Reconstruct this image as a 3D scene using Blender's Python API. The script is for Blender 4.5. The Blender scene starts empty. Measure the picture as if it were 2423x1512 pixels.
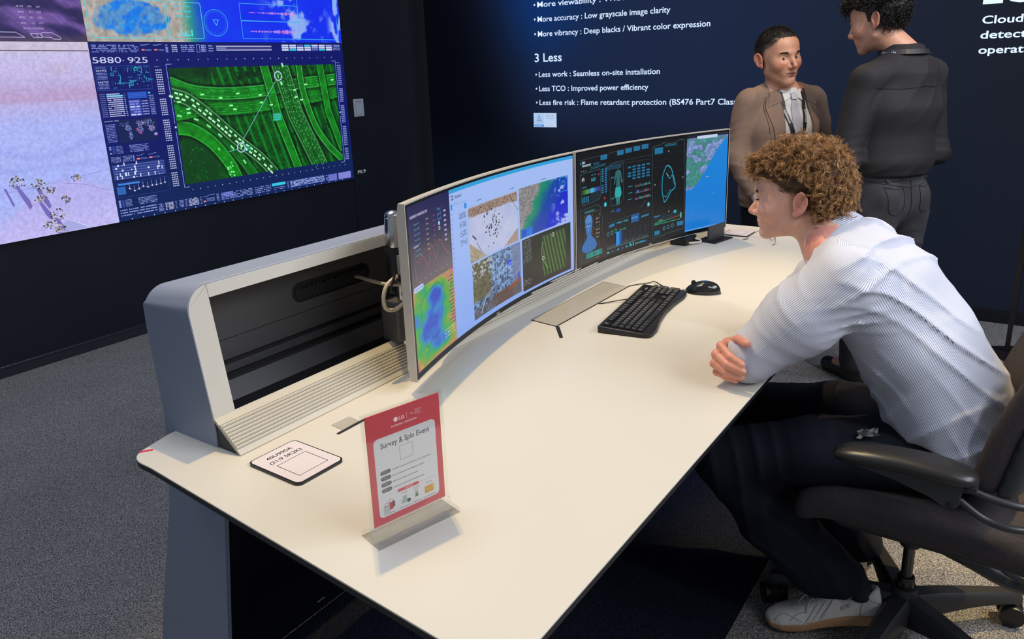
import bpy, bmesh, math, random
import numpy as np
from mathutils import Vector, Matrix, Quaternion

random.seed(7)
RNG = np.random.default_rng(11)
SC = bpy.context.scene
COL = SC.collection
pi = math.pi

# ---------------------------------------------------------------- camera
W_PX, H_PX = 2423, 1512
F_PX = 1804.06
PITCH, ROLL, YAW = math.radians(15.9196), math.radians(-2.0752), math.radians(55.0739)
cd = bpy.data.cameras.new('camera')
cam = bpy.data.objects.new('camera', cd)
COL.objects.link(cam)
SC.camera = cam
cd.sensor_fit = 'HORIZONTAL'
cd.sensor_width = 36.0
cd.lens = 36.0 * F_PX / W_PX
cd.shift_y = -(H_PX / 2 - 672.5) / W_PX
cd.clip_start = 0.02
cp, sp, cy_, sy_ = math.cos(PITCH), math.sin(PITCH), math.cos(YAW), math.sin(YAW)
fw = Vector((sy_ * cp, cy_ * cp, -sp))
rt = Vector((cy_, -sy_, 0))
up = rt.cross(fw)
cr, sr = math.cos(ROLL), math.sin(ROLL)
rt2 = cr * rt + sr * up
up2 = -sr * rt + cr * up
M = Matrix((rt2, up2, -fw)).transposed().to_4x4()
M.translation = Vector((0, 0, 1.4614))
cam.matrix_world = M

SC.view_settings.view_transform = 'Standard'
SC.view_settings.look = 'None'
SC.view_settings.exposure = 0.0
SC.view_settings.gamma = 1.0
SC.view_settings.use_curve_mapping = False

# ---------------------------------------------------------------- world and lights
wd = bpy.data.worlds.new('hall')
SC.world = wd
wd.use_nodes = True
bg = wd.node_tree.nodes['Background']
bg.inputs[0].default_value = (0.74, 0.84, 1.0, 1)
bg.inputs[1].default_value = 0.28

def spot(name, loc, aim, watt, size, blend, rad, col):
    d = bpy.data.lights.new(name, 'SPOT')
    d.energy = watt; d.spot_size = math.radians(size); d.spot_blend = blend
    d.shadow_soft_size = rad; d.color = col
    o = bpy.data.objects.new(name, d); COL.objects.link(o)
    o.location = loc
    o.rotation_euler = (Vector(aim) - Vector(loc)).to_track_quat('-Z', 'Y').to_euler()
    return o

def area(name, loc, aim, watt, sx, sy, col):
    d = bpy.data.lights.new(name, 'AREA')
    d.shape = 'RECTANGLE'; d.size = sx; d.size_y = sy; d.energy = watt; d.color = col
    o = bpy.data.objects.new(name, d); COL.objects.link(o)
    o.location = loc
    o.rotation_euler = (Vector(aim) - Vector(loc)).to_track_quat('-Z', 'Y').to_euler()
    return o

WARM = (1.0, 0.70, 0.26)
spot('track_spot_desk', (1.55, 1.72, 3.9), (1.65, 0.85, 0.74), 262, 46, 0.5, 0.025, WARM)
spot('track_spot_far_desk', (4.1, 2.15, 3.9), (3.0, 0.80, 0.74), 190, 34, 0.7, 0.025, WARM)
spot('track_spot_chair', (3.3, -1.3, 3.4), (2.25, 0.0, 0.0), 520, 24, 0.5, 0.03, WARM)
spot('shirt_fill_spot', (0.6, -1.6, 3.6), (2.05, 0.22, 0.85), 125, 18, 0.6, 0.10, (0.92, 0.93, 1.0))  # added cool spot on the seated man's back, brightens the shirt
spot('visitor_fill_spot', (2.4, -0.6, 3.8), (3.75, 0.9, 1.2), 230, 30, 0.8, 0.06, (1.0, 0.86, 0.74))  # added spot to brighten the two standing men
area('front_fill_light', (1.2, -2.8, 3.2), (1.6, 1.0, 0.8), 75, 2.0, 1.4, (0.92, 0.95, 1.0))  # added fill from behind the camera for front-facing surfaces
area('hall_panel_light', (1.2, 2.2, 4.2), (1.2, 1.6, 0.0), 60, 2.5, 1.5, (0.75, 0.83, 1.0))
area('hall_panel_light_far', (3.2, -2.4, 3.4), (3.0, 0.4, 1.0), 90, 2.0, 1.2, (0.85, 0.88, 1.0))

# ---------------------------------------------------------------- helpers
def lin(c):
    return tuple((x / 12.92 if x <= 0.04045 else ((x + 0.055) / 1.055) ** 2.4) for x in c)

def hexc(h):
    h = h.lstrip('#')
    return lin(tuple(int(h[i:i + 2], 16) / 255 for i in (0, 2, 4)))

MATS = {}
def mat(name, col, rough=0.5, metal=0.0, noise=0.0, nscale=40.0, bump=0.0, bscale=200.0, spec=0.5,
        emit=0.0, sss=0.0, trans=0.0, coat=0.0, aniso=None):
    if name in MATS: return MATS[name]
    m = bpy.data.materials.new(name); m.use_nodes = True
    nt = m.node_tree; p = nt.nodes['Principled BSDF']
    if isinstance(col, str): col = hexc(col)
    p.inputs['Roughness'].default_value = rough
    p.inputs['Metallic'].default_value = metal
    p.inputs['Specular IOR Level'].default_value = spec
    p.inputs['Transmission Weight'].default_value = trans
    p.inputs['Coat Weight'].default_value = coat
    if sss:
        p.inputs['Subsurface Weight'].default_value = sss
        p.inputs['Subsurface Radius'].default_value = (0.012, 0.004, 0.002)
        p.inputs['Subsurface Scale'].default_value = 1.0
    tc = nt.nodes.new('ShaderNodeTexCoord')
    n = nt.nodes.new('ShaderNodeTexNoise'); n.inputs['Scale'].default_value = nscale
    n.inputs['Detail'].default_value = 4
    nt.links.new(tc.outputs['Object'], n.inputs['Vector'])
    r = nt.nodes.new('ShaderNodeValToRGB')
    a = max(noise, 0.012)
    r.color_ramp.elements[0].color = tuple(max(0, c * (1 - a)) for c in col) + (1,)
    r.color_ramp.elements[1].color = tuple(min(1, c * (1 + a)) for c in col) + (1,)
    r.color_ramp.elements[0].position = 0.3; r.color_ramp.elements[1].position = 0.7
    nt.links.new(n.outputs['Fac'], r.inputs['Fac'])
    nt.links.new(r.outputs['Color'], p.inputs['Base Color'])
    if emit:
        nt.links.new(r.outputs['Color'], p.inputs['Emission Color'])
        p.inputs['Emission Strength'].default_value = emit
    if bump:
        n2 = nt.nodes.new('ShaderNodeTexNoise'); n2.inputs['Scale'].default_value = bscale
        n2.inputs['Detail'].default_value = 3
        nt.links.new(tc.outputs['Object'], n2.inputs['Vector'])
        b = nt.nodes.new('ShaderNodeBump'); b.inputs['Strength'].default_value = bump
        b.inputs['Distance'].default_value = 0.002
        nt.links.new(n2.outputs['Fac'], b.inputs['Height'])
        nt.links.new(b.outputs['Normal'], p.inputs['Normal'])
    MATS[name] = m
    return m

def tag(o, label=None, cat=None, group=None, kind=None):
    if label: o['label'] = label
    if cat: o['category'] = cat
    if group: o['group'] = group
    if kind: o['kind'] = kind
    return o

def empty(name, loc=(0, 0, 0), label=None, cat=None, group=None, rz=0.0, kind=None):
    o = bpy.data.objects.new(name, None); COL.objects.link(o)
    o.location = loc; o.rotation_euler = (0, 0, rz); o.empty_display_size = 0.05
    return tag(o, label, cat, group, kind)

def attach(o, parent, world=True):
    if parent is None: return o
    o.parent = parent
    if world:
        m = Matrix.Identity(4); q = parent; chain = []
        while q is not None:
            chain.append(q.matrix_parent_inverse @ q.matrix_basis); q = q.parent
        for c in reversed(chain): m = m @ c
        o.matrix_parent_inverse = m.inverted()
    return o

def mesh_obj(name, verts, faces, m, parent=None, smooth=False, world=True, mats=None):
    me = bpy.data.meshes.new(name)
    if isinstance(verts, np.ndarray) and isinstance(faces, np.ndarray):
        nv, nf, k = len(verts), len(faces), faces.shape[1]
        me.vertices.add(nv); me.vertices.foreach_set('co', verts.astype(np.float32).ravel())
        me.loops.add(nf * k); me.loops.foreach_set('vertex_index', faces.astype(np.int32).ravel())
        me.polygons.add(nf)
        me.polygons.foreach_set('loop_start', np.arange(0, nf * k, k, dtype=np.int32))
        me.polygons.foreach_set('loop_total', np.full(nf, k, dtype=np.int32))
        me.update(calc_edges=True)
    else:
        me.from_pydata([tuple(v) for v in verts], [], [tuple(f) for f in faces]); me.update()
    for mm in (mats or [m]): me.materials.append(mm)
    if smooth:
        me.polygons.foreach_set('use_smooth', [True] * len(me.polygons))
    o = bpy.data.objects.new(name, me); COL.objects.link(o)
    attach(o, parent, world)
    return o

class B:
    """collects shapes in one bmesh"""
    def __init__(s): s.bm = bmesh.new()
    def _new(s, geom, T=None, mi=0):
        vs = [g for g in geom if isinstance(g, bmesh.types.BMVert)]
        if T is not None: bmesh.ops.transform(s.bm, matrix=T, verts=vs)
        return vs
    def box(s, lo, hi, bev=0.0, seg=2, T=None):
        c = [(a + b) / 2 for a, b in zip(lo, hi)]; d = [abs(b - a) for a, b in zip(lo, hi)]
        b2 = bmesh.new()
        bmesh.ops.create_cube(b2, size=1.0, matrix=Matrix.Translation(c) @ Matrix.Diagonal((*d, 1)))
        if bev: bmesh.ops.bevel(b2, geom=b2.edges[:], offset=bev, segments=seg, affect='EDGES', profile=0.5)
        s.join(b2, T); return s
    def join(s, b2, T=None):
        if T is not None: bmesh.ops.transform(b2, matrix=T, verts=b2.verts[:])
        me = bpy.data.meshes.new('t'); b2.to_mesh(me); b2.free()
        s.bm.from_mesh(me); bpy.data.meshes.remove(me)
    def raw(s, verts, faces, T=None):
        b2 = bmesh.new(); vs = [b2.verts.new(v) for v in verts]
        for f in faces:
            try: b2.faces.new([vs[i] for i in f])
            except ValueError: pass
        s.join(b2, T); return s
    def cyl(s, a, b, ra, rb=None, n=20, caps=True, bev=0.0):
        rb = ra if rb is None else rb
        a = Vector(a); b = Vector(b); ax = (b - a)
        q = ax.to_track_quat('Z', 'Y').to_matrix().to_4x4()
        b2 = bmesh.new()
        bmesh.ops.create_cone(b2, cap_ends=caps, segments=n, radius1=ra, radius2=rb, depth=ax.length,
                              matrix=Matrix.Translation((a + b) / 2) @ q)
        if bev:
            es = [e for e in b2.edges if len(e.link_faces) == 2 and any(len(f.verts) > 4 for f in e.link_faces)]
            bmesh.ops.bevel(b2, geom=es, offset=bev, segments=2, affect='EDGES', profile=0.5)
        s.join(b2); return s
    def sph(s, c, r, T=None, n=20):
        b2 = bmesh.new(); bmesh.ops.create_uvsphere(b2, u_segments=n, v_segments=max(8, n * 2 // 3), radius=1)
        rr = (r, r, r) if not hasattr(r, '__len__') else r
        m = Matrix.Translation(c) @ (T or Matrix.Identity(4)) @ Matrix.Diagonal((*rr, 1))
        s.join(b2, m); return s
    def prism(s, poly, axis, lo, hi, bev=0.0, seg=2):
        """poly: 2D points in the plane perpendicular to axis ('x': (y,z), 'y': (x,z), 'z': (x,y))"""
        def P(p, h):
            return {'x': (h, p[0], p[1]), 'y': (p[0], h, p[1]), 'z': (p[0], p[1], h)}[axis]
        n = len(poly); b2 = bmesh.new()
        va = [b2.verts.new(P(p, lo)) for p in poly]; vb = [b2.verts.new(P(p, hi)) for p in poly]
        b2.faces.new(va); b2.faces.new(vb[::-1])
        for i in range(n): b2.faces.new((va[i], vb[i], vb[(i + 1) % n], va[(i + 1) % n]))
        bmesh.ops.recalc_face_normals(b2, faces=b2.faces[:])
        if bev:
            es = [e for e in b2.edges if any(len(f.verts) == n and n != 4 or f in (b2.faces[:2]) for f in e.link_faces)]
            bmesh.ops.bevel(b2, geom=es, offset=bev, segments=seg, affect='EDGES', profile=0.5)
        s.join(b2); return s
    def tube(s, pts, r, n=8, closed=False):
        v, f = tube_geo(pts, r, n, closed); s.raw(v, f); return s
    def obj(s, name, m, parent=None, smooth=False, world=True, angle=None, mods=None):
        me = bpy.data.meshes.new(name)
        bmesh.ops.recalc_face_normals(s.bm, faces=s.bm.faces[:])
        if smooth: 
            for f in s.bm.faces: f.smooth = True
            ca = math.radians(angle or 40)
            for e in s.bm.edges:
                if len(e.link_faces) == 2:
                    e.smooth = e.calc_face_angle(0) < ca
        s.bm.to_mesh(me); s.bm.free()
        me.materials.append(m)
        o = bpy.data.objects.new(name, me); COL.objects.link(o)
        attach(o, parent, world); return o

def catmull(pts, n=8):
    P = [Vector(p) for p in pts]
    P = [P[0] * 2 - P[1]] + P + [P[-1] * 2 - P[-2]]
    out = []
    for i in range(1, len(P) - 2):
        for k in range(n):
            t = k / n; a, b, c, d = P[i - 1], P[i], P[i + 1], P[i + 2]
            out.append(0.5 * ((2 * b) + (c - a) * t + (2 * a - 5 * b + 4 * c - d) * t * t + (3 * b - a - 3 * c + d) * t ** 3))
    out.append(P[-2]); return out

def tube_geo(pts, r, n=8, closed=False, flat=1.0, side=None):
    pts = [Vector(p) for p in pts]; N = len(pts)
    R = r if hasattr(r, '__len__') else [r] * N
    V, Fc = [], []
    u = None
    for i, p in enumerate(pts):
        a = pts[i - 1] if (i > 0 or closed) else p
        b = pts[(i + 1) % N] if (i < N - 1 or closed) else p
        t = (b - a).normalized()
        if u is None:
            s0 = Vector(side) if side is not None else (Vector((0, 0, 1)) if abs(t.z) < 0.9 else Vector((1, 0, 0)))
            u = (s0 - t * s0.dot(t)).normalized()
        else:
            u = (u - t * u.dot(t)); u = u.normalized() if u.length > 1e-6 else t.orthogonal().normalized()
        w = t.cross(u)
        for k in range(n):
            ang = 2 * pi * k / n
            V.append(p + (u * math.cos(ang) + w * math.sin(ang) * flat) * R[i])
    for i in range(N if closed else N - 1):
        for k in range(n):
            a = i * n + k; b = i * n + (k + 1) % n; j = (i + 1) % N
            Fc.append((a, b, j * n + (k + 1) % n, j * n + k))
    if not closed:
        Fc.append(tuple(range(n - 1, -1, -1))); Fc.append(tuple((N - 1) * n + k for k in range(n)))
    return V, Fc

def rrect(x0, y0, x1, y1, r, n=5):
    out = []
    for cx, cy, a0 in ((x1 - r, y1 - r, 0), (x0 + r, y1 - r, 90), (x0 + r, y0 + r, 180), (x1 - r, y0 + r, 270)):
        for k in range(n + 1):
            a = math.radians(a0 + 90 * k / n); out.append((cx + r * math.cos(a), cy + r * math.sin(a)))
    return out

_tc = {}
def text_geo(s, bold=0.0, shear=0.0):
    key = (s, bold, shear)
    if key in _tc: return _tc[key]
    c = bpy.data.curves.new('t', 'FONT'); c.body = s; c.size = 1.0; c.offset = bold; c.shear = shear
    c.resolution_u = 3
    o = bpy.data.objects.new('t', c); COL.objects.link(o)
    dg = bpy.context.evaluated_depsgraph_get()
    me = o.evaluated_get(dg).to_mesh()
    V = [(v.co.x, v.co.y) for v in me.vertices]; Fc = [tuple(p.vertices) for p in me.polygons]
    o.evaluated_get(dg).to_mesh_clear()
    bpy.data.objects.remove(o); bpy.data.curves.remove(c)
    _tc[key] = (V, Fc); return V, Fc

def emis_attr(name, strength=1.0, rough=0.35, base=0.01):
    m = bpy.data.materials.new(name); m.use_nodes = True
    nt = m.node_tree; p = nt.nodes['Principled BSDF']
    a = nt.nodes.new('ShaderNodeAttribute'); a.attribute_name = 'Col'
    nt.links.new(a.outputs['Color'], p.inputs['Emission Color'])
    p.inputs['Emission Strength'].default_value = strength
    p.inputs['Base Color'].default_value = (base, base, base, 1)
    p.inputs['Roughness'].default_value = rough
    p.inputs['Specular IOR Level'].default_value = 0.25
    return m

def print_attr(name, rough=0.5):
    m = bpy.data.materials.new(name); m.use_nodes = True
    nt = m.node_tree; p = nt.nodes['Principled BSDF']
    a = nt.nodes.new('ShaderNodeAttribute'); a.attribute_name = 'Col'
    nt.links.new(a.outputs['Color'], p.inputs['Base Color'])
    p.inputs['Roughness'].default_value = rough
    return m

class Paint:
    """flat coloured polygons on a surface given by fmap(u, v, lift) -> xyz"""
    def __init__(s, fmap, lift=0.0006, step=0.0):
        s.f = fmap; s.V = []; s.F = []; s.C = []; s.l = 1; s.lift = lift
    def poly(s, pts, col):
        c = hexc(col) if isinstance(col, str) else col
        b = len(s.V); s.V += [(p[0], p[1], s.l * s.lift) for p in pts]; s.C += [c] * len(pts)
        s.F.append(tuple(range(b, b + len(pts)))); return s
    def rect(s, x0, y0, x1, y1, col): return s.poly([(x0, y0), (x1, y0), (x1, y1), (x0, y1)], col)
    def line(s, pts, w, col, closed=False):
        n = len(pts); rng = range(n if closed else n - 1)
        for i in rng:
            a, b = pts[i], pts[(i + 1) % n]; dx, dy = b[0] - a[0], b[1] - a[1]; L = math.hypot(dx, dy) or 1
            nx, ny = -dy / L * w / 2, dx / L * w / 2
            s.poly([(a[0] + nx, a[1] + ny), (a[0] - nx, a[1] - ny), (b[0] - nx, b[1] - ny), (b[0] + nx, b[1] + ny)], col)
        return s
    def disc(s, x, y, r, col, n=14, ry=None):
        return s.poly([(x + r * math.cos(2 * pi * k / n), y + (ry or r) * math.sin(2 * pi * k / n)) for k in range(n)], col)
    def ring(s, x, y, r, w, col, n=24, ry=None):
        return s.line([(x + r * math.cos(2 * pi * k / n), y + (ry or r) * math.sin(2 * pi * k / n)) for k in range(n)], w, col, True)
    def rrect(s, x0, y0, x1, y1, r, col): return s.poly(rrect(x0, y0, x1, y1, r), col)
    def text(s, x, y, h, txt, col, width=None, bold=0.0, shear=0.0, align='l'):
        """h = cap height; width squeezes the line to a given length"""
        V, Fc = text_geo(txt, bold, shear)
        if not V: return s
        k = h / 0.73; mx = max(v[0] for v in V); mn = min(v[0] for v in V)
        kx = k if width is None else width / (mx - mn)
        ox = x - mn * kx if align == 'l' else x - (mx + mn) / 2 * kx
        c = hexc(col) if isinstance(col, str) else col
        b = len(s.V); s.V += [(ox + v[0] * kx, y + v[1] * k, s.l * s.lift) for v in V]; s.C += [c] * len(V)
        s.F += [tuple(i + b for i in f) for f in Fc]; return s
    def dashes(s, x0, y0, x1, y1, rows, col, fill=0.5, wmin=0.02, wmax=0.08, p=0.8):
        """rows of tiny marks, as unreadable small print"""
        dy = (y1 - y0) / rows
        for r in range(rows):
            x = x0; yy = y0 + dy * (r + 0.5 - fill / 2)
            while x < x1:
                w = min(random.uniform(wmin, wmax) * abs(x1 - x0), x1 - x)
                if random.random() < p: s.rect(x, yy, x + w * 0.85, yy + dy * fill, col)
                x += w
        return s
    def dots(s, x0, y0, x1, y1, nx, ny, w, h, col, p=1.0):
        for i in range(nx):
            for j in range(ny):
                if random.random() <= p:
                    x = x0 + (x1 - x0) * (i + 0.5) / nx; y = y0 + (y1 - y0) * (j + 0.5) / ny
                    s.rect(x - w / 2, y - h / 2, x + w / 2, y + h / 2, col)
        return s
    def up(s): s.l += 1; return s
    def obj(s, name, m, parent=None, world=True):
        o = mesh_obj(name, [s.f(*v) for v in s.V], s.F, m, parent, world=world)
        a = o.data.color_attributes.new('Col', 'FLOAT_COLOR', 'POINT')
        c = np.ones((len(s.V), 4), np.float32); c[:, :3] = np.array(s.C)
        a.data.foreach_set('color', c.ravel()); return o

def grid_obj(name, fmap, us, vs, colfn, m, parent=None):
    U, Vv = np.meshgrid(us, vs, indexing='ij')
    P = fmap(U, Vv)
    nu, nv = len(us), len(vs)
    idx = np.arange(nu * nv).reshape(nu, nv)
    Fc = np.stack([idx[:-1, :-1], idx[1:, :-1], idx[1:, 1:], idx[:-1, 1:]], -1).reshape(-1, 4)
    o = mesh_obj(name, P.reshape(-1, 3), Fc, m, parent)
    C = colfn(U, Vv)
    c = np.ones((nu * nv, 4), np.float32); c[:, :3] = np.clip(C.reshape(-1, 3), 0, 1)
    c[:, :3] = np.where(c[:, :3] <= 0.04045, c[:, :3] / 12.92, ((c[:, :3] + 0.055) / 1.055) ** 2.4)
    a = o.data.color_attributes.new('Col', 'FLOAT_COLOR', 'POINT'); a.data.foreach_set('color', c.ravel())
    return o

# value noise
_tab = RNG.random((256, 256))
def vnoise(x, y):
    xi = np.floor(x).astype(int); yi = np.floor(y).astype(int); fx = x - xi; fy = y - yi
    fx = fx * fx * (3 - 2 * fx); fy = fy * fy * (3 - 2 * fy)
    g = lambda a, b: _tab[a % 256, b % 256]
    return (g(xi, yi) * (1 - fx) + g(xi + 1, yi) * fx) * (1 - fy) + (g(xi, yi + 1) * (1 - fx) + g(xi + 1, yi + 1) * fx) * fy
def fbm(x, y, o=5):
    s = 0; a = 0.5; t = 0
    for k in range(o):
        s = s + a * vnoise(x * 2 ** k + 17 * k, y * 2 ** k + 31 * k); t += a; a *= 0.55
    return s / t
def mixc(a, b, t):
    t = np.clip(t, 0, 1)[..., None]; return np.asarray(a) * (1 - t) + np.asarray(b) * t
def sst(a, b, x):
    t = np.clip((x - a) / (b - a), 0, 1); return t * t * (3 - 2 * t)
def rgb(h): h = h.lstrip('#'); return np.array([int(h[i:i + 2], 16) / 255 for i in (0, 2, 4)])
# ================================================================ the room
def carpet(name, c1, c2, c3, sc=420):
    m = bpy.data.materials.new(name); m.use_nodes = True
    nt = m.node_tree; p = nt.nodes['Principled BSDF']; L = nt.links.new
    tc = nt.nodes.new('ShaderNodeTexCoord')
    n = nt.nodes.new('ShaderNodeTexNoise'); n.inputs['Scale'].default_value = sc; n.inputs['Detail'].default_value = 2
    n.inputs['Distortion'].default_value = 1.2
    r = nt.nodes.new('ShaderNodeValToRGB'); e = r.color_ramp.elements
    e[0].position = 0.40; e[0].color = (*hexc(c1), 1); e[1].position = 0.62; e[1].color = (*hexc(c3), 1)
    k = e.new(0.5); k.color = (*hexc(c2), 1)
    n2 = nt.nodes.new('ShaderNodeTexNoise'); n2.inputs['Scale'].default_value = 3
    mx = nt.nodes.new('ShaderNodeMix'); mx.data_type = 'RGBA'; mx.blend_type = 'MULTIPLY'; mx.inputs[0].default_value = 0.25
    L(tc.outputs['Object'], n.inputs['Vector']); L(tc.outputs['Object'], n2.inputs['Vector'])
    L(n.outputs['Fac'], r.inputs['Fac']); L(r.outputs['Color'], mx.inputs[6]); L(n2.outputs['Fac'], mx.inputs[7])
    L(mx.outputs[2], p.inputs['Base Color'])
    b = nt.nodes.new('ShaderNodeBump'); b.inputs['Strength'].default_value = 0.7; b.inputs['Distance'].default_value = 0.003
    L(n.outputs['Fac'], b.inputs['Height']); L(b.outputs['Normal'], p.inputs['Normal'])
    p.inputs['Roughness'].default_value = 0.95; p.inputs['Specular IOR Level'].default_value = 0.1
    return m
M_CARPET = carpet('grey_carpet', '#3f4044', '#7c7a7a', '#bdb9b2', 300)
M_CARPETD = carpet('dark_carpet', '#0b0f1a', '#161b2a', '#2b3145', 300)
M_BLACKWALL = mat('black_wall_panel', (0.006, 0.008, 0.016), rough=0.62, noise=0.15, nscale=2, spec=0.3)
M_BLACKTRIM = mat('black_trim', (0.004, 0.005, 0.008), rough=0.4)

floor = tag(B().box((-4, -4, -0.06), (5.2, 4.5, -0.008)).obj('floor', M_BLACKTRIM), kind='structure')
ys = [-4, -3.2, -1.35, 0.525, 1.52, 3.37, 4.32]
for i in range(len(ys) - 1):
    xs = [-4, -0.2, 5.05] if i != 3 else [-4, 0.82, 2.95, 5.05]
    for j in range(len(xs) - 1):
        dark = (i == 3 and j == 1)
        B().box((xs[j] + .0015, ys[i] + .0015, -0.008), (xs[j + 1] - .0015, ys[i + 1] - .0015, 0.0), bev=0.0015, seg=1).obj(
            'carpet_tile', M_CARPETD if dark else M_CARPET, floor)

wall_back = tag(B().box((-4, 4.325, 0.0), (5.2, 4.45, 3.2)).obj('wall_back', M_BLACKTRIM), kind='structure')
for a, b in ((-4.0, -1.4), (-1.4, 1.3), (1.3, 4.106), (4.109, 5.075)):      # plain black cladding under and beside the screen
    top = 0.683 if b < 4.11 else 3.2
    B().box((a + .001, 4.305, 0.0), (b - .001, 4.325, top), bev=0.001, seg=1).obj('wall_panel', M_BLACKWALL, wall_back)
tag(B().box((-4, 4.285, 0.0), (5.0, 4.305, 0.055), bev=0.003).box((-4, 4.281, 0.05), (5.0, 4.305, 0.062), bev=0.002)
    .obj('baseboard_back', mat('baseboard_black', (0.02, 0.022, 0.03), rough=0.3)), kind='structure')

# graphic wall on the right: navy gradient with a blue patch, fading to black
def graphic_wall():
    m = bpy.data.materials.new('navy_gradient_wall'); m.use_nodes = True
    nt = m.node_tree; p = nt.nodes['Principled BSDF']; L = nt.links.new
    a = nt.nodes.new('ShaderNodeAttribute'); a.attribute_name = 'Col'
    L(a.outputs['Color'], p.inputs['Base Color']); L(a.outputs['Color'], p.inputs['Emission Color'])
    p.inputs['Emission Strength'].default_value = 0.42     # wall colours double as emission
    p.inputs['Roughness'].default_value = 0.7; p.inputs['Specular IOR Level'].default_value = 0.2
    return m
wall_right = tag(B().box((4.825, -4.0, 0.0), (5.05, 4.11, 3.2)).obj('wall_right', M_BLACKTRIM), kind='structure')
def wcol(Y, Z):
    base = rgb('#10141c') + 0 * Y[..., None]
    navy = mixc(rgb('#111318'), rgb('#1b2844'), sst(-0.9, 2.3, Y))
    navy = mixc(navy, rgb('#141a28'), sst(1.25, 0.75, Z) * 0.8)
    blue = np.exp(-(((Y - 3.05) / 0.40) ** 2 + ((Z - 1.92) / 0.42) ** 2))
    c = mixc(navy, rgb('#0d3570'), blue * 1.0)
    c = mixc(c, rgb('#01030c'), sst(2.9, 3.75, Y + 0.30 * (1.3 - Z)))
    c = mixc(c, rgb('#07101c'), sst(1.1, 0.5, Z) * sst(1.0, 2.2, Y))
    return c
seams = [(-4.0, -1.4), (-1.4, -0.08), (-0.08, 2.4), (2.4, 4.11)]
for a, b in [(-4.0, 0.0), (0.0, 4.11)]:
    grid_obj('graphic_panel', lambda U, V: np.stack([np.full_like(U, 4.82), U, V], -1),
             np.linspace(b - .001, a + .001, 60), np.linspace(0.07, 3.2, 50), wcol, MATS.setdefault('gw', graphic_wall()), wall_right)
tag(B().box((4.80, -4, 0.0), (4.83, 4.11, 0.07), bev=0.002).obj('baseboard_right', M_BLACKTRIM), kind='structure')

# lettering on the right wall, each line its own part
M_LETTER = mat('white_lettering', '#cfe0f7', rough=0.6, emit=0.75, noise=0.01)
def wall_text(x0y, z, h, txt, yend=None, bold=0.012, shear=0.0):
    V, Fc = text_geo(txt, bold, shear)
    mn = min(v[0] for v in V); mx = max(v[0] for v in V); k = h / 0.73
    kx = k if yend is None else (x0y - yend) / (mx - mn)
    mesh_obj('lettering', [(4.8185, x0y - (v[0] - mn) * kx, z + v[1] * k) for v in V], Fc, M_LETTER, wall_right)
for z, txt, ye in ((1.857, 'More viewability : Wide viewing angle', 1.98), (1.759, 'More accuracy : Low grayscale image clarity', 2.06),
                   (1.660, 'More vibrancy : Deep blacks / Vibrant color expression', 1.794),
                   (1.382, 'Less work : Seamless on-site installation', 2.124), (1.283, 'Less TCO : Improved power efficiency', 2.205),
                   (1.185, 'Less fire risk : Flame retardant protection (BS476 Part7 Class1)', 1.56)):
    wall_text(3.062, z, 0.038, txt, ye, 0.012)
    wall_text(3.092, z + 0.0, 0.038, '\u2022', None, 0.01)
wall_text(3.094, 1.487, 0.061, '3 Less', 2.868, 0.012)
wall_text(3.094, 2.03, 0.061, '3 More', 2.86, 0.012)
wall_text(0.338, 1.590, 0.040, 'Cloud-based issue', -0.20, 0.016)
wall_text(0.338, 1.516, 0.040, 'detection and remote', -0.36, 0.016)
wall_text(0.338, 1.441, 0.040, 'operation', 0.05, 0.016)
wall_text(0.345, 1.690, 0.115, 'LG', 0.13, 0.03)
# certification badge on the right wall
bd = empty('certificate_badge', (4.815, 3.02, 1.077), 'small white and blue certificate badge printed below the fire risk line', 'badge')
P = Paint(lambda u, v, l: (4.818 - l, u, v), 0.0008)
P.rrect(3.115, 1.027, 2.92, 1.128, 0.004, '#b9d2f2'); P.up()
P.rrect(3.022, 1.027, 3.112, 1.127, 0.010, '#a9c8f0').up().rrect(3.026, 1.030, 3.108, 1.047, 0.006, '#1b7fd6')
P.line([(3.085, 1.075), (3.068, 1.112), (3.046, 1.075)], 0.004, '#1d5f9a', True); P.line([(3.078, 1.080), (3.058, 1.090)], 0.003, '#1d5f9a')
def flipt(P, y, z, h, s, c, w): # text that reads correctly on the right wall (u falls to the right)
    V, Fc = text_geo(s, 0.0, 0.0); k = h / 0.73; mn = min(v[0] for v in V); mx = max(v[0] for v in V); kx = w / (mx - mn)
    b = len(P.V); P.V += [(y - (v[0] - mn) * kx, z + v[1] * k, P.l * P.lift) for v in V]; P.C += [hexc(c)] * len(V)
    P.F += [tuple(i + b for i in f) for f in Fc]
P.up(); flipt(P, 3.10, 1.060, 0.008, 'TUVRheinland', '#1d5f9a', 0.07); flipt(P, 3.098, 1.034, 0.008, 'CERTIFIED', '#e8f2ff', 0.05)
for k, s in enumerate(('Low blue light', 'Reliability tested', 'Wide viewing angle')): flipt(P, 3.008, 1.112 - k * .012, 0.007, s, '#3a5f90', 0.07)
flipt(P, 3.008, 1.040, 0.006, 'www.tuv.com', '#3a5f90', 0.05)
M_PRINT = print_attr('colour_print'); M_GLOWPRINT = emis_attr('emissive_print', 0.85, 0.6, 0.3)
P.obj('badge_print', M_GLOWPRINT, bd)
B().box((4.8185, 2.92, 1.027), (4.8195, 3.115, 1.128)).obj('badge_plate', mat('white_card', '#c9d8ea', rough=.5), bd)

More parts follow.
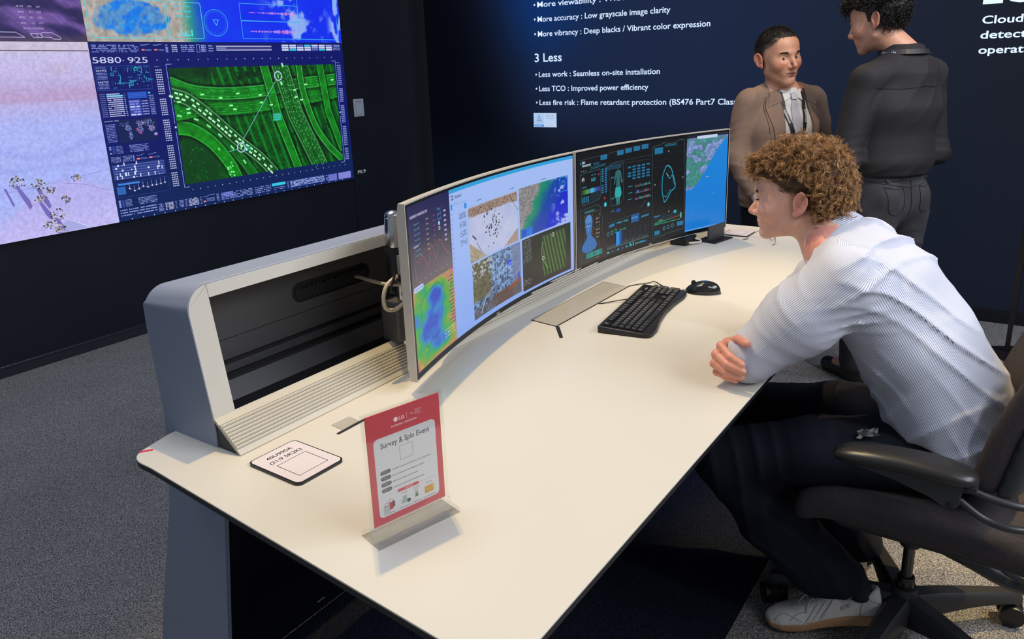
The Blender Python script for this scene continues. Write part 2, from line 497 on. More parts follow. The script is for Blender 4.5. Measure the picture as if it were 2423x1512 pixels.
# small plates on the back wall beside the big screen
cp_ = empty('wall_plate', (4.222, 4.30, 1.20), 'small white plate on the black wall right of the big screen', 'sign')
B().box((4.170, 4.300, 1.138), (4.274, 4.3045, 1.268), bev=0.002).obj('plate', mat('white_plate', '#aab0bb', rough=.5), cp_)
P = Paint(lambda u, v, l: (u, 4.2996 - l, v)); P.text(4.222, 1.246, 0.007, 'LED Signage', '#30343c', 0.055, align='c')
P.line([(4.188, 1.152), (4.256, 1.152), (4.256, 1.232), (4.188, 1.232)], 0.0015, '#7d838e', True)
P.obj('plate_print', M_PRINT, cp_)
V, Fc = text_geo('P0.9', 0.02); mx = max(v[0] for v in V)
mesh_obj('lettering', [(4.152 + v[0] * .086 / mx, 4.3035, 0.712 + v[1] * .026 / .73) for v in V], Fc, mat('grey_lettering', '#b9bfc9', emit=.25), wall_back)
# ================================================================ the console desk
M_SHELL = mat('grey_blue_lacquer', '#8d97ac', rough=0.42, noise=0.02, nscale=6)
M_FRAME = mat('warm_white_lacquer', '#d2cdc0', rough=0.45)
M_TOP = mat('cream_laminate', '#d2cdc1', rough=0.36, noise=0.012, nscale=3)
M_EDGE = mat('black_core_edge', (0.012, 0.012, 0.014), rough=0.4)
M_DARK = mat('charcoal_panel', (0.035, 0.036, 0.040), rough=0.5, noise=0.06, nscale=8)
M_DARKER = mat('black_slot', (0.004, 0.004, 0.005), rough=0.7)
M_SLAT = mat('satin_grey_slats', '#cbc5b6', rough=0.35)
M_MODESTY = mat('black_modesty_panel', (0.006, 0.007, 0.012), rough=0.35)

desk = empty('control_console_desk', (1.95, 1.0, 0), 'long cream control room desk with a grey-blue rear housing and open cable bay', 'desk')

ZT = 0.74
out = [(0.787, 1.447), (3.345, 1.447), (3.350, 1.13), (3.335, 0.47)]
front = [(3.30, 0.4605), (0.625, 0.4605), (0.615, 0.47)]
left = [(0.6815, 1.345)]
arc = catmull([(0.6815, 1.345, 0), (0.6835, 1.392, 0), (0.7005, 1.420, 0), (0.735, 1.433, 0), (0.787, 1.447, 0)], 5)
poly = out + front + [(p.x, p.y) for p in arc[:-1]]
B().prism(poly, 'z', ZT - 0.0035, ZT, bev=0.0006, seg=1).obj('tabletop', M_TOP, desk)
B().prism(poly, 'z', ZT - 0.0135, ZT - 0.0036).obj('edge_band', M_EDGE, desk)

# rear housing: an arch-shaped shell with a front frame
def yfront(z):
    return np.interp(z, [0, .25, .60, .74, .80, 1.07, 1.2], [1.42, 1.374, 1.31, 1.303, 1.300, 1.338, 1.345])
def yrear(z):
    return np.interp(z, [0, .16, .55, .70, .79, .957, 1.05, 1.2], [1.70, 1.657, 1.52, 1.49, 1.478, 1.490, 1.487, 1.487])
XL, XR, ZH, RC = 0.80, 2.95, 1.068, 0.052
path = [(XL, z) for z in np.linspace(0, ZH - RC, 22)]
path += [(XL + RC - RC * math.cos(a), ZH - RC + RC * math.sin(a)) for a in np.linspace(0.05, pi / 2, 14)]
pathR = [(XL + XR - x, z) for x, z in path[::-1]]
full = path + pathR
def shell_part(name, pts, th, m):
    V, Fc = [], []
    for i, (x, z) in enumerate(pts):
        a = pts[max(0, i - 1)]; b = pts[min(len(pts) - 1, i + 1)]
        t = Vector((b[0] - a[0], b[1] - a[1])).normalized(); n = Vector((t.y, -t.x))   # inward
        yf, yr = float(yfront(z)), float(yrear(z)); dz = 0.018 if (abs(t.x) > 0.5) else 0.018 * abs(t.x) * 2
        for (xx, zz, y) in ((x, z, yf), (x, z - dz, yr), (x + n.x * th, z - dz + n.y * th, yr), (x + n.x * th, z + n.y * th, yf)):
            V.append((xx, y, zz))
    for i in range(len(pts) - 1):
        for k in range(4): Fc.append((i * 4 + k, (i + 1) * 4 + k, (i + 1) * 4 + (k + 1) % 4, i * 4 + (k + 1) % 4))
    Fc += [(0, 1, 2, 3), tuple(len(V) - 4 + k for k in (3, 2, 1, 0))]
    b = B(); b.raw(V, Fc); return b.obj(name, m, desk, smooth=True, angle=30)
shell_part('housing_shell', full, 0.010, M_SHELL)
# front frame: two jambs with rounded shoulders and a top rail
def frame_piece(xz_out, xz_in, name):
    V, Fc = [], []
    for (x, z) in xz_out + xz_in: V.append((x, float(yfront(z)) - 0.0012, z))
    for (x, z) in xz_out + xz_in: V.append((x, float(yfront(z)) + 0.014, z))
    n = len(V) // 2
    Fc = [tuple(range(n)), tuple(range(2 * n - 1, n - 1, -1))] + [(i, i + n, (i + 1) % n + n, (i + 1) % n) for i in range(n)]
    B().raw(V, Fc).obj(name, M_FRAME, desk)
arcp = [(XL + .0015 + RC - RC * math.cos(a), ZH - .0015 - RC + RC * math.sin(a)) for a in np.linspace(0, pi / 2, 14)]
IN = 0.852; ZI = 1.040
frame_piece([(XL + .0015, 0.799)] + arcp + [(IN - .001, ZH - .0015)], [(IN - .001, ZI), (IN - .001, 0.799)], 'frame_jamb')
mirror = lambda L: [(XL + XR - x, z) for x, z in L]
frame_piece(mirror([(XL + .0015, 0.799)] + arcp + [(IN - .001, ZH - .0015)]), mirror([(IN - .001, ZI), (IN - .001, 0.799)]), 'frame_jamb')
frame_piece([(IN, ZH - .0015), (XL + XR - IN, ZH - .0015)], [(XL + XR - IN, ZI), (IN, ZI)], 'frame_rail')

# inside of the bay
YB = 1.435
b = B().box((0.83, YB, 0.905), (1.135, YB + .02, 1.03)).box((1.395, YB, 0.905), (2.92, YB + .02, 1.03))
b.box((1.135, YB, 0.980), (1.395, YB + .02, 1.03)).box((1.135, YB, 0.905), (1.395, YB + .02, 0.930))
b.obj('bay_back_panel', M_DARK, desk)
B().box((0.83, YB + .018, 0.90), (2.92, YB + .030, 1.0)).obj('cable_opening', M_DARKER, desk)
# rounded ends of the cable opening
for x0, s in ((1.135, 1), (1.395, -1)):
    pts = [(x0 - s * .001, 0.930)] + [(x0 + s * (0.025 - 0.025 * math.cos(a)), 0.955 + 0.025 * math.sin(a)) for a in np.linspace(-pi / 2, -pi / 2 + 1.5708, 7)]
    top_ = [(x0 - s * .001, 0.980)] + [(x0 + s * (0.025 - 0.025 * math.cos(a)), 0.955 + 0.025 * math.sin(a)) for a in np.linspace(pi / 2, 0, 7)]
    B().prism([(x0, .930)] + [(x0 + s * (.025 - .025 * math.sin(t)), .955 - .025 * math.cos(t)) for t in np.linspace(0, pi / 2, 7)], 'y', YB + .0002, YB + .02).obj('opening_corner', M_DARK, desk)
    B().prism([(x0, .980)] + [(x0 + s * (.025 - .025 * math.sin(t)), .955 + .025 * math.cos(t)) for t in np.linspace(0, pi / 2, 7)], 'y', YB + .0002, YB + .02).obj('opening_corner', M_DARK, desk)
# brush strip inside the opening
bb = B()
for i in range(60):
    x = 1.14 + i * 0.0042; bb.box((x, YB + .008, 0.931), (x + .003, YB + .010, 0.962 + random.uniform(-.004, .004)))
o = bb.obj('brush_strip', mat('black_bristle', (0.008, 0.008, 0.009), rough=.8), desk); o['kind'] = 'stuff'
B().box((0.83, YB, 0.8575), (2.92, YB + .02, 0.9035)).obj('bay_rail', M_DARK, desk)
B().box((0.83, YB - .002, 0.8285), (2.92, YB + .018, 0.8465)).obj('bay_rail', M_DARK, desk)
B().prism([(1.420, .815), (1.437, .815), (1.437, .77), (1.385, .77)], 'x', 0.83, 2.92).obj('bay_rail', M_DARK, desk)
B().box((0.83, YB + .014, 0.78), (2.92, YB + .03, 0.90)).obj('bay_slot', M_DARKER, desk)
B().box((0.83, 1.305, 0.775), (2.92, 1.44, 0.779)).obj('bay_floor', M_DARKER, desk)
B().prism([(1.345, 1.040), (1.435, 1.032), (1.435, 1.020), (1.400, 1.020), (1.345, 1.036)], 'x', 0.83, 2.92).obj('bay_top_lip', mat('dark_brown_lip', (0.05, 0.042, 0.036), rough=.5), desk)
for xa_ in (0.8105, 2.9165): B().box((xa_, 1.345, 0.775), (xa_ + .0235, 1.45, 1.03)).obj('bay_side', M_DARK, desk)

# sloping louvre in front of the bay: one grey top band, eight rounded slats, a flat strip
p0 = Vector((0, 1.302, 0.802)); p1 = Vector((0, 1.2285, 0.7415)); d = (p1 - p0); Ltot = d.length; d.normalize(); nrm = Vector((0, d.z, -d.y))
XA, XB = 0.802, 2.948
def strip(s0, s1, th0, th1, name, m, rnd=False):
    if rnd:
        k = 7; prof = [(s0 + (s1 - s0) * i / k, 0.0004 + 0.0062 * math.sin(pi * i / k)) for i in range(k + 1)]
    else: prof = [(s0, th0), (s1, th1)]
    pts = [(s0, -0.004)] + prof + [(s1, -0.004)]
    P2 = [(p0 + d * s + nrm * h) for s, h in pts]
    B().prism([(q.y, q.z) for q in P2], 'x', XA, XB).obj(name, m, desk, smooth=rnd, angle=50)
strip(0.0, 0.0185, 0.002, 0.002, 'louvre_top_band', M_SLAT)
for i in range(8):
    s = 0.0190 + i * 0.0079; strip(s, s + 0.0078, 0, 0, 'louvre_slat', M_SLAT, True)
strip(0.0190 + 8 * .0079, Ltot, 0.0025, 0.0008, 'louvre_bottom_strip', M_SLAT)
B().prism([(1.302, .7985), (1.2315, .7405), (1.300, .7405)], 'x', 0.8035, 0.8065).obj('louvre_end_cap', M_DARK, desk)

# legs / end panels below the top are part of the arch shell; foot plinths and modesty panel
for x0, s in ((XL, 1), (XR, -1)):
    B().prism([(1.43, 0.0), (1.40, 0.13), (1.60, 0.13), (1.70, 0.0)], 'x', x0 + s * .001, x0 + s * .055).obj('foot', mat('navy_foot', '#1f2c48', rough=.5), desk)
    B().prism([(yfront(.73) + .001, .725), (yfront(.6) + .001, .6), (yfront(.25) + .001, .25), (1.399, .13), (1.60, .13), (1.49, .6), (1.47, .725)], 'x', x0 + s * .0101, x0 + s * .055).obj('leg_core', M_MODESTY, desk)
for a, b_ in ((0.856, 1.005), (1.007, 1.95), (1.952, 2.893)):
    B().box((a, 1.515, 0.006), (b_, 1.535, 0.725), bev=.001, seg=1).obj('modesty_panel', M_MODESTY, desk)
B().box((1.16, 1.5135, 0.035), (1.185, 1.515, 0.0375)).obj('panel_tab', mat('pale_tab', '#9aa0a8'), desk)

# hatch lid, slots and cable outlet let into the top
M_LID = mat('grey_hatch_lid', '#b9b3a6', rough=0.33, metal=0.15)
def quad(z0, z1, pts): return B().prism(pts, 'z', z0, z1)
quad(ZT - .001, ZT + .0004, [(1.764, 1.082), (2.228, 1.080), (2.246, 1.184), (1.779, 1.181)]).obj('hatch_slot', M_DARKER, desk)
quad(ZT - .001, ZT + .0012, [(1.769, 1.0865), (2.225, 1.0845), (2.241, 1.1805), (1.783, 1.1775)]).obj('hatch_lid', M_LID, desk)
quad(ZT - .001, ZT + .0006, [(1.765, 1.086), (1.773, 1.078), (1.697, 1.020), (1.688, 1.026)]).obj('hatch_slot', M_DARKER, desk)
quad(ZT - .001, ZT + .0010, [(0.990, 1.1745), (1.040, 1.1715), (1.036, 1.136), (0.986, 1.138)]).obj('outlet_lid', M_LID, desk)
B().prism([(x * 1 + 0.9675, y * 1 + 1.1275) for x, y in rrect(0, 0, .0860, .0085, .004)], 'z', ZT - .001, ZT + .0005).obj('outlet_slot', M_DARKER, desk)

# ---------------------------------------------------------------- things on the desk
tag(B().prism([(0.7285, 1.4115), (0.7235, 1.4065), (0.7035, 1.4205), (0.7075, 1.4265)], 'z', ZT, ZT + .0006).obj('tape_mark', mat('pink_tape', '#d82a52', rough=.5)),
    'short pink-red tape strip at the far left corner of the desk', 'tape')
M_CARD = mat('white_sign_card', '#d9cfd0', rough=0.45); M_BASEBLK = mat('black_acrylic', (0.012, 0.010, 0.012), rough=.25)
def plate(name, c, label, lines, w=.113, h=.150, rot=0.0):
    e = empty(name, (c[0], c[1], ZT), label, 'sign', 'printed plates on the desk', rz=rot)
    R = Matrix.Translation((c[0], c[1], 0)) @ Matrix.Rotation(rot, 4, 'Z')
    V = lambda L, z0, z1: B().prism([((R @ Vector((x, y, 0))).x, (R @ Vector((x, y, 0))).y) for x, y in L], 'z', z0, z1)
    V(rrect(-w / 2, -h / 2, w / 2, h / 2, .012), ZT, ZT + .005).obj('backing', M_BASEBLK, e)
    V(rrect(-w / 2 + .003, -h / 2 + .003, w / 2 - .003, h / 2 - .003, .010), ZT + .005, ZT + .0056).obj('card', M_CARD, e)
    P = Paint(lambda u, v, l: tuple(R @ Vector((u, v, ZT + .0056 + l))), 0.0002)
    for (x, y, hh, s, ww) in lines: P.text(x, y, hh, s, '#17151a', ww, bold=0.01, align='c')
    P.line([(-.034, -.052), (.034, -.052), (.034, .014), (-.034, .014)], .0012, '#17151a', True)
    P.obj('plate_print', M_PRINT, e)
plate('desk_plate', (0.8415, 1.1105), 'white rounded plate reading 40U990A near the left end of the desk',
      [(0, .046, .0105, '40U990A', .060), (0, .026, .0105, '(21:9 5K2K)', .074)], rot=-0.02)
plate('desk_plate', (3.175, 1.045), 'white rounded plate partly hidden beyond the right monitor', [(0, .046, .0105, '40U990A', .060), (0, .026, .0105, '(21:9 5K2K)', .074)], rot=-0.03)

# acrylic sign holder with the survey poster
A0 = Vector((0.7365, 0.8225, 0)); B0 = Vector((0.8735, 0.7555, 0))     # foot ends (centre line of the blade)
A0 = Vector((0.7385, 0.7995, 0)); B0 = Vector((0.8715, 0.7635, 0))
S0 = onv = None
hold = empty('acrylic_sign_holder', (0.805, 0.781, ZT), 'clear acrylic stand holding a red survey poster on the desk', 'sign holder')
ux = (B0 - A0).normalized(); uy = Vector((-ux.y, ux.x, 0)); Wd = (B0 - A0).length
def sp(u, v, n): 
    q = A0 + ux * u + uy * n; return (q.x, q.y, ZT + v)
def sbox(b, u0, u1, v0, v1, n0, n1, bev=0):
    vs = [sp(u, v, n) for u in (u0, u1) for v in (v0, v1) for n in (n0, n1)]
    return b.raw(vs, [(0, 1, 3, 2), (4, 6, 7, 5), (0, 4, 5, 1), (2, 3, 7, 6), (0, 2, 6, 4), (1, 5, 7, 3)])
def glassmat(name, col, rough=0.03):
    m = bpy.data.materials.new(name); m.use_nodes = True
    p = m.node_tree.nodes['Principled BSDF']
    p.inputs['Base Color'].default_value = (*col, 1); p.inputs['Roughness'].default_value = rough
    p.inputs['Transmission Weight'].default_value = 1.0; p.inputs['IOR'].default_value = 1.42
    return m
def thinclear(name):
    m = bpy.data.materials.new(name); m.use_nodes = True; nt = m.node_tree; nt.nodes.clear(); L = nt.links.new
    o = nt.nodes.new('ShaderNodeOutputMaterial'); t = nt.nodes.new('ShaderNodeBsdfTransparent'); g = nt.nodes.new('ShaderNodeBsdfGlossy')
    t.inputs[0].default_value = (.985, .985, .975, 1); g.inputs['Roughness'].default_value = .05
    lw_ = nt.nodes.new('ShaderNodeLayerWeight'); lw_.inputs[0].default_value = .25; f = nt.nodes.new('ShaderNodeMath'); f.operation = 'MULTIPLY'; f.inputs[1].default_value = .35; L(lw_.outputs['Facing'], f.inputs[0])
    mx = nt.nodes.new('ShaderNodeMixShader'); L(f.outputs[0], mx.inputs[0]); L(t.outputs[0], mx.inputs[1]); L(g.outputs[0], mx.inputs[2]); L(mx.outputs[0], o.inputs[0])
    return m
M_ACR = thinclear('clear_acrylic')
sbox(B(), -.006, Wd + .006, .020, .218, .0012, .0036).obj('back_sheet', M_ACR, hold)
sbox(B(), -.006, Wd + .006, .020, .218, -.0036, -.0012).obj('front_sheet', M_ACR, hold)
sbox(B(), -.010, Wd + .010, .0, .008, -.028, .028).obj('base', M_ACR, hold)
sbox(B(), -.008, Wd + .008, .008, .020, -.006, .006).obj('base_slot', M_ACR, hold)
pos = empty('survey_poster', (0.805, 0.781, ZT + .022), 'red framed poster reading Survey & Spin Event inside the acrylic stand', 'poster')
sbox(B(), 0.0, Wd, .022, .214, -.0006, .0006).obj('paper', mat('poster_red', '#c63c48', rough=.45), pos)
P = Paint(lambda u, v, l: sp(u, v, -.0006 - l), 0.00006)
k = Wd; y0 = .022; Hh = .192
P.rect(.0, y0, Wd, y0 + Hh, '#c63c48').up().rrect(.011, y0 + .012, Wd - .011, y0 + .150, .008, '#d3d2d6').up()
ink = '#33333a'
P.disc(.054, y0 + .1725, .0040, '#f0dede').text(.060, y0 + .1695, .0060, 'LG', '#f0dede', .0095, bold=.02)
P.rect(.0745, y0 + .168, .0749, y0 + .178, '#f0dede')
for i in range(3): P.line([(.081 + i * .0018, y0 + .1745 - i * .001), (.084 + i * .0018, y0 + .1725)], .0006, '#f0dede'); 
for i, s_ in enumerate(('Integrated', 'Systems', 'Europe')): P.text(.090, y0 + .1765 - .0035 * i, .0022, s_, '#f0dede', .011)
P.text(Wd / 2, y0 + .161, .0030, '3-6 FEB 2026 \u2022 BARCELONA', '#f0dede', .048, bold=.015, align='c')
P.text(Wd / 2, y0 + .131, .0098, 'Survey & Spin Event', ink, .092, bold=.012, align='c')
P.line([(Wd / 2 - .012, y0 + .1005), (Wd / 2 + .012, y0 + .1005), (Wd / 2 + .012, y0 + .1245), (Wd / 2 - .012, y0 + .1245)], .0005, ink, True)
for i, s_ in enumerate(('Complete the survey on the kiosk or your mobile device', 'Spin the wheel after submitting your answers', 'Receive your coupon on your mobile', 'Collect your reward at the Connected Garden')):
    y = y0 + .0895 - i * .0105
    P.rrect(.0185, y - .0035, .0375, y + .0035, .0033, '#55565c').text(.028, y - .0014, .0028, 'STEP %d' % (i + 1), '#d3d2d6', .013, align='c')
    P.text(.0400, y - .0014, .0030, s_, ink, len(s_) * .00138, bold=.01)
    if i < 3: P.disc(.028, y - .0053, .0006, ink)
P.rect(.015, y0 + .0478, Wd - .015, y0 + .0481, '#7a7a80').up().rrect(.047, y0 + .0452, .088, y0 + .0508, .0027, '#c63c55').up().text(Wd / 2, y0 + .0466, .0028, 'REWARD', '#f0dede', .014, align='c')
# little pictures: bags, vest, key ring, voucher
P.rect(.019, y0 + .018, .031, y0 + .031, '#b4b0b2').rect(.030, y0 + .021, .0365, y0 + .034, '#b03040').rect(.0365, y0 + .024, .040, y0 + .035, '#4a3c40')
P.ring(.025, y0 + .032, .0035, .0006, '#5a5458').ring(.033, y0 + .036, .0035, .0006, '#9a3040')
P.poly([(.052, y0 + .022), (.066, y0 + .022), (.063, y0 + .030), (.0625, y0 + .037), (.060, y0 + .035), (.057, y0 + .035), (.0555, y0 + .037), (.055, y0 + .030)], '#9fb0a4').disc(.0665, y0 + .024, .0036, '#3c4640')
P.poly([(.078, y0 + .024), (.086, y0 + .024), (.084, y0 + .033), (.080, y0 + .033)], '#8f9a8c').ring(.082, y0 + .0355, .0022, .0005, ink).disc(.082, y0 + .027, .002, '#3b4a3c')
P.rect(.098, y0 + .022, .116, y0 + .035, '#d9a83a')
for i in range(9): P.ring(.100 + (i % 5) * .0036, y0 + .025 + (i // 5) * .006, .0016, .0007, '#b3402c')
for x, w_, s_ in ((.029, .018, 'Eco shopper bag'), (.059, .020, 'Fabric travel vest'), (.082, .016, 'Acrylic key ring'), (.107, .024, 'Instant hot drink voucher')): P.text(x, y0 + .0150, .0021, s_, ink, w_, align='c')
for x, w_, s_ in ((.059, .012, '1st award'), (.082, .012, '2nd award'), (.107, .012, '4th 10%')): P.text(x, y0 + .040, .0022, s_, ink, w_, align='c')
P.obj('poster_print', M_PRINT, pos)
# ================================================================ the big LED screen
M_SCREEN = emis_attr('led_emission', 1.0, 0.5)
led = empty('led_video_wall', (2.25, 4.30, 0.683), 'large wall-mounted video screen of four panels showing maps and a green motorway view', 'screen')
YL = 4.286
def lf(U, V): return np.stack([U, np.full_like(U, YL), V], -1)
XS = [0.414, 2.254, 4.094]; ZS = [0.685, 1.669, 2.653]
def led_body(x0, z0, x1, z1):
    return B().box((x0 + .0008, YL + .0002, z0 + .0008), (x1 - .0008, 4.304, z1 - .0008)).obj('display_panel', mat('screen_black', (0.004, 0.004, 0.006), rough=.4), led)
def colA(U, V):      # lower left: pale sand seen from above
    n = fbm(U * 5, V * 9, 5); f = fbm(U * 90, V * 90, 3)
    c = mixc(rgb('#aeb6f2'), rgb('#a2b0f4'), n)
    c = mixc(c, rgb('#b9aee0'), sst(1.22, 1.40, V + .05 * (n - .5)))
    c = mixc(c, rgb('#b79fcb'), sst(1.36, 1.38, V) * sst(1.50, 1.40, V) * (0.5 + n))
    c = mixc(c, rgb('#c4bce6'), sst(1.42, 1.60, V))
    c = mixc(c, rgb('#cbbfd0'), sst(1.60, 1.63, V) * .7)
    hill = sst(0.03, -0.01, V - (0.95 - 1.1 * (U - 1.98) ** 2 - .25 * (U < 1.98) * (1.98 - U)))
    c = mixc(c, rgb('#b9aeea'), hill * .7); c = mixc(c, rgb('#c2bcf0'), sst(.86, .70, V) * .6)
    c = mixc(c, rgb('#c09a9a'), np.exp(-((U - 2.08) / .05) ** 2 - ((V - 1.535) / .03) ** 2) * .6 * n)
    c = mixc(c, rgb('#7f86d8'), np.exp(-((V - 1.13 - .04 * np.sin(U * 9)) / .02) ** 2) * .25 + np.exp(-((V - 1.04) / .015) ** 2) * .2)
    return c * (0.90 + 0.2 * f[..., None])
def colB(U, V):      # lower right backdrop
    return mixc(rgb('#05106a'), rgb('#062458'), sst(1.2, 0.8, V) * .8 + 0 * U) * (0.95 + 0 * U[..., None])
def colC(U, V):      # upper left: dark violet rock
    n = fbm(U * 6 + V * 7, V * 14, 5); f = fbm(U * 60 + V * 60, V * 25, 3)
    c = mixc(rgb('#1a1648'), rgb('#6a4f96'), sst(.35, .75, n) * sst(1.80, 2.15, U + V * .1 + .0) + .15)
    c = mixc(c, rgb('#4b3f55'), sst(1.72, 1.67, V) * .8)
    return c * (0.75 + .5 * f[..., None])
def colD(U, V):      # upper right: satellite sea and clouds
    n = fbm(U * 7, V * 7, 5); f = fbm(U * 55, V * 55, 3); g = fbm(U * 12 + 5, V * 12, 5)
    land = mixc(rgb('#8a8478'), rgb('#cfc6c4'), f)
    sea = mixc(rgb('#0b5be0'), rgb('#1fa0e8'), f)
    inner = sst(.0, .04, .17 - np.hypot((U - 2.52) * .75, (V - 1.80) * 1.6) + .10 * (g - .5))
    inner2 = sst(.45, .6, fbm(U * 20, V * 20, 4))
    c = mixc(land, sea, np.clip(inner * (0.6 + inner2), 0, 1))
    grn = sst(2.80, 2.90, U + .12 * (n - .5)); c = mixc(c, rgb('#1f9a78'), grn * .9)
    blu = sst(2.85, 3.00, U + .08 * (n - .5)); c = mixc(c, mixc(rgb('#0a3cf0'), rgb('#0c22ea'), n), blu)
    cl = sst(.52, .66, g) * sst(3.35, 3.6, U) * sst(4.1, 3.7, U); cl = np.maximum(cl, sst(.50, .6, fbm(U * 22, V * 9 + 3, 4)) * sst(3.95, 4.02, U))
    return mixc(c, rgb('#a8c4f4'), cl * .85)
pan = {}
for k, (i, j, fn) in {'A': (0, 0, colA), 'B': (1, 0, colB), 'C': (0, 1, colC), 'D': (1, 1, colD)}.items():
    b_ = led_body(XS[i], ZS[j], XS[i + 1], ZS[j + 1]); pan[k] = b_
    st = {'A': .006, 'B': .05, 'C': .008, 'D': .007}[k]
    x0, x1, z0, z1 = XS[i] + .001, XS[i + 1] - .001, ZS[j] + .001, ZS[j + 1] - .001
    if k in 'AC': x0 = 1.3
    if k in 'CD': z1 = 2.2
    grid_obj('display_picture', lf, np.arange(x0, x1 + st, st).clip(x0, x1), np.arange(z0, z1 + st, st).clip(z0, z1), fn, M_SCREEN, b_)
# the green motorway picture
GX0, GX1, GZ0, GZ1 = 2.700, 4.002, 0.838, 1.524
def polyd(U, V, pts):
    d = np.full(U.shape, 9.0)
    for a, b_ in zip(pts[:-1], pts[1:]):
        ax, ay = a; bx, by = b_; dx, dy = bx - ax, by - ay
        t = np.clip(((U - ax) * dx + (V - ay) * dy) / (dx * dx + dy * dy + 1e-12), 0, 1)
        d = np.minimum(d, np.hypot(U - ax - t * dx, V - ay - t * dy))
    return d
def cm2(L, n=6): return [(p.x, p.y) for p in catmull([(a, b_, 0) for a, b_ in L], n)]
R1 = cm2([(2.70, 1.435), (2.84, 1.385), (3.05, 1.362), (3.33, 1.365), (3.6, 1.395), (4.0, 1.42)])
R1b = cm2([(2.70, 1.30), (2.9, 1.315), (3.2, 1.31), (3.6, 1.335), (4.0, 1.37)])
R2 = cm2([(2.69, 1.375), (2.80, 1.335), (2.95, 1.215), (3.11, 1.065), (3.26, .94), (3.36, .83)])
R3 = cm2([(2.69, 1.18), (2.80, 1.155), (2.92, 1.07), (3.02, .94), (3.07, .83)])
R3b = cm2([(2.69, 1.255), (2.86, 1.205), (3.0, 1.09), (3.12, .95), (3.2, .83)])
R4 = [(3.51, 1.53), (3.60, 1.2), (3.78, .82)]
R5 = [(3.38, 1.53), (3.45, 1.2), (3.58, .82)]
R6 = cm2([(3.67, 1.53), (3.69, 1.34), (3.76, 1.12), (3.87, .96), (4.01, .83)])
R7 = [(3.86, 1.53), (3.90, 1.2), (4.0, .93)]
def colG(U, V):
    n = fbm(U * 16, V * 16, 5); f = fbm(U * 110, V * 110, 3)
    c = mixc(rgb('#02200c'), rgb('#076a18'), n * 1.1 - .1); c = c * (0.6 + .8 * f[..., None])
    c = mixc(c, rgb('#03300f'), sst(1.44, 1.50, V) * sst(3.3, 2.9, U) * .6)
    vert = 0.5 + .5 * np.sin((U + (V - 1.2) * .30) * 95); c = mixc(c, rgb('#0a8a1c'), (vert > .8) * (U > 2.98) * (n > .35) * .7)
    c = mixc(c, rgb('#063f14'), sst(.17, .13, np.hypot(U - 2.80, (V - .93) * .9)) * .9) * 1
    for pts, w, base, edge, lanes in ((R3b, .035, '#0a7a18', '#38c04c', 2), (R3, .042, '#12a41c', '#3fe050', 1), (R1b, .085, '#0a8c1a', '#30c040', 5), (R1, .040, '#0c9a1e', '#58d868', 2),
                                      (R7, .030, '#0f9c1e', '#40d050', 1), (R4, .072, '#087018', '#8cf09a', 3), (R5, .034, '#0ea01e', '#60e070', 1), (R2, .040, '#0b5c1a', '#9af0a8', 1), (R6, .026, '#0f9a20', '#7af088', 1)):
        d = polyd(U, V, pts); m_ = sst(w, w - .004, d)
        sh = sst(w + .022, w, d) * .55; c = c * (1 - sh[..., None] * (m_ < .5)[..., None])
        c = mixc(c, rgb(base) * (.55 + .45 * fbm(U * 30 + w * 99, V * 30, 3))[..., None], m_)
        c = mixc(c, rgb(edge), np.exp(-((d - w * .86) / .0022) ** 2) * .8)
        for q in range(1, lanes): c = mixc(c, rgb(edge), np.exp(-((d - w * .86 * q / lanes) / .0016) ** 2) * .45)
    return c * (.92 + .16 * f[..., None])
stp = .0042
grid_obj('motorway_picture', lambda U, V: np.stack([U, np.full_like(U, YL - .0004), V], -1), np.arange(GX0, GX1, stp), np.arange(GZ0, GZ1, stp), colG, M_SCREEN, pan['B'])

P = Paint(lambda u, v, l: (u, YL - .0006 - l, v), 0.0003)
LB, LW, CY, PK = '#8fa0e8', '#c9d0f6', '#35c6e6', '#e86a9a'
P.dashes(2.268, 1.612, 2.408, 1.655, 5, LB, .45, .03, .12); P.dashes(2.418, 1.612, 2.535, 1.655, 5, LB, .45, .03, .12)
for x in (2.548, 2.625): P.line([(x, 1.652), (x + .03, 1.652), (x + .038, 1.656), (x + .055, 1.656)], .003, LB); P.rect(x + .004, 1.622, x + .022, 1.630, '#e08078'); P.dashes(x + .026, 1.620, x + .066, 1.630, 2, LB, .4)
P.dashes(2.70, 1.610, 2.718, 1.655, 7, LB, .6, .9, 1); P.dashes(2.74, 1.612, 2.775, 1.655, 4, LW, .5); P.dashes(2.80, 1.612, 2.89, 1.655, 4, LB, .5)
P.line([(2.905, 1.612), (2.925, 1.612), (2.925, 1.655), (2.905, 1.655)], .003, LB, True); P.dashes(2.935, 1.612, 2.97, 1.655, 4, LB, .6, .8, 1); P.dashes(2.985, 1.612, 3.02, 1.655, 3, LB, .5)
for z, w_, c2 in ((1.643, .42, LW), (1.632, .42, '#6a5c9a'), (1.620, .42, LW)): P.rect(3.040, z, 3.040 + w_, z + .006, c2)
P.rect(3.04, 1.632, 3.11, 1.638, LW)
for i in range(7):
    for j in range(3): P.rect(3.545 + i * .065, 1.617 + j * .014, 3.545 + i * .065 + .056, 1.628 + j * .014, random.choice([LW, LB, LW, '#5a66b8', CY] if (i + j) % 3 else [LW]))
P.dashes(4.0, 1.617, 4.07, 1.658, 4, LB, .5)
P.text(2.262, 1.557, .034, '5880', LW, .160); P.text(2.460, 1.555, .034, '925', LW, .118)
for i in range(26): P.disc(2.30 + i * .0672, 1.5695, .0032, LW, 8); P.rect(2.30 + i * .0672, 1.572, 2.3008 + i * .0672, 1.612, '#14308a')
for i in range(25): P.disc(2.74 + i * .053, .802, .003, LW, 8); P.disc(2.33 + i * .0685, .6925, .003, LW, 8)
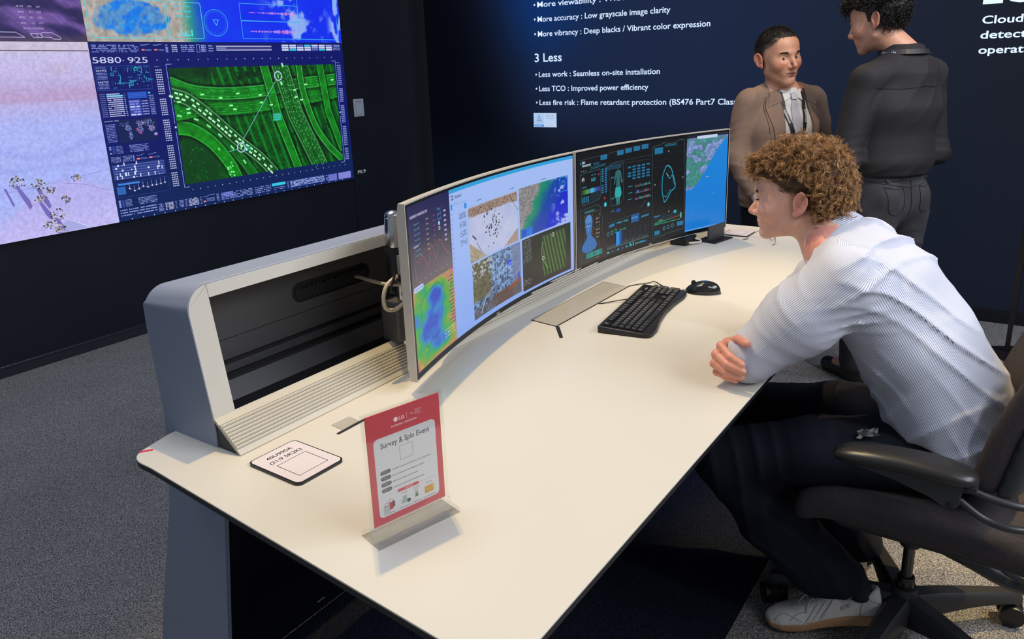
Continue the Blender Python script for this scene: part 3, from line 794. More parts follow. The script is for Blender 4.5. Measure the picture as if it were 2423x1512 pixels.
# circuit map
P.line([(2.264, 1.540), (2.581, 1.542), (2.581, 1.412), (2.264, 1.413)], .0018, '#3a50b0', True)
P.rect(2.268, 1.416, 2.332, 1.538, '#13226e').up().text(2.271, 1.529, .006, 'SECTOR DATA', LB, .055).text(2.271, 1.513, .010, '064492', LW, .058).dashes(2.271, 1.47, 2.33, 1.508, 5, LB, .35).text(2.271, 1.452, .010, '666730', LW, .058).dashes(2.271, 1.42, 2.33, 1.448, 4, LB, .35)
for i in range(70):
    x, z = random.uniform(2.345, 2.57), random.uniform(1.42, 1.535); c2 = random.choice([CY, '#2a8fc0', '#1c5a98', '#46d0d0'])
    if random.random() < .5: P.rect(x, z, x + random.uniform(.005, .035), z + .0022, c2)
    else: P.rect(x, z, x + .0022, min(z + random.uniform(.005, .03), 1.538), c2)
for x, z in ((2.357, 1.497), (2.50, 1.522), (2.463, 1.445)): P.line([(x - .007, z - .007), (x + .007, z - .007), (x + .007, z + .007), (x - .007, z + .007)], .002, CY, True)
# active list
for i in range(12):
    z = 1.392 - i * .0108; P.text(2.266, z - .003, .0058, 'ACTIVE', LB, .030); P.dashes(2.305, z - .004, 2.395, z + .004, 1, LW, .6, .05, .15, .95); P.dashes(2.402, z - .004, 2.412, z + .004, 1, LB, .6, .5, 1)
P.rect(2.305, 1.377, 2.400, 1.386, CY)
P.rect(2.425, 1.362, 2.540, 1.398, '#1c48b0').rect(2.425, 1.266, 2.495, 1.356, '#3a47a8').up()
for i in range(6): P.dashes(2.428, 1.268 + i * .0145, 2.490, 1.279 + i * .0145, 1, LW if i % 3 == 0 else '#7f8ce0', .7, .2, .6); P.dashes(2.500, 1.268 + i * .0145, 2.540, 1.279 + i * .0145, 1, LB, .6)
for i in range(4): P.rect(2.428, 1.367 + i * .008, 2.537, 1.3685 + i * .008, '#4a7ae8')
P.rect(2.549, 1.385, 2.562, 1.395, CY); P.dashes(2.549, 1.266, 2.58, 1.38, 11, LB, .5)
# world map dots
P.rect(2.335, 1.122, 2.572, 1.250, '#0a1d52'); P.up(); P.text(2.268, 1.244, .006, 'SECTOR DET - FORCE', LW, .08); P.dashes(2.268, 1.13, 2.325, 1.232, 12, LB, .35)
blobs = [(2.375, 1.225, .032, .017), (2.395, 1.20, .018, .018), (2.405, 1.158, .010, .022), (2.47, 1.225, .024, .014), (2.465, 1.19, .018, .024), (2.52, 1.222, .036, .022), (2.535, 1.19, .020, .016), (2.556, 1.155, .010, .008)]
for k in range(520):
    bx, bz, rx, rz = blobs[int(random.random() ** .7 * len(blobs)) % len(blobs)]; a = random.uniform(0, 2 * pi); r_ = math.sqrt(random.random())
    x, z = bx + rx * r_ * math.cos(a), bz + rz * r_ * math.sin(a); c2 = PK if (random.random() < .13 and x > 2.44) else LB
    P.rect(x, z, x + .0028, z + .0028, c2)
for x, z in ((2.447, 1.190), (2.467, 1.170), (2.556, 1.155)): P.ring(x, z, .006, .002, '#ff5a8a', 10)
# stacks below
for z0, z1 in ((1.066, 1.110), (0.765, .808)):
    P.dashes(2.268, z0, 2.282, z1, 4, LB, .7, .9, 1); P.rect(2.286, z0, 2.30, z1, '#27408f'); P.dashes(2.306, z0, 2.345, z1, 6, LB, .4); P.dashes(2.385, z0, 2.50, z1, 5, LB, .4, .02, .06)
P.dashes(2.268, 1.018, 2.325, 1.052, 5, LB, .45); P.dashes(2.335, 1.018, 2.39, 1.052, 5, LB, .45); P.dashes(2.395, 1.018, 2.405, 1.052, 5, LB, .6, .9, 1)
for x in (2.415, 2.49): P.line([(x, 1.045), (x + .03, 1.045), (x + .036, 1.050), (x + .05, 1.050)], .002, LB); P.rect(x + .002, 1.022, x + .022, 1.031, '#e08078'); P.dashes(x + .028, 1.022, x + .066, 1.031, 2, LB, .4)
P.rect(2.266, .922, 2.580, 1.006, '#263a86').up()
for j in range(6): P.rect(2.266, .925 + j * .0145, 2.580, .9268 + j * .0145, '#7a88d0')
P.up()
for i in range(34):
    x, z = 2.272 + random.random() * .30, .928 + int(random.random() * 6) * .0145
    if random.random() < .35: P.rect(x, z - .004, x + .006, z + .016, '#d8dcf4')
    else: P.disc(x, z, random.choice([.0025, .004, .0062]), '#d8dcf4', 9)
P.line([(2.27, .822), (2.592, .822), (2.592, .905), (2.27, .905)], .0012, '#3a50b0', True)
P.rect(2.28, .890, 2.41, .900, '#3f86d8').rect(2.27, .838, 2.32, .882, '#2e62b4').up()
zz = [.866, .850, .858, .868, .860, .866, .866, .868, .872]
for i, z in enumerate(zz): P.disc(2.345 + i * .0275, z, .0048, '#d8dcf4', 9); P.rect(2.344 + i * .0275, z, 2.3462 + i * .0275, z + .030, LB)
P.line([(2.345 + i * .0275, z) for i, z in enumerate(zz)], .0014, '#8a7ab0')
for i in range(3): P.rect(2.268, .716 + i * .015, 2.275, .722 + i * .015, LB); P.dashes(2.279, .714 + i * .015, 2.49, .724 + i * .015, 1, LB, .6, .01, .04)
# number columns left and right of the picture
for z0, z1 in ((1.375, 1.520), (1.255, 1.355), (1.105, 1.235), (.94, 1.085), (.835, .925)):
    P.dots(2.612, z0, 2.655, z1, 4, int((z1 - z0) / .0125), .0065, .0065, LW)
    P.dots(4.022, z0, 4.058, z1, 4, int((z1 - z0) / .0125), .0065, .0065, LB)
for x in (2.612, 4.02): P.text(x, 1.530, .006, 'REM.TC', LB, .03)
for a, b_, s_ in ((2.686, 1.545, 1), (4.010, 1.545, -1)):
    P.line([(a + s_ * .035, b_), (a, b_), (a, b_ - .34)], .003, LB); P.line([(a, b_ - .385), (a, .822), (a + s_ * .035, .822)], .003, LB); P.disc(a + .002, b_ - .362, .0065, LW)
    for i in range(24): P.rect(a, .83 + i * .029, a + .004 * s_, .832 + i * .029, LB)
# bottom ticker
for x0, x1, c2 in ((2.50, 2.535, LB), (2.545, 2.60, LW), (2.61, 2.62, LB), (2.635, 2.665, LB), (2.675, 2.69, LB), (2.70, 2.77, LW), (2.78, 2.79, LB), (2.895, 2.915, LB), (3.46, 3.475, LB)): P.dashes(x0, .705, x1, .752, 6, c2, .45, .1, .4)
P.line([(2.80, .745), (2.83, .745), (2.84, .752), (2.885, .752)], .002, LB); P.rect(2.80, .712, 2.815, .722, '#e07a8a'); P.dashes(2.82, .712, 2.88, .735, 3, LB, .4)
P.rect(2.93, .722, 3.02, .752, '#4a58b0').rect(3.33, .735, 3.445, .754, CY).rect(3.485, .705, 3.80, .752, '#33509a').up()
P.dashes(2.93, .705, 3.17, .752, 5, LB, .4); P.dashes(3.19, .705, 3.32, .752, 4, LB, .4); P.dashes(3.34, .705, 3.44, .728, 2, LB, .3); P.dashes(3.488, .707, 3.80, .75, 6, LW, .45, .01, .05, .6)
P.rect(3.835, .700, 3.92, .748, '#6a70c8').rect(3.935, .700, 4.06, .748, '#7f84d6').dashes(3.815, .700, 3.83, .748, 6, LB, .6, .9, 1)
# vehicles on the motorways
def along(pts, spacing, off, w, h, col, p=1.0, s0=0, s1=9):
    acc = 0; nxt = random.uniform(0, spacing)
    for a, b_ in zip(pts[:-1], pts[1:]):
        L_ = math.hypot(b_[0] - a[0], b_[1] - a[1])
        while nxt < acc + L_:
            t = (nxt - acc) / L_; x, y = a[0] + (b_[0] - a[0]) * t, a[1] + (b_[1] - a[1]) * t
            dx, dy = (b_[0] - a[0]) / L_, (b_[1] - a[1]) / L_; x -= dy * off; y += dx * off
            if random.random() < p and s0 <= nxt <= s1:
                P.poly([(x + dx * w * i - dy * h * j, y + dy * w * i + dx * h * j) for i, j in ((-1, -1), (1, -1), (1, 1), (-1, 1))], col)
            nxt += spacing * random.uniform(.8, 1.2)
        acc += L_
along(R2, .036, .013, .0115, .0058, '#a8f8b8', .9); along(R2, .038, -.013, .0125, .006, '#b8f8c4', .85)
along(R2, .014, 0, .003, .0008, '#60d070')
for o in (-.045, -.028, -.011, .014, .030, .048): along(R4, .035, o, .005, .0012, '#8cf09a', .8)
along(R4, .19, .02, .012, .006, '#a0ffb0', .6); along(R4, .23, -.036, .012, .006, '#a0ffb0', .6)
for o in (-.06, -.03, .03, .06): along(R1b, .05, o, .008, .001, '#50e060', .8); along(R1b, .28, o * .8, .013, .005, '#90ffa0', .7)
along(R3b, .11, .0, .016, .006, '#78e888', .7); along(R3, .25, 0, .010, .005, '#60e870', .6)
for k in range(60):
    x = 2.74 + random.random() * .12; z = .85 + random.random() * .2; P.disc(x, z, random.uniform(.002, .006), random.choice(['#0a5a18', '#0d7a20', '#063a10']), 7)
for k in range(16): x = 3.0 + random.random() * .05; z = .845 + random.random() * .09; P.rect(x, z, x + .012, z + .008, random.choice(['#4af060', '#9affa8', '#1fb030']))
P.up()
for x, z in ((3.486, 1.456), (3.125, 1.018)): P.ring(x, z, .029, .007, '#b4cdea', 20); P.rect(x - .004, z - .011, x + .004, z + .012, '#8ff0a0')
P.line([(3.466, 1.430), (3.132, 1.050)], .0035, '#7fc4c0'); P.line([(3.095, 1.010), (3.03, 1.002)], .003, '#6fe0d0')
P.rect(3.405, 1.165, 3.475, 1.215, '#1f9a78').up().dashes(3.408, 1.168, 3.472, 1.212, 4, '#4af0d0', .4); P.dashes(3.15, .99, 3.2, 1.03, 4, '#4af0d0', .3)
P.obj('display_graphics', M_SCREEN, pan['B'])

P = Paint(lambda u, v, l: (u, YL - .0006 - l, v), 0.0003)
# panel A: boundary line, small figures with long shadows
P.line([(1.3, 1.626), (1.8, 1.6255), (2.25, 1.6215)], .004, '#4a4058')
P.line([(1.35, .90), (1.62, .930), (1.85, .945), (2.02, .965), (2.25, .99)], .0022, '#8f86c8'); P.line([(1.98, .95), (2.1, .925), (2.2, .885), (2.25, .87)], .0022, '#7f78b8')
fig = [(1.765, .985, 1), (1.862, .958, .9), (1.918, .925, .6), (2.06, .968, .7), (1.862, .885, .8), (1.985, .865, .6), (1.925, .79, 1.0), (1.872, .745, .6), (1.915, .715, 1.0)]
for x, z, s_ in fig: 
    if s_ > .7: zc = lambda q: max(q, .688); P.poly([(x - .012, z - .02), (x + .004, z - .02), (x + .045 * s_, zc(z - .10 * s_)), (x + .052 * s_, zc(z - .135 * s_)), (x + .038 * s_, zc(z - .15 * s_)), (x + .012, zc(z - .09))], '#7468b8')
P.poly([(1.70, .96), (1.712, .955), (1.735, .87), (1.728, .86)], '#6d64b4')
P.poly([(1.936, .690), (1.955, .74), (1.985, .755), (2.075, .692)], '#a6a8e0'); P.line([(1.96, .765), (2.08, .695)], .005, '#c7cef0')
P.up()
for x, z, s_ in fig:
    for k in range(int(46 * s_)):
        a = random.uniform(0, 2 * pi); r_ = random.random() ** .7 * .034 * s_; c2 = random.choice(['#2e2a24', '#5a5040', '#8c7c5c', '#b8a888', '#3c4a3a', '#c8c0b0', '#26222a'])
        w_ = random.uniform(.003, .010); xx, zz_ = x + r_ * math.cos(a) * 1.15, max(.705, z + r_ * math.sin(a))
        P.poly([(xx, zz_), (xx + w_, zz_ - .002), (xx + w_ * .7, zz_ - w_ * random.uniform(.6, 1.6)), (xx - .002, zz_ - .005)], c2)
P.obj('display_graphics', M_SCREEN, pan['A'])
P = Paint(lambda u, v, l: (u, YL - .0006 - l, v), 0.0003)
for i, r_ in enumerate((('229', '695', '567'), ('600', '451', '558'), ('995', '953', '970'), ('432', '116', '174'))):
    P.disc(1.937 + .002 * i, 1.836 - i * .0265, .0035, '#c0b4e0', 8)
    for j, t_ in enumerate(r_): P.text(1.945 + j * .040, 1.832 - i * .0265, .009, t_, '#b8acd8', .019)
P.text(1.945, 1.727, .009, 'GPS DATA TRACKING', '#b8acd8', .098, bold=.01)
for L_ in ([(1.70, 1.713), (1.905, 1.712), (1.945, 1.688), (1.70, 1.689)], [(1.972, 1.706), (2.0, 1.706), (2.012, 1.688), (1.985, 1.688)], [(2.0, 1.706), (2.02, 1.706), (2.03, 1.688), (2.012, 1.688)], [(2.03, 1.712), (2.075, 1.713), (2.118, 1.690), (2.118, 1.680), (2.082, 1.680), (2.075, 1.688), (2.035, 1.690), (2.022, 1.702)]): P.line(L_, .003, '#b8acd8', True)
P.obj('display_graphics', M_SCREEN, pan['C'])
P = Paint(lambda u, v, l: (u, YL - .0006 - l, v), 0.0003)
C2 = '#3fb6e8'
P.rect(2.98, 1.70, 3.235, 1.90, '#0a2ee8') if False else None
P.line(rrect(2.275, 1.690, 2.733, 1.895, .015), .004, '#4fd0d8', True); P.line(rrect(2.747, 1.690, 2.968, 1.893, .012), .004, '#4fd0d8', True)
P.line(rrect(3.248, 1.802, 3.712, 1.905, .004), .003, C2, True); P.line(rrect(3.248, 1.692, 3.712, 1.800, .004), .003, C2, True); P.line([(3.714, 2.1), (3.714, 1.692), (4.060, 1.690), (4.060, 2.1)], .003, C2)
for i in range(3): P.dashes(2.795, 1.808 + i * .028, 2.90, 1.822 + i * .028, 1, '#38c8d8', .6, .04, .09)
for i, h_ in enumerate((.02, .035, .02, .03, .012, .008, .035)): P.rect(2.80 + i * .014, 1.703, 2.809 + i * .014, 1.703 + h_, '#58e0e8')
P.ring(3.063, 1.783, .083, .003, C2, 36, .077); 
for k in range(36): a = 2 * pi * k / 36; P.disc(3.063 + .070 * math.cos(a), 1.783 + .065 * math.sin(a), .002, C2, 6)
P.line([(3.044, 1.800), (3.082, 1.800), (3.064, 1.768)], .004, '#52c4ee', True)
for zc, amp in ((1.852, .010), (1.737, .014)):
    for k in range(60):
        x = 3.31 + k * .0062; h_ = amp * random.random() * (.3 + k / 60); P.rect(x, zc - h_, x + .0045, zc + h_, mixhex if False else random.choice(['#e08ad0', '#d070e0', '#b9a0f0', '#f0a0c0']))
P.obj('display_graphics', M_SCREEN, pan['D'])

# ================================================================ the two curved monitors
M_SILVER = mat('silver_white_casing', '#c6c1b8', rough=0.38, metal=0.2)
M_BEZEL = mat('black_bezel', (0.008, 0.008, 0.009), rough=0.22)
M_MON = emis_attr('monitor_emission', 0.95, 0.25)
MZ0, MZ1 = 0.768, 1.184
class Mon:
    def __init__(s, a, b_, sag):
        s.a = np.array(a); s.d = np.array(b_) - s.a; s.W = float(np.hypot(*s.d)); s.n = np.array([-s.d[1], s.d[0]]) / s.W; s.sag = sag; s.H = MZ1 - MZ0
    def f(s, x, y, l):      # metres along / up the front face, l towards the viewer
        u = np.asarray(x) / s.W
        o = s.sag * 4 * u * (1 - u) - np.asarray(l)
        return (s.a[0] + s.d[0] * u + s.n[0] * o, s.a[1] + s.d[1] * u + s.n[1] * o, MZ0 + np.asarray(y))
    def g(s, X, Y, l=0.0): return np.stack([q + 0 * X for q in s.f(X, Y, l)], -1)
def monitor(a, b_, label):
    m = Mon(a, b_, .045)
    root = empty('curved_monitor', (*m.f(m.W / 2, 0, 0)[:2], ZT), label, 'monitor', 'curved monitors on the desk')
    N = 36; T = .017
    # casing: swept section with thin front lip
    sec = [(0.0, 0.0), (m.H, 0.0), (m.H, -T), (m.H - .03, -T - .006), (.03, -T - .006), (0.0, -T)]
    V, Fc = [], []
    for i in range(N + 1):
        x = m.W * i / N
        for (y, l) in sec: V.append(m.f(x, y, l))
    k = len(sec)
    for i in range(N):
        for j in range(k): Fc.append((i * k + j, (i + 1) * k + j, (i + 1) * k + (j + 1) % k, i * k + (j + 1) % k))
    Fc += [tuple(range(k)), tuple((N) * k + j for j in range(k - 1, -1, -1))]
    B().raw(V, Fc).obj('casing', M_SILVER, root, smooth=True, angle=25)
    xs = np.linspace(.0035, m.W - .0035, 60)
    grid_obj('bezel', lambda X, Y: m.g(X, Y, .0006), xs, np.linspace(.004, m.H - .0035, 3), lambda U, V_: np.zeros(U.shape + (3,)), M_BEZEL, root)
    back = B()      # rear bulge
    V, Fc = [], []
    for i in range(13):
        x = m.W * (.16 + .68 * i / 12)
        e_ = math.sin(pi * i / 12) ** .5
        for (y, l) in ((.07, -T - .004), (m.H - .07, -T - .004), (m.H - .10, -T - .010 - .034 * e_), (.10, -T - .010 - .034 * e_)): V.append(m.f(x, y, l))
    for i in range(12):
        for j in range(4): Fc.append((i * 4 + j, (i + 1) * 4 + j, (i + 1) * 4 + (j + 1) % 4, i * 4 + (j + 1) % 4))
    Fc += [(0, 1, 2, 3), (51, 50, 49, 48)]
    back.raw(V, Fc).obj('rear_cover', M_SILVER, root, smooth=True, angle=30)
    return m, root
m1, r1 = monitor((1.208, 1.120), (2.198, 1.268), 'left curved ultrawide monitor showing a weather heat map and four camera pictures')
m2, r2 = monitor((2.208, 1.269), (3.148, 1.072), 'right curved ultrawide monitor showing a dark diagnostic display and a blue coastal map')
BZ = (.0095, .019)      # side and bottom bezel
def scr(m, u0, u1, n, ny, fn, root, name, v0=0.0, v1=1.0, l=.0010):
    X0, X1, Y0, Y1 = BZ[0], m.W - BZ[0], BZ[1], m.H - .0095
    xs = np.linspace(X0 + (X1 - X0) * u0, X0 + (X1 - X0) * u1, n); ys = np.linspace(Y0 + (Y1 - Y0) * v0, Y0 + (Y1 - Y0) * v1, ny)
    return grid_obj(name, lambda X, Y: m.g(X, Y, l), xs, ys, lambda U, V_: fn((U - xs[0]) / (xs[-1] - xs[0]), (V_ - ys[0]) / (ys[-1] - ys[0])), M_MON, root)
def heat(u, v):
    ramp = [(0.0, '#c06a8a'), (.22, '#b89a58'), (.42, '#5fae48'), (.60, '#22a878'), (.78, '#2f86d8'), (1.0, '#2a50c8')]
    n = fbm(u * 4 + 3, v * 5, 5)
    d = np.hypot((u - .42) / .42, (v - .55) / .38)
    val = np.clip(1.12 - d * .62 + (n - .5) * .95, 0, 1)
    val = val + .35 * np.exp(-((u - .62) / .16) ** 2 - ((v - .80) / .12) ** 2) + .4 * np.exp(-((u - .75) / .4) ** 2 - ((v - .12) / .12) ** 2)
    val = np.clip(val, 0, 1); c = np.zeros(u.shape + (3,))
    for (a, ca), (b_, cb) in zip(ramp[:-1], ramp[1:]):
        mk = (val >= a) & (val <= b_); c[mk] = mixc(rgb(ca), rgb(cb), (val - a) / (b_ - a))[mk]
    return c * .95
def leftcol(u, v): return mixc(mixc(rgb('#6a5f66'), rgb('#3c3a4a'), sst(.50, .72, v)), rgb('#1c1c50'), sst(.70, .80, v) * (0.6 + .4 * v)) + 0 * u[..., None]
def web(u, v): return mixc(rgb('#86a8ee'), rgb('#a3bdf4'), v + .3 * u)
def pic1(u, v):
    n = fbm(u * 5, v * 5, 5); f = fbm(u * 45, v * 45, 3)
    c = mixc(rgb('#a9b2da'), rgb('#c3c9e4'), n)
    c = mixc(c, mixc(rgb('#5a4038'), rgb('#c9b8a8'), f), sst(.80, .84, v + .06 * (n - .5)) * sst(1.01, .97, v))
    c = mixc(c, mixc(rgb('#6f6048'), rgb('#c8c0a8'), f), sst(.05, .0, v - (.34 - 1.1 * u)))
    return mixc(c, mixc(rgb('#8a7470'), rgb('#c2a8a0'), f), sst(.03, .0, v - (u - .72) * .9) * sst(.45, .4, v))
def pic2(u, v):
    n = fbm(u * 4, v * 4, 5); f = fbm(u * 40, v * 40, 3); g = fbm(u * 9 + 4, v * 9, 5)
    land = mixc(rgb('#5a5a5c'), rgb('#b9b4b4'), f); s_ = u + (1 - v) * .55 + .25 * (n - .5)
    c = mixc(land, rgb('#0f8a6c'), sst(.45, .55, s_)); c = mixc(c, rgb('#0c3fa8'), sst(.55, .85, s_)); c = mixc(c, rgb('#1024c8'), sst(.9, 1.15, s_))
    return mixc(c, rgb('#a9b8f0'), sst(.55, .66, g) * sst(.6, .85, u))
def pic3(u, v):
    f = fbm(u * 30, v * 30, 4); n = fbm(u * 6, v * 6, 4)
    c = mixc(rgb('#2c3c5c'), rgb('#7fa6d8'), sst(.3, .7, f)); st = (np.sin(u * 130) > .3) * .35
    c = mixc(c, rgb('#9cc4ea'), st * (u > .42) * (v > .35)); tree = sst(.0, .1, .42 - u + .2 * (n - .5)) * sst(.25, .35, v)
    c = mixc(c, mixc(rgb('#38382a'), rgb('#8a8468'), f), tree); c = mixc(c, rgb('#a9b2b8'), sst(.62, .8, v) * sst(.5, .3, u) * (f > .55))
    c = mixc(c, mixc(rgb('#4c342c'), rgb('#8a5a40'), f), sst(.28, .2, v) * sst(.45, .7, u + .3 * n)); c = mixc(c, rgb('#6f7da4'), sst(.80, .84, u) * .8)
    return mixc(c, rgb('#5a5050'), sst(.22, .1, v - .1 * u) * .7)
def pic4(u, v):
    f = fbm(u * 30, v * 30, 3); c = mixc(rgb('#14201c'), rgb('#3a3433'), sst(.8, .1, v) + 0 * u)
    gr = sst(.38, .44, u) * sst(.92, .88, u) * sst(.12, .16, v + .04) * sst(.94, .9, v); st = .5 + .5 * np.sin((u + v * .18) * 95)
    return mixc(c, mixc(rgb('#24381c'), rgb('#5f8a48'), (st > .75) * .9 + .15 * f), gr * .8)
scr(m1, 0, .238, 40, 60, leftcol, r1, 'dashboard_picture')
scr(m1, 0.0, .238, 110, 130, heat, r1, 'heat_map_picture', 0.0, .50, .0013)
scr(m1, .238, 1, 60, 20, web, r1, 'browser_picture')
PX = [('pic', .345, .645, .452, .835, pic1), ('pic', .658, .966, .452, .845, pic2), ('pic', .352, .656, .035, .437, pic3), ('pic', .668, .980, .020, .437, pic4)]
for _, a, b_, c_, d_, fn in PX: scr(m1, a, b_, 110, 80, fn, r1, 'camera_picture', c_, d_, .0013)
P = Paint(m1.f, 0.0002); P.l = 7
W1, H1 = m1.W, m1.H
def T(m, u, v): return BZ[0] + (m.W - 2 * BZ[0]) * u, BZ[1] + (m.H - .0095 - BZ[1]) * v
def R(P, m, u0, v0, u1, v1, c): a = T(m, u0, v0); b_ = T(m, u1, v1); P.rect(*a, *b_, c); return P
def Lp(P, m, pts, w, c, cl=False): P.line([T(m, *q) for q in pts], w, c, cl); return P
def Tx(P, m, u, v, h, s_, c, w=None, **k): P.text(*T(m, u, v), h, s_, c, w, **k); return P
for k in range(24): R(P, m1, .238 + .762 * k / 24, .975, .238 + .762 * (k + 1) / 24, 1.0, '#2aa0dc')
Tx(P, m1, .012, .925, .0065, 'INVESTMENT IN INFRASTRUCTURE', '#c6c0e0', .095, bold=.015)
for i in range(7):
    v = .88 - i * .031
    Tx(P, m1, .030, v, .004, ('Sector', 'Urban 40%', 'Rail road 40%', 'Water supply 41%', 'Energy 40%', 'Housing 42%', 'Transit 42%')[i], '#58a8c8', .030)
    Tx(P, m1, .098, v + .002, .004, ('Value', 'Medium', 'Medium', 'High m', 'Medium', 'Higher', 'Mid')[i], '#d0c070', .014); Tx(P, m1, .138, v + .002, .004, '+0.1%', '#c060a0', .010)
    R(P, m1, .200, v + .002, .213, v + .014, '#a8a0d8')
for i, s_ in enumerate(('Water', 'grid', 'load')): Tx(P, m1, .163, .905 - i * .03, .008, s_, '#3f88c8', .022)
P.disc(*T(m1, .172, .825), .005, '#8fd8e8'); P.ring(*T(m1, .172, .793), .004, .0014, '#e8e8f4', 14)
Tx(P, m1, .022, .748, .006, 'Real time', '#c8c4d8', .026, bold=.01)
for i in range(14): R(P, m1, .030, .555 + i * .0125, .225, .5562 + i * .0125, '#7a7080'); P.disc(*T(m1, .024, .556 + i * .0125), .0009, '#c8c0d0', 6)
ch = [(.032, .665), (.045, .662), (.060, .69), (.072, .675), (.085, .63), (.098, .600), (.108, .65), (.120, .715), (.132, .68), (.145, .615), (.158, .71), (.172, .72), (.188, .67), (.20, .64), (.215, .60)]
Lp(P, m1, cm2(ch, 4), .0014, '#b05a72'); Lp(P, m1, cm2([(a, .62 + .5 * (b_ - .62) + .01) for a, b_ in ch], 4), .0008, '#86506a')
for i in range(6): Tx(P, m1, .040 + i * .032, .535, .003, '%02d:00' % (8 + i * 2), '#b8b0c0', .008)
P.rrect(*T(m1, .006, .487), *T(m1, .062, .520), .006, '#b8c4f0'); P.up(); Tx(P, m1, .013, .497, .005, 'MADRID, 20.02.2026', '#5a68a0', .044)
coast = [(.035, .38), (.060, .43), (.10, .455), (.14, .46), (.165, .44), (.178, .40), (.172, .35), (.160, .30), (.155, .24), (.150, .18), (.135, .15), (.115, .12), (.095, .15), (.080, .11), (.065, .10), (.052, .15), (.045, .22), (.040, .30), (.035, .38)]
Lp(P, m1, [(a + random.uniform(-.002, .002), b_ + random.uniform(-.004, .004)) for a, b_ in cm2(coast, 3)], .0009, '#1c3a50')
for i in range(14): R(P, m1, .218 - random.random() * .02, .14 + i * .024, .232, .146 + i * .024, '#3c4a58')
for j in range(3):
    for i in range(8): P.disc(*T(m1, .170 + i * .008, .075 + j * .022), .0022, random.choice(['#e8e0d0', '#d8b060', '#c8c8d0']), 7)
P.rrect(*T(m1, .012, .012), *T(m1, .030, .03), .002, '#c8a050')
# browser chrome
Tx(P, m1, .268, .935, .008, 'Datablast', '#26365c', .040, bold=.01)
for i in range(3):
    for j in range(3):
        if (i + j) % 2 == 0 or i == 1: R(P, m1, .247 + i * .0052, .930 + j * .011, .251 + i * .0052, .938 + j * .011, '#1c2c50')
R(P, m1, .243, .868, .252, .905, '#2a88e0').rrect(*T(m1, .322, .845), *T(m1, .336, .880), .002, '#2a88e0')
Lp(P, m1, [(.258, .895), (.335, .895)], .0008, '#5a78b8'); Tx(P, m1, .262, .902, .004, 'Search', '#4a68a8', .018)
for i in range(12): R(P, m1, .245, .835 - i * .032, .248, .845 - i * .032, '#4a68a8')
for j in range(4): R(P, m1, .286, .60 + j * .060, .334, .650 + j * .060, '#9ab4e8')
P.up()
for j in range(4): P.dashes(*T(m1, .290, .606 + j * .060), *T(m1, .330, .646 + j * .060), 4, '#3c5080', .4, .15, .4)
for i in range(3): P.dashes(*T(m1, .40 + i * .2, .862), *T(m1, .43 + i * .2, .870), 1, '#4a5878', .8)
for k in range(55):       # small dark figures of picture one, antenna figures
    x, y = random.gauss(.478, .028), random.gauss(.655, .055); R(P, m1, x, y, x + random.uniform(.002, .008), y + random.uniform(.006, .02), random.choice(['#20242c', '#303848', '#454c58']))
Lp(P, m1, [(.60, .81), (.648, .69)], .0016, '#2c3448'); Lp(P, m1, [(.362, .64), (.385, .60)], .005, '#3a4058'); Lp(P, m1, [(.385, .58), (.425, .47)], .006, '#9098b8')
R(P, m1, .57, .29, .598, .335, '#2a48d8'); P.rrect(*T(m1, .636, .155), *T(m1, .645, .205), .001, '#2440c8'); Lp(P, m1, [(.640, .06), (.640, .155)], .0014, '#28405c')
for i in range(5): P.rrect(*T(m1, .575 + i * .016, .10 + i * .005), *T(m1, .588 + i * .016, .135 + i * .006), .001, '#8a5038')
for a, b_ in ((.50, .27), (.60, .32)): Lp(P, m1, [(.475, .25), (.60, .31)], .002, '#a8c0e0')
Lp(P, m1, [(.395, .06), (.43, .16)], .003, '#b8c0d8'); Lp(P, m1, [(.43, .16), (.50, .21)], .003, '#8898c0')
Lp(P, m1, cm2([(.80, .36), (.79, .28), (.80, .20), (.83, .12)], 5), .0012, '#a8d890'); P.ring(*T(m1, .865, .385), .006, .0016, '#d0ecc8', 12); P.ring(*T(m1, .80, .22), .006, .0016, '#d0ecc8', 12)
P.dashes(*T(m1, .672, .24), *T(m1, .725, .43), 12, '#7a7c86', .35); P.dots(*T(m1, .675, .06), *T(m1, .72, .11), 9, 5, .002, .002, '#b8b4b4', .5)
P.line(rrect(*T(m1, .69 + .0, .455), *T(m1, .72, .50), .001), .0008, '#38a8e0', True)
R(P, m1, .665, .455, .735, .52, '#1470d8'); P.up(); R(P, m1, .668, .46, .70, .515, '#0c4fc0').line(rrect(*T(m1, .915, .72), *T(m1, .962, .84), .001), .001, '#38c0e8', True); P.ring(*T(m1, .938, .78), .010, .0022, '#48b0f0', 16)
P.text(m1.W * .497, .0065, .0062, 'LG', '#b8b4b0', .011, bold=.03); P.ring(m1.W * .493, .0095, .0030, .0008, '#b8b4b0', 12)
P.obj('display_graphics', M_MON, r1)

# ---- right monitor
scr(m2, 0, .735, 60, 40, lambda u, v: mixc(rgb('#3c3634'), rgb('#0a0d12'), sst(.0, .42, v + .35 * u)), r2, 'dashboard_picture')
def coastmap(u, v):
    n = fbm(u * 7, v * 16, 5); f = fbm(u * 26, v * 60, 4)
    d = v - (.44 + .50 * sst(.1, 1.05, u) + .03 * (n - .5))
    land = mixc(rgb('#6a86c0'), rgb('#8a9ac8'), f); land = mixc(land, rgb('#3f8a80'), sst(.45, .6, n)); land = land * (.75 + .5 * f[..., None])
    land = mixc(land, rgb('#39466c'), (np.abs(n - .5) < .012) * .8)
    c = mixc(mixc(rgb('#0a78d0'), rgb('#1284dc'), v), land, sst(.0, .012, d))
    return mixc(c, rgb('#1c2030'), sst(.965, .975, v))
scr(m2, .735, .998, 110, 150, coastmap, r2, 'coast_map_picture', 0.0, 1.0, .0013)
P = Paint(m2.f, 0.0002); P.l = 7
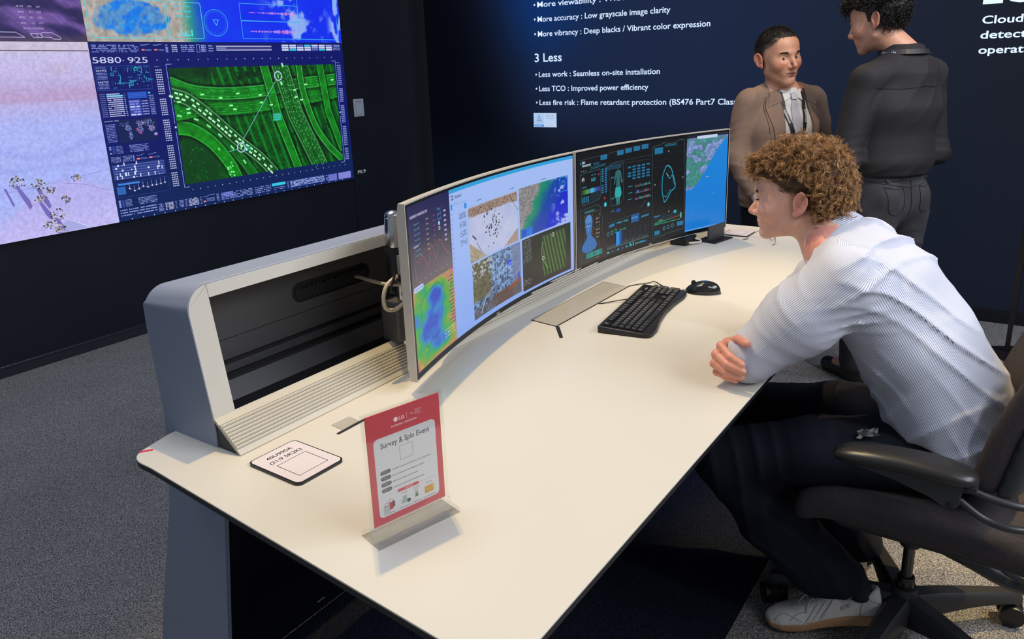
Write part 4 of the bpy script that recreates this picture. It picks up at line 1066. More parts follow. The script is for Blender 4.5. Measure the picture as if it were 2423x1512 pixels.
TE, TB, TG = '#2f9cb8', '#1c6f9c', '#58b8b0'
GR = '#4a585c'
for i in range(12): v = random.random() * .5; P.disc(*T(m2, .76 + random.random() * .2, .12 + v), .0009, '#c8e8f8', 6)
for i in range(5): P.disc(*T(m2, .866 + random.random() * .02, .535 + random.random() * .02), .0014, '#f0e0a0', 6)
P.rrect(*T(m2, .800, .955), *T(m2, .930, .985), .002, '#c8d4f0'); R(P, m2, .74, .008, .985, .016, '#7fb0e8')
Lp(P, m2, [(.02, .94), (.20, .95), (.205, .93), (.215, .955), (.495, .975)], .001, GR); Lp(P, m2, [(.215, .86), (.495, .87)], .0008, GR); Lp(P, m2, [(.215, .84), (.49, .83)], .0008, GR)
Tx(P, m2, .035, .905, .008, 'EIO', '#c8e8f0', .018, bold=.02); Tx(P, m2, .035, .878, .007, 'DIAGNOSTIC', '#c8e8f0', .055, bold=.02)
R(P, m2, .022, .90, .028, .92, TE)
for i, (u, v) in enumerate(((.158, .905), (.270, .918), (.325, .925), (.380, .930), (.435, .935))): P.rrect(*T(m2, u, v), *T(m2, u + .044, v + .045), .002, TB); P.dashes(*T(m2, u + .008, v + .015), *T(m2, u + .036, v + .03), 1, '#58c0e0', .8)
P.rrect(*T(m2, .11, .875), *T(m2, .15, .895), .001, '#164a60')
for i in range(3): P.ring(*T(m2, .030 + i * .014, .842), .0022, .0009, '#8a9a9c', 10)
Lp(P, m2, [(.09, .858), (.19, .868), (.19, .855), (.09, .845)], .001, TE); R(P, m2, .19, .80, .30, .84, '#123c50')
P.line([T(m2, a, b_) for a, b_ in ((.02, .81), (.06, .825), (.12, .825), (.155, .83), (.16, .60), (.15, .56), (.04, .54), (.03, .56), (.02, .81))], .0013, '#3c6c78')
P.disc(*T(m2, .040, .765), .0085, '#b8b0a0', 16); P.up(); P.ring(*T(m2, .040, .772), .0028, .0014, '#20201c', 10); R(P, m2, .035, .745, .045, .76, '#20201c')
Tx(P, m2, .095, .735, .013, '163', '#38a8c8', .026, bold=.015); Tx(P, m2, .095, .785, .005, 'HEART RATE', '#3c8898', .032); P.poly([T(m2, .140, .79), T(m2, .145, .775), T(m2, .150, .79)], '#d04050')
Tx(P, m2, .034, .69, .0065, 'DCS45', '#4a9aa8', .026)
for i in range(12): R(P, m2, .030 + i * .0105, .635, .040 + i * .0105, .675, ['#1c4a28', '#2c6a30', '#4a7a38', '#6a8a40', '#3a8a68', '#3890b0', '#50b8e0', '#38a0d8', '#2a80b8', '#28509a', '#3a3a90', '#4a3080'][i])
P.dots(*T(m2, .030, .56), *T(m2, .080, .615), 4, 5, .009, .0035, '#1c6a88'); 
for i in range(7):
    for j in range(4): P.ring(*T(m2, .092 + i * .009 + (j % 2) * .004, .575 + j * .016), .0022, .0006, '#2a6070', 6)
P.dots(*T(m2, .160, .60), *T(m2, .205, .83), 2, 11, .014, .0055, TB, .9)
# body figure
P.line([T(m2, a, b_) for a, b_ in ((.215, .84), (.235, .85), (.30, .86), (.312, .84), (.312, .50), (.30, .47), (.235, .46), (.225, .48), (.225, .70), (.215, .72), (.215, .84))], .0011, '#3c6c78')
bc = '#2a6468'
P.disc(*T(m2, .277, .805), .0042, bc, 12, .0055)
P.poly([T(m2, a, b_) for a, b_ in ((.270, .785), (.284, .785), (.296, .765), (.302, .70), (.305, .655), (.299, .655), (.293, .71), (.290, .74), (.289, .68), (.291, .62), (.263, .62), (.265, .68), (.264, .74), (.261, .71), (.255, .655), (.249, .655), (.252, .70), (.258, .765))], bc)
P.poly([T(m2, a, b_) for a, b_ in ((.263, .62), (.276, .62), (.275, .50), (.273, .455), (.268, .455), (.265, .52))], '#2f8a8c'); P.poly([T(m2, a, b_) for a, b_ in ((.278, .62), (.291, .62), (.289, .52), (.286, .455), (.281, .455), (.279, .50))], '#2f8a8c')
P.poly([T(m2, a, b_) for a, b_ in ((.260, .625), (.294, .625), (.300, .56), (.296, .53), (.258, .53), (.254, .56))], '#26a8a8')
for u, v, s_ in ((.228, .715, '39 KG'), (.228, .52, '39:78'), (.228, .40, '37.0')): Tx(P, m2, u, v, .007, s_, '#3c98b0', .022)
Lp(P, m2, [(.300, .67), (.31, .68)], .002, '#58c0d8')
P.dots(*T(m2, .338, .66), *T(m2, .495, .80), 5, 5, .020, .0065, TB, .85)
for j in range(3):
    z = .595 - j * .062; P.dashes(*T(m2, .345, z + .004), *T(m2, .375, z + .012), 1, TE, .8)
    for i in range(30): h_ = random.random() * .03; R(P, m2, .392 + i * .0036, z - .01, .3943 + i * .0036, z - .01 + h_, random.choice(['#2a9a78', '#3fb890', '#3878b8', '#8a50b0', '#b04a58']))
for x, y in ((.185, .555), (.480, .475)): P.disc(*T(m2, x, y), .0045, '#c03048', 12)
for x, y in ((.190, .493), (.485, .385)): P.disc(*T(m2, x, y), .0095, '#1a98b0', 18); P.up(); P.poly([T(m2, x - .003, y - .012), T(m2, x + .006, y), T(m2, x - .003, y + .012)], '#b8f0f4')
Lp(P, m2, [(.42, .38), (.44, .385), (.455, .42), (.47, .43)], .0009, '#58707a'); P.disc(*T(m2, .277, .405), .0095, '#143c90', 14); Tx(P, m2, .262, .395, .009, '59/100', '#3c70d8', .030)
# bust
P.line([T(m2, a, b_) for a, b_ in ((.02, .50), (.13, .515), (.155, .49), (.155, .42), (.17, .38), (.165, .26), (.175, .22), (.170, .05), (.12, .03), (.03, .02), (.02, .05), (.02, .50))], .0013, '#4a6068')
for i in range(12):
    for j in range(22): 
        if random.random() < .6: R(P, m2, .045 + i * .009, .11 + j * .0165, .050 + i * .009, .115 + j * .0165, random.choice(['#8a5a38', '#a87048', '#6a4a38']))
hd = [(.048, .40), (.056, .43), (.072, .445), (.090, .435), (.099, .40), (.099, .34), (.094, .290), (.090, .26), (.104, .225), (.124, .185), (.126, .13), (.078, .10), (.030, .125), (.030, .18), (.052, .22), (.062, .25), (.056, .29), (.051, .34)]
P.up(); P.poly([T(m2, *q) for q in cm2(hd + [hd[0]], 3)[:-1]], '#2f6cae'); P.up()
P.poly([T(m2, *q) for q in cm2([(.054, .40), (.060, .43), (.073, .442), (.087, .432), (.093, .40), (.090, .37), (.073, .375), (.056, .37), (.054, .40)], 3)[:-1]], '#4a84c0')
for a, b_ in ((.060, .340), (.078, .338)): P.rect(*T(m2, a, b_), *T(m2, a + .009, b_ + .007), '#9ad0f0')
Lp(P, m2, [(.073, .34), (.0725, .30), (.076, .298)], .0016, '#7ab8e0'); Lp(P, m2, [(.066, .272), (.082, .272)], .0018, '#1c4880'); Lp(P, m2, [(.057, .355), (.069, .358)], .0014, '#1c4880'); Lp(P, m2, [(.077, .358), (.089, .354)], .0014, '#1c4880')
R(P, m2, .045, .462, .115, .485, '#1c6068'); P.dashes(*T(m2, .125, .20), *T(m2, .15, .44), 7, '#a8b8b8', .15, .5, .9)
P.dots(*T(m2, .055, .045), *T(m2, .165, .095), 11, 5, .007, .004, '#2f9a94', .95)
Tx(P, m2, .12, .022, .004, 'SCANNING', '#a88a7a', .022)
# charts at the bottom
Lp(P, m2, [(.20, .33), (.21, .31), (.49, .335)], .0009, GR); P.poly([T(m2, a, b_) for a, b_ in ((.215, .29), (.255, .293), (.250, .265), (.210, .262))], TB)
for i in range(2): P.dashes(*T(m2, .265 + i * .045, .275), *T(m2, .300 + i * .045, .295), 1, TE, .8)
R(P, m2, .365, .245, .420, .325, '#14548c'); P.up(); P.dashes(*T(m2, .37, .28), *T(m2, .415, .30), 1, '#3c98e0', .8); P.poly([T(m2, a, b_) for a, b_ in ((.435, .29), (.490, .295), (.485, .275), (.430, .27))], TB)
for i in range(3): P.ring(*T(m2, .208 + i * .026, .205 + i * .004), .0065, .0022, ['#3a98b0', '#5aa8a8', '#38b890'][i], 14)
Tx(P, m2, .285, .205, .006, 'Pulsed 47826', '#3ab890', .044)
for i in range(46): h_ = .006 + random.random() * .04; x = .20 + i * .0063; R(P, m2, x, .065, x + .0014, .065 + h_, '#6a7a80')
R(P, m2, .200, .062, .492, .065, '#6a9aa0')
for i in range(9): R(P, m2, .262 + i * .0052, .068, .2668 + i * .0052, .200, ['#1a80d8', '#1a90e8', '#1f98f0', '#1a88e0', '#1674c8', '#145f a8'.replace(' ', ''), '#124c88', '#0f3c6c', '#0c3054'][i])
P.dots(*T(m2, .30, .09), *T(m2, .49, .20), 20, 6, .0009, .006, '#3a4c64')
for i, x in enumerate((.20, .23, .27, .30, .33, .36, .395)): R(P, m2, x, .02, x + .014, .034, [TG, '#3a58a0', TE, '#3a58a0', '#20a8c8', TE, '#38a088'][i])
R(P, m2, .355, .018, .366, .05, '#1f9cc0').up(); R(P, m2, .378, .016, .385, .055, '#3ab0a0'); 
for i in range(8): R(P, m2, .395 + i * .010, .022, .404 + i * .010, .036, ['#7a7a60', '#6a7a68', '#3a8a98', '#2a98b8', '#1f9cd0', '#1f9cd0', '#1f80b0', '#1a6a98'][i])
P.text(m2.W * .497, .0065, .0062, 'LG', '#b8b4b0', .011, bold=.03); P.ring(m2.W * .493, .0095, .0030, .0008, '#b8b4b0', 12)
# organ scan panel
P.line([T(m2, a, b_) for a, b_ in ((.505, .93), (.52, .945), (.56, .95), (.575, .965), (.60, .965), (.61, .95), (.66, .955), (.675, .97), (.715, .975), (.722, .80), (.715, .78), (.715, .74), (.724, .72), (.726, .14), (.72, .05), (.60, .04), (.595, .03), (.54, .03), (.52, .02), (.512, .03), (.505, .93))], .0015, '#4a6468')
P.rrect(*T(m2, .520, .865), *T(m2, .575, .925), .002, TB); P.dashes(*T(m2, .53, .885), *T(m2, .565, .905), 1, '#58c0e0', .8); P.rrect(*T(m2, .585, .925), *T(m2, .665, .945), .001, '#14586c'); P.disc(*T(m2, .612, .935), .0026, '#e8f4f4')
blob = [(.575, .62), (.590, .70), (.608, .735), (.632, .70), (.648, .62), (.662, .53), (.655, .49), (.635, .47), (.625, .44), (.610, .40), (.592, .37), (.585, .41), (.577, .46), (.574, .54), (.575, .62)]
cb = cm2(blob, 5); Lp(P, m2, cb, .0042, '#1f98b8'); Lp(P, m2, cb, .0014, '#7ae0f0'); P.up(); P.poly([T(m2, .610 + (a - .610) * .86, .55 + (b_ - .55) * .9) for a, b_ in cb[:-1]], '#04121a'); P.up()
Lp(P, m2, cm2([(.61, .63), (.625, .60), (.640, .63), (.655, .53)], 5), .002, '#38b8d0'); Lp(P, m2, cm2([(.585, .44), (.60, .42), (.615, .45), (.63, .49)], 5), .0016, '#38b8d0'); Lp(P, m2, [(.60, .66), (.614, .63)], .002, '#a8f0f4')
for j in range(10):
    for i in range(3): P.dashes(*T(m2, .52 + i * .07, .30 + j * .062), *T(m2, .52 + i * .07 + .05 * random.random() + .01, .305 + j * .062), 1, '#2c3c40', .6, .1, .3)
for x, y in ((.613, .875), (.525, .565), (.710, .59), (.622, .265)): P.ring(*T(m2, x, y), .0028, .0010, '#d8d0b8', 8)
for i in range(50): h_ = random.random() * .035 * (1 if i < 14 else .5); R(P, m2, .525 + i * .0037, .165 + i * .0005, .5265 + i * .0037, .17 + i * .0005 + h_, '#4ab890' if i < 30 else '#a85058')
R(P, m2, .520, .157, .70, .162, '#3ab890'); 
for i in range(3): P.dashes(*T(m2, .525, .20 + i * .02), *T(m2, .70, .21 + i * .02), 1, '#2a6a70', .3)
R(P, m2, .52, .235, .56, .25, TB).rect(*T(m2, .655, .235), *T(m2, .672, .265), '#1fb0c8'); R(P, m2, .700, .17, .708, .225, '#4ac8a8')
for i in range(3): P.ring(*T(m2, .592 + i * .028, .10 + i * .004), .0068, .0024, '#4a98b0', 14)
P.rrect(*T(m2, .525, .05), *T(m2, .562, .095), .002, TB); P.rrect(*T(m2, .678, .09), *T(m2, .720, .135), .002, TB)
P.obj('display_graphics', M_MON, r2)
# ================================================================ keyboard, mouse, cables, odds and ends
M_KB = mat('black_keyboard_plastic', (0.010, 0.010, 0.012), rough=0.42)
M_KEY = mat('dark_key_plastic', (0.022, 0.023, 0.028), rough=0.38)
kb = empty('computer_keyboard', (1.776, 0.957, ZT), 'full-size black keyboard lying on the cream desk', 'keyboard', rz=0.150)
KW, KD = 0.448, 0.151
foot = [(0.004, 0.0), (KW - .004, 0.0), (KW, -.004), (KW, -KD + .022), (KW - .006, -KD + .008), (KW - .020, -KD + .003), (KW - .06, -KD + .001), (KW * .68, -KD + .012), (KW * .5, -KD + .016), (KW * .32, -KD + .011), (.06, -KD - .001), (.02, -KD), (.006, -KD + .005), (0, -KD + .018), (0, -.004)]
def kbz(y): return 0.019 + 0.0095 * (y + KD) / KD * 1.0 - .008
V = [(x, y, 0.001) for x, y in foot] + [(x, y, kbz(y)) for x, y in foot]; n = len(foot)
b2 = bmesh.new(); vs = [b2.verts.new(v) for v in V]
b2.faces.new(vs[:n][::-1]); tf = b2.faces.new(vs[n:])
for i in range(n): b2.faces.new((vs[i], vs[(i + 1) % n], vs[(i + 1) % n + n], vs[i + n]))
bmesh.ops.bevel(b2, geom=list(tf.edges), offset=.0035, segments=3, affect='EDGES', profile=.5)
bb = B(); bb.join(b2); bb.obj('case', M_KB, kb, smooth=True, world=False, angle=35)
B().raw([(.008, -.010, kbz(-.01) + .0006), (KW - .008, -.010, kbz(-.01) + .0006), (KW - .008, -KD + .026, kbz(-KD + .026) + .0006), (.008, -KD + .026, kbz(-KD + .026) + .0006)],
        [(0, 1, 2, 3)]).obj('key_field', mat('black_key_field', (0.004, 0.004, 0.005), rough=.3), kb, world=False)
_kc = {}
def key(x, y, w=1.0, h=1.0):
    U = .0190
    if (w, h) not in _kc:
        a, d = w * U - .0032, h * U - .0036; b2 = bmesh.new()
        lo = [(-a / 2, -d / 2), (a / 2, -d / 2), (a / 2, d / 2), (-a / 2, d / 2)]
        i1, i2 = .0012, .0026
        rings = [[(px, py, 0.0) for px, py in lo], [(px * (1 - 2 * .0008 / a), py * (1 - 2 * .0008 / d), .0045) for px, py in lo],
                 [(px * (1 - 2 * .0024 / a), py * (1 - 2 * .0022 / d), .0062) for px, py in lo]]
        rv = [[b2.verts.new(p) for p in r] for r in rings]
        for r0, r1 in zip(rv[:-1], rv[1:]):
            for i in range(4): b2.faces.new((r0[i], r0[(i + 1) % 4], r1[(i + 1) % 4], r1[i]))
        c = b2.verts.new((0, 0, .0057))
        for i in range(4): b2.faces.new((rv[2][i], rv[2][(i + 1) % 4], c))
        me = bpy.data.meshes.new('key'); b2.to_mesh(me); b2.free(); me.materials.append(M_KEY); _kc[(w, h)] = me
    o = bpy.data.objects.new('key', _kc[(w, h)]); COL.objects.link(o); o.parent = kb
    yy = y; o.location = (x, yy, kbz(yy) + .0012); o.rotation_euler = (.061, 0, 0)
U = .0190; X0 = .012
rowy = [-.0215, -.0465, -.0645, -.0825, -.1005, -.1185]
def row(r, xs):
    for x, w in xs: key(X0 + (x + w / 2) * U, rowy[r], w)
row(0, [(0, 1)] + [(2 + i, 1) for i in range(4)] + [(6.5 + i, 1) for i in range(4)] + [(11 + i, 1) for i in range(4)] + [(15.25 + i, 1) for i in range(3)])
row(1, [(i, 1) for i in range(13)] + [(13, 2)]); row(2, [(0, 1.5)] + [(1.5 + i, 1) for i in range(12)] + [(13.5, 1.5)])
row(3, [(0, 1.75)] + [(1.75 + i, 1) for i in range(11)] + [(12.75, 2.25)]); row(4, [(0, 1.25)] + [(1.25 + i, 1) for i in range(11)] + [(12.25, 2.75)])
row(5, [(0, 1.25), (1.25, 1.25), (2.5, 1.25), (3.75, 6.25), (10, 1.25), (11.25, 1.25), (12.5, 1.25), (13.75, 1.25)])
row(1, [(15.25 + i, 1) for i in range(3)] + [(18.5 + i, 1) for i in range(4)]); row(2, [(15.25 + i, 1) for i in range(3)] + [(18.5 + i, 1) for i in range(3)])
row(3, [(18.5 + i, 1) for i in range(3)]); row(4, [(16.25, 1)] + [(18.5 + i, 1) for i in range(3)]); row(5, [(15.25 + i, 1) for i in range(3)] + [(18.5, 2), (20.5, 1)])
key(X0 + 22 * U, (rowy[2] + rowy[3]) / 2, 1, 1.95); key(X0 + 22 * U, (rowy[4] + rowy[5]) / 2, 1, 1.95)
P = Paint(lambda u, v, l: (u, v, kbz(v) + .0008 + l), .0001); P.text(KW - .058, -.026, .0055, 'logi', '#b8bcc4', .020, bold=.02)
for i in range(3): P.disc(KW - .085 - i * .010, -.024, .0010, '#b8bcc4', 8)
P.obj('case_print', M_PRINT, kb, world=False)
P = Paint(lambda u, v, l: (u, v, kbz(v) + .0078 + l), .0001)      # legends on the keys
for r, x, s_ in [(2, 1.5 + i, c) for i, c in enumerate('QWERTYUIOP')] + [(3, 1.75 + i, c) for i, c in enumerate('ASDFGHJKL')] + [(4, 2.25 + i, c) for i, c in enumerate('ZXCVBNM')] + [(1, 1 + i, c) for i, c in enumerate('1234567890')] + [(0, .0, 'esc')]:
    P.text(X0 + (x + .22) * U, rowy[r] - .0005, .0034, s_, '#c8ccd4')
P.obj('key_legends', M_PRINT, kb, world=False)

ms = empty('computer_mouse', (2.277, 0.842, ZT), 'glossy black wired mouse on the desk behind the keyboard', 'mouse', rz=-1.30 + pi / 2)
# local x = across, y = towards cable
def mouse_shell(s=1.0, z0=.0, z1=1.0):
    V, Fc = [], []; nu, nv = 28, 14
    for j in range(nv + 1):
        t = j / nv * pi / 2
        for i in range(nu):
            a = 2 * pi * i / nu; ex = .031 * (1 + .06 * math.cos(2 * a)); ey = .056
            r_ = math.cos(t) ** .62
            x = ex * math.cos(a) * r_; y = ey * math.sin(a) * r_
            hump = .036 * (1 - .35 * max(0, (y + .01) / .056) ** 1.6)
            V.append((x, y, .003 + hump * math.sin(t) ** .9))
    for j in range(nv):
        for i in range(nu): Fc.append((j * nu + i, j * nu + (i + 1) % nu, (j + 1) * nu + (i + 1) % nu, (j + 1) * nu + i))
    Fc.append(tuple(range(nu - 1, -1, -1)))
    return V, Fc
B().raw(*mouse_shell()).obj('shell', mat('gloss_black_plastic', (0.010, 0.010, 0.011), rough=.18, coat=.3), ms, smooth=True, world=False, angle=60)
V, Fc = mouse_shell(); V = [(x * 1.02, y * 1.015, .0015 + (z - .003) * .42) for x, y, z in V]
B().raw(V, Fc).obj('side_skirt', mat('matte_black_plastic', (0.016, 0.016, 0.017), rough=.5), ms, smooth=True, world=False, angle=60)
B().cyl((-.003, .030, .0325), (.003, .030, .0325), .0075, n=18, bev=.001).obj('scroll_wheel', M_KB, ms, world=False)

M_CABLE = mat('thin_black_cable', (0.012, 0.012, 0.013), rough=.5)
tag(B().tube(catmull([(2.262, .897, ZT + .006), (2.243, .925, ZT + .003), (2.275, .975, ZT + .003), (2.308, 1.024, ZT + .006), (2.296, 1.036, ZT + .003), (2.262, 1.062, ZT + .003), (2.229, 1.083, ZT + .002)], 6), .0017, 8).obj('mouse_cable', M_CABLE, smooth=True),
    'thin black cable from the mouse to the hatch in the desk', 'cable')
tag(B().tube(catmull([(2.078, 1.004, ZT + .010), (2.055, 1.035, ZT + .006), (2.030, 1.060, ZT + .003), (2.012, 1.078, ZT + .001)], 6), .0017, 8).obj('keyboard_cable', M_CABLE, smooth=True),
    'short thin black cable from the keyboard to the hatch slot', 'cable')

# monitor arm behind the left monitor, with its cables
arm = empty('monitor_arm', (1.33, 1.27, ZT + .06), 'chrome and black monitor arm behind the left curved monitor', 'monitor arm')
M_CHROME = mat('brushed_chrome', (0.55, 0.56, 0.58), rough=.18, metal=1.0)
b = B(); b.cyl((1.325, 1.272, 1.050), (1.328, 1.272, 1.122), .022, .020, n=24, bev=.003); b.sph((1.328, 1.272, 1.124), (.020, .020, .016)); b.obj('upper_column', M_CHROME, arm, smooth=True)
B().cyl((1.323, 1.272, .965), (1.325, 1.272, 1.050), .020, .022, n=24, bev=.002).obj('lower_column', M_KB, arm, smooth=True)
B().box((1.306, 1.246, .985), (1.320, 1.251, 1.035), bev=.002).obj('cable_clip', M_CHROME, arm)
B().box((1.335, 1.262, 1.00), (1.42, 1.288, 1.04), bev=.008).obj('cross_bar', M_KB, arm, smooth=True)
B().cyl((1.352, 1.285, .775), (1.352, 1.285, .965), .012, n=20).obj('post', M_CHROME, arm, smooth=True)
b = B().box((1.318, 1.270, .800), (1.375, 1.330, .905), bev=.006); b.obj('power_brick_holder', mat('graphite_grey_box', (0.09, 0.09, 0.095), rough=.5), arm)
M_WCABLE = mat('cream_cable', '#c9bfa8', rough=.5)
tag(B().tube(catmull([(1.30, 1.246, .985), (1.262, 1.244, .972), (1.246, 1.243, .945), (1.252, 1.243, .916), (1.285, 1.244, .905), (1.335, 1.25, .915)], 7), .0048, 10).obj('power_cable', M_WCABLE, smooth=True),
    'thick cream cable looping behind the left monitor', 'cable')
tag(B().tube(catmull([(1.342, 1.432, .950), (1.335, 1.405, .952), (1.325, 1.36, .952), (1.325, 1.30, .950), (1.345, 1.235, .955)], 7), .0046, 10).obj('power_cable', M_WCABLE, smooth=True),
    'straight cream cable coming out of the oval bay opening', 'cable')
tag(B().tube(catmull([(1.290, 1.238, 1.035), (1.285, 1.236, 1.0), (1.272, 1.236, .975), (1.268, 1.24, .955), (1.29, 1.25, .945)], 6), .0032, 8).obj('signal_cable', M_CABLE, smooth=True),
    'black cable clipped to the monitor arm', 'cable')
arm2 = empty('monitor_arm', (2.70, 1.27, ZT), 'dark monitor arm behind the right curved monitor', 'monitor arm')
B().cyl((2.70, 1.285, .80), (2.70, 1.285, 1.10), .018, n=20).obj('post', M_CHROME, arm2, smooth=True); B().box((2.67, 1.235, .95), (2.73, 1.27, 1.03), bev=.004).obj('bracket', M_KB, arm2)

# black holder under the right end of the right monitor
hb = empty('black_stand', (3.01, 1.06, ZT), 'black L-shaped holder under the right end of the right monitor', 'stand')
bb_ = Matrix.Translation((3.02, 1.075, ZT)) @ Matrix.Rotation(-.20, 4, 'Z')
B().box((-.068, -.045, 0), (.068, .045, .006), bev=.001, T=bb_).obj('base', M_KB, hb)
B().box((-.060, -.010, .006), (.060, -.003, .066), bev=.001, T=bb_).obj('upright', mat('dark_grey_plate', (0.035, 0.035, 0.037), rough=.4), hb)
ad = empty('power_adapter', (2.93, 1.165, ZT), 'black power adapter lying behind the right monitor', 'adapter')
B().box((2.86, 1.13, ZT + .0005), (2.965, 1.205, ZT + .030), bev=.005).obj('body', M_KB, ad)
tag(B().tube(catmull([(2.872, 1.128, ZT + .012), (2.895, 1.115, ZT + .010), (2.925, 1.10, ZT + .008), (2.945, 1.108, ZT + .012), (2.93, 1.125, ZT + .020)], 6), .004, 8).obj('white_cable', M_WCABLE, smooth=True),
    'short white cable curl under the right monitor', 'cable')

# wire spectacles left on the desk
gl = empty('spectacles', (3.12, 0.90, ZT), 'thin wire spectacles lying open near the far end of the desk', 'glasses')
M_WIRE = mat('dark_wire', (0.05, 0.045, 0.04), rough=.3, metal=.6)
for c in ((3.145, .915), (3.105, .865)):
    pts = [(c[0] + .022 * math.cos(a) * .62, c[1] + .022 * math.cos(a) * .78, ZT + .022 + .020 * math.sin(a)) for a in np.linspace(0, 2 * pi, 21)[:-1]]
    V, Fc = tube_geo(pts, .0010, 6, closed=True); B().raw(V, Fc).obj('lens_rim', M_WIRE, gl, smooth=True)
B().tube(catmull([(3.132, .898, ZT + .024), (3.126, .889, ZT + .028), (3.118, .881, ZT + .024)], 4), .0011, 6).obj('bridge', M_WIRE, gl, smooth=True)
B().tube(catmull([(3.158, .932, ZT + .026), (3.115, .952, ZT + .014), (3.082, .962, ZT + .003), (3.070, .966, ZT + .0015)], 5), .0011, 6).obj('temple', M_WIRE, gl, smooth=True)
B().tube(catmull([(3.092, .848, ZT + .026), (3.060, .838, ZT + .014), (3.035, .832, ZT + .003), (3.02, .838, ZT + .0015)], 5), .0011, 6).obj('temple', M_WIRE, gl, smooth=True)
B().tube([(3.07, .975, ZT + .002), (3.076, .95, ZT + .004)], .0012, 6).obj('temple_tip', M_WIRE, gl)

# thin floor stand in the far right corner
st = empty('pole_stand', (4.32, 0.02, 0), 'thin black pole stand on a flat pointed base near the right wall', 'stand')
B().prism([(4.335, .118), (4.44, -.06), (4.28, -.16), (4.155, .0)], 'z', .0005, .012, bev=.001).obj('base', M_BASEBLK, st)
B().box((4.300, .004, .012), (4.322, .026, 1.25)).obj('pole', M_BASEBLK, st)
# ================================================================ distance-field modelling (smooth organic shapes)
def _v(a): return np.asarray(a, np.float32)
def cap(P, a, b, ra, rb=None):
    rb = ra if rb is None else rb
    a, b = _v(a), _v(b); ab = b - a; t = np.clip(((P - a) @ ab) / (ab @ ab + 1e-12), 0, 1)
    return np.linalg.norm(P - a - t[:, None] * ab, axis=1) - (ra + (rb - ra) * t)
def ell(P, c, r, R=None):
    q = P - _v(c)
    if R is not None: q = q @ _v(R)          # columns of R are the local axes
    r = _v(r); k0 = np.linalg.norm(q / r, axis=1); k1 = np.linalg.norm(q / (r * r), axis=1)
    return k0 * (k0 - 1) / (k1 + 1e-9)
def smin(a, b, k):
    if k <= 0: return np.minimum(a, b)
    h = np.clip(0.5 + 0.5 * (b - a) / k, 0, 1); return b * (1 - h) + a * h - k * h * (1 - h)
def smax(a, b, k): return -smin(-a, -b, k)
def limb(P, pts, rad, side=(1, 0, 0), k=0.02):
    """chain of elliptical sections: rad = [(r_side, r_other), ...]"""
    d = None; side = _v(side)
    for i in range(len(pts) - 1):
        a, b = _v(pts[i]), _v(pts[i + 1]); ab = b - a; L = np.linalg.norm(ab); t_ = ab / L
        s_ = side - t_ * (side @ t_); s_ /= np.linalg.norm(s_); w_ = np.cross(t_, s_)
        q = P - a; t = np.clip((q @ t_) / L, 0, 1); q = q - t[:, None] * ab
        ra = np.array(rad[i], np.float32) * np.ones(2, np.float32); rb = np.array(rad[i + 1], np.float32) * np.ones(2, np.float32)
        r1 = ra[0] + (rb[0] - ra[0]) * t; r2 = ra[1] + (rb[1] - ra[1]) * t; r3 = np.minimum(r1, r2)
        x = q @ s_; y = q @ w_; z = q @ t_
        k0 = np.sqrt((x / r1) ** 2 + (y / r2) ** 2 + (z / r3) ** 2); k1 = np.sqrt((x / r1 ** 2) ** 2 + (y / r2 ** 2) ** 2 + (z / r3 ** 2) ** 2) + 1e-9
        e = k0 * (k0 - 1) / k1
        d = e if d is None else smin(d, e, k)
    return d
def plane(P, p, n):        # negative on the side opposite to n
    n = _v(n); n = n / np.linalg.norm(n); return (P - _v(p)) @ n
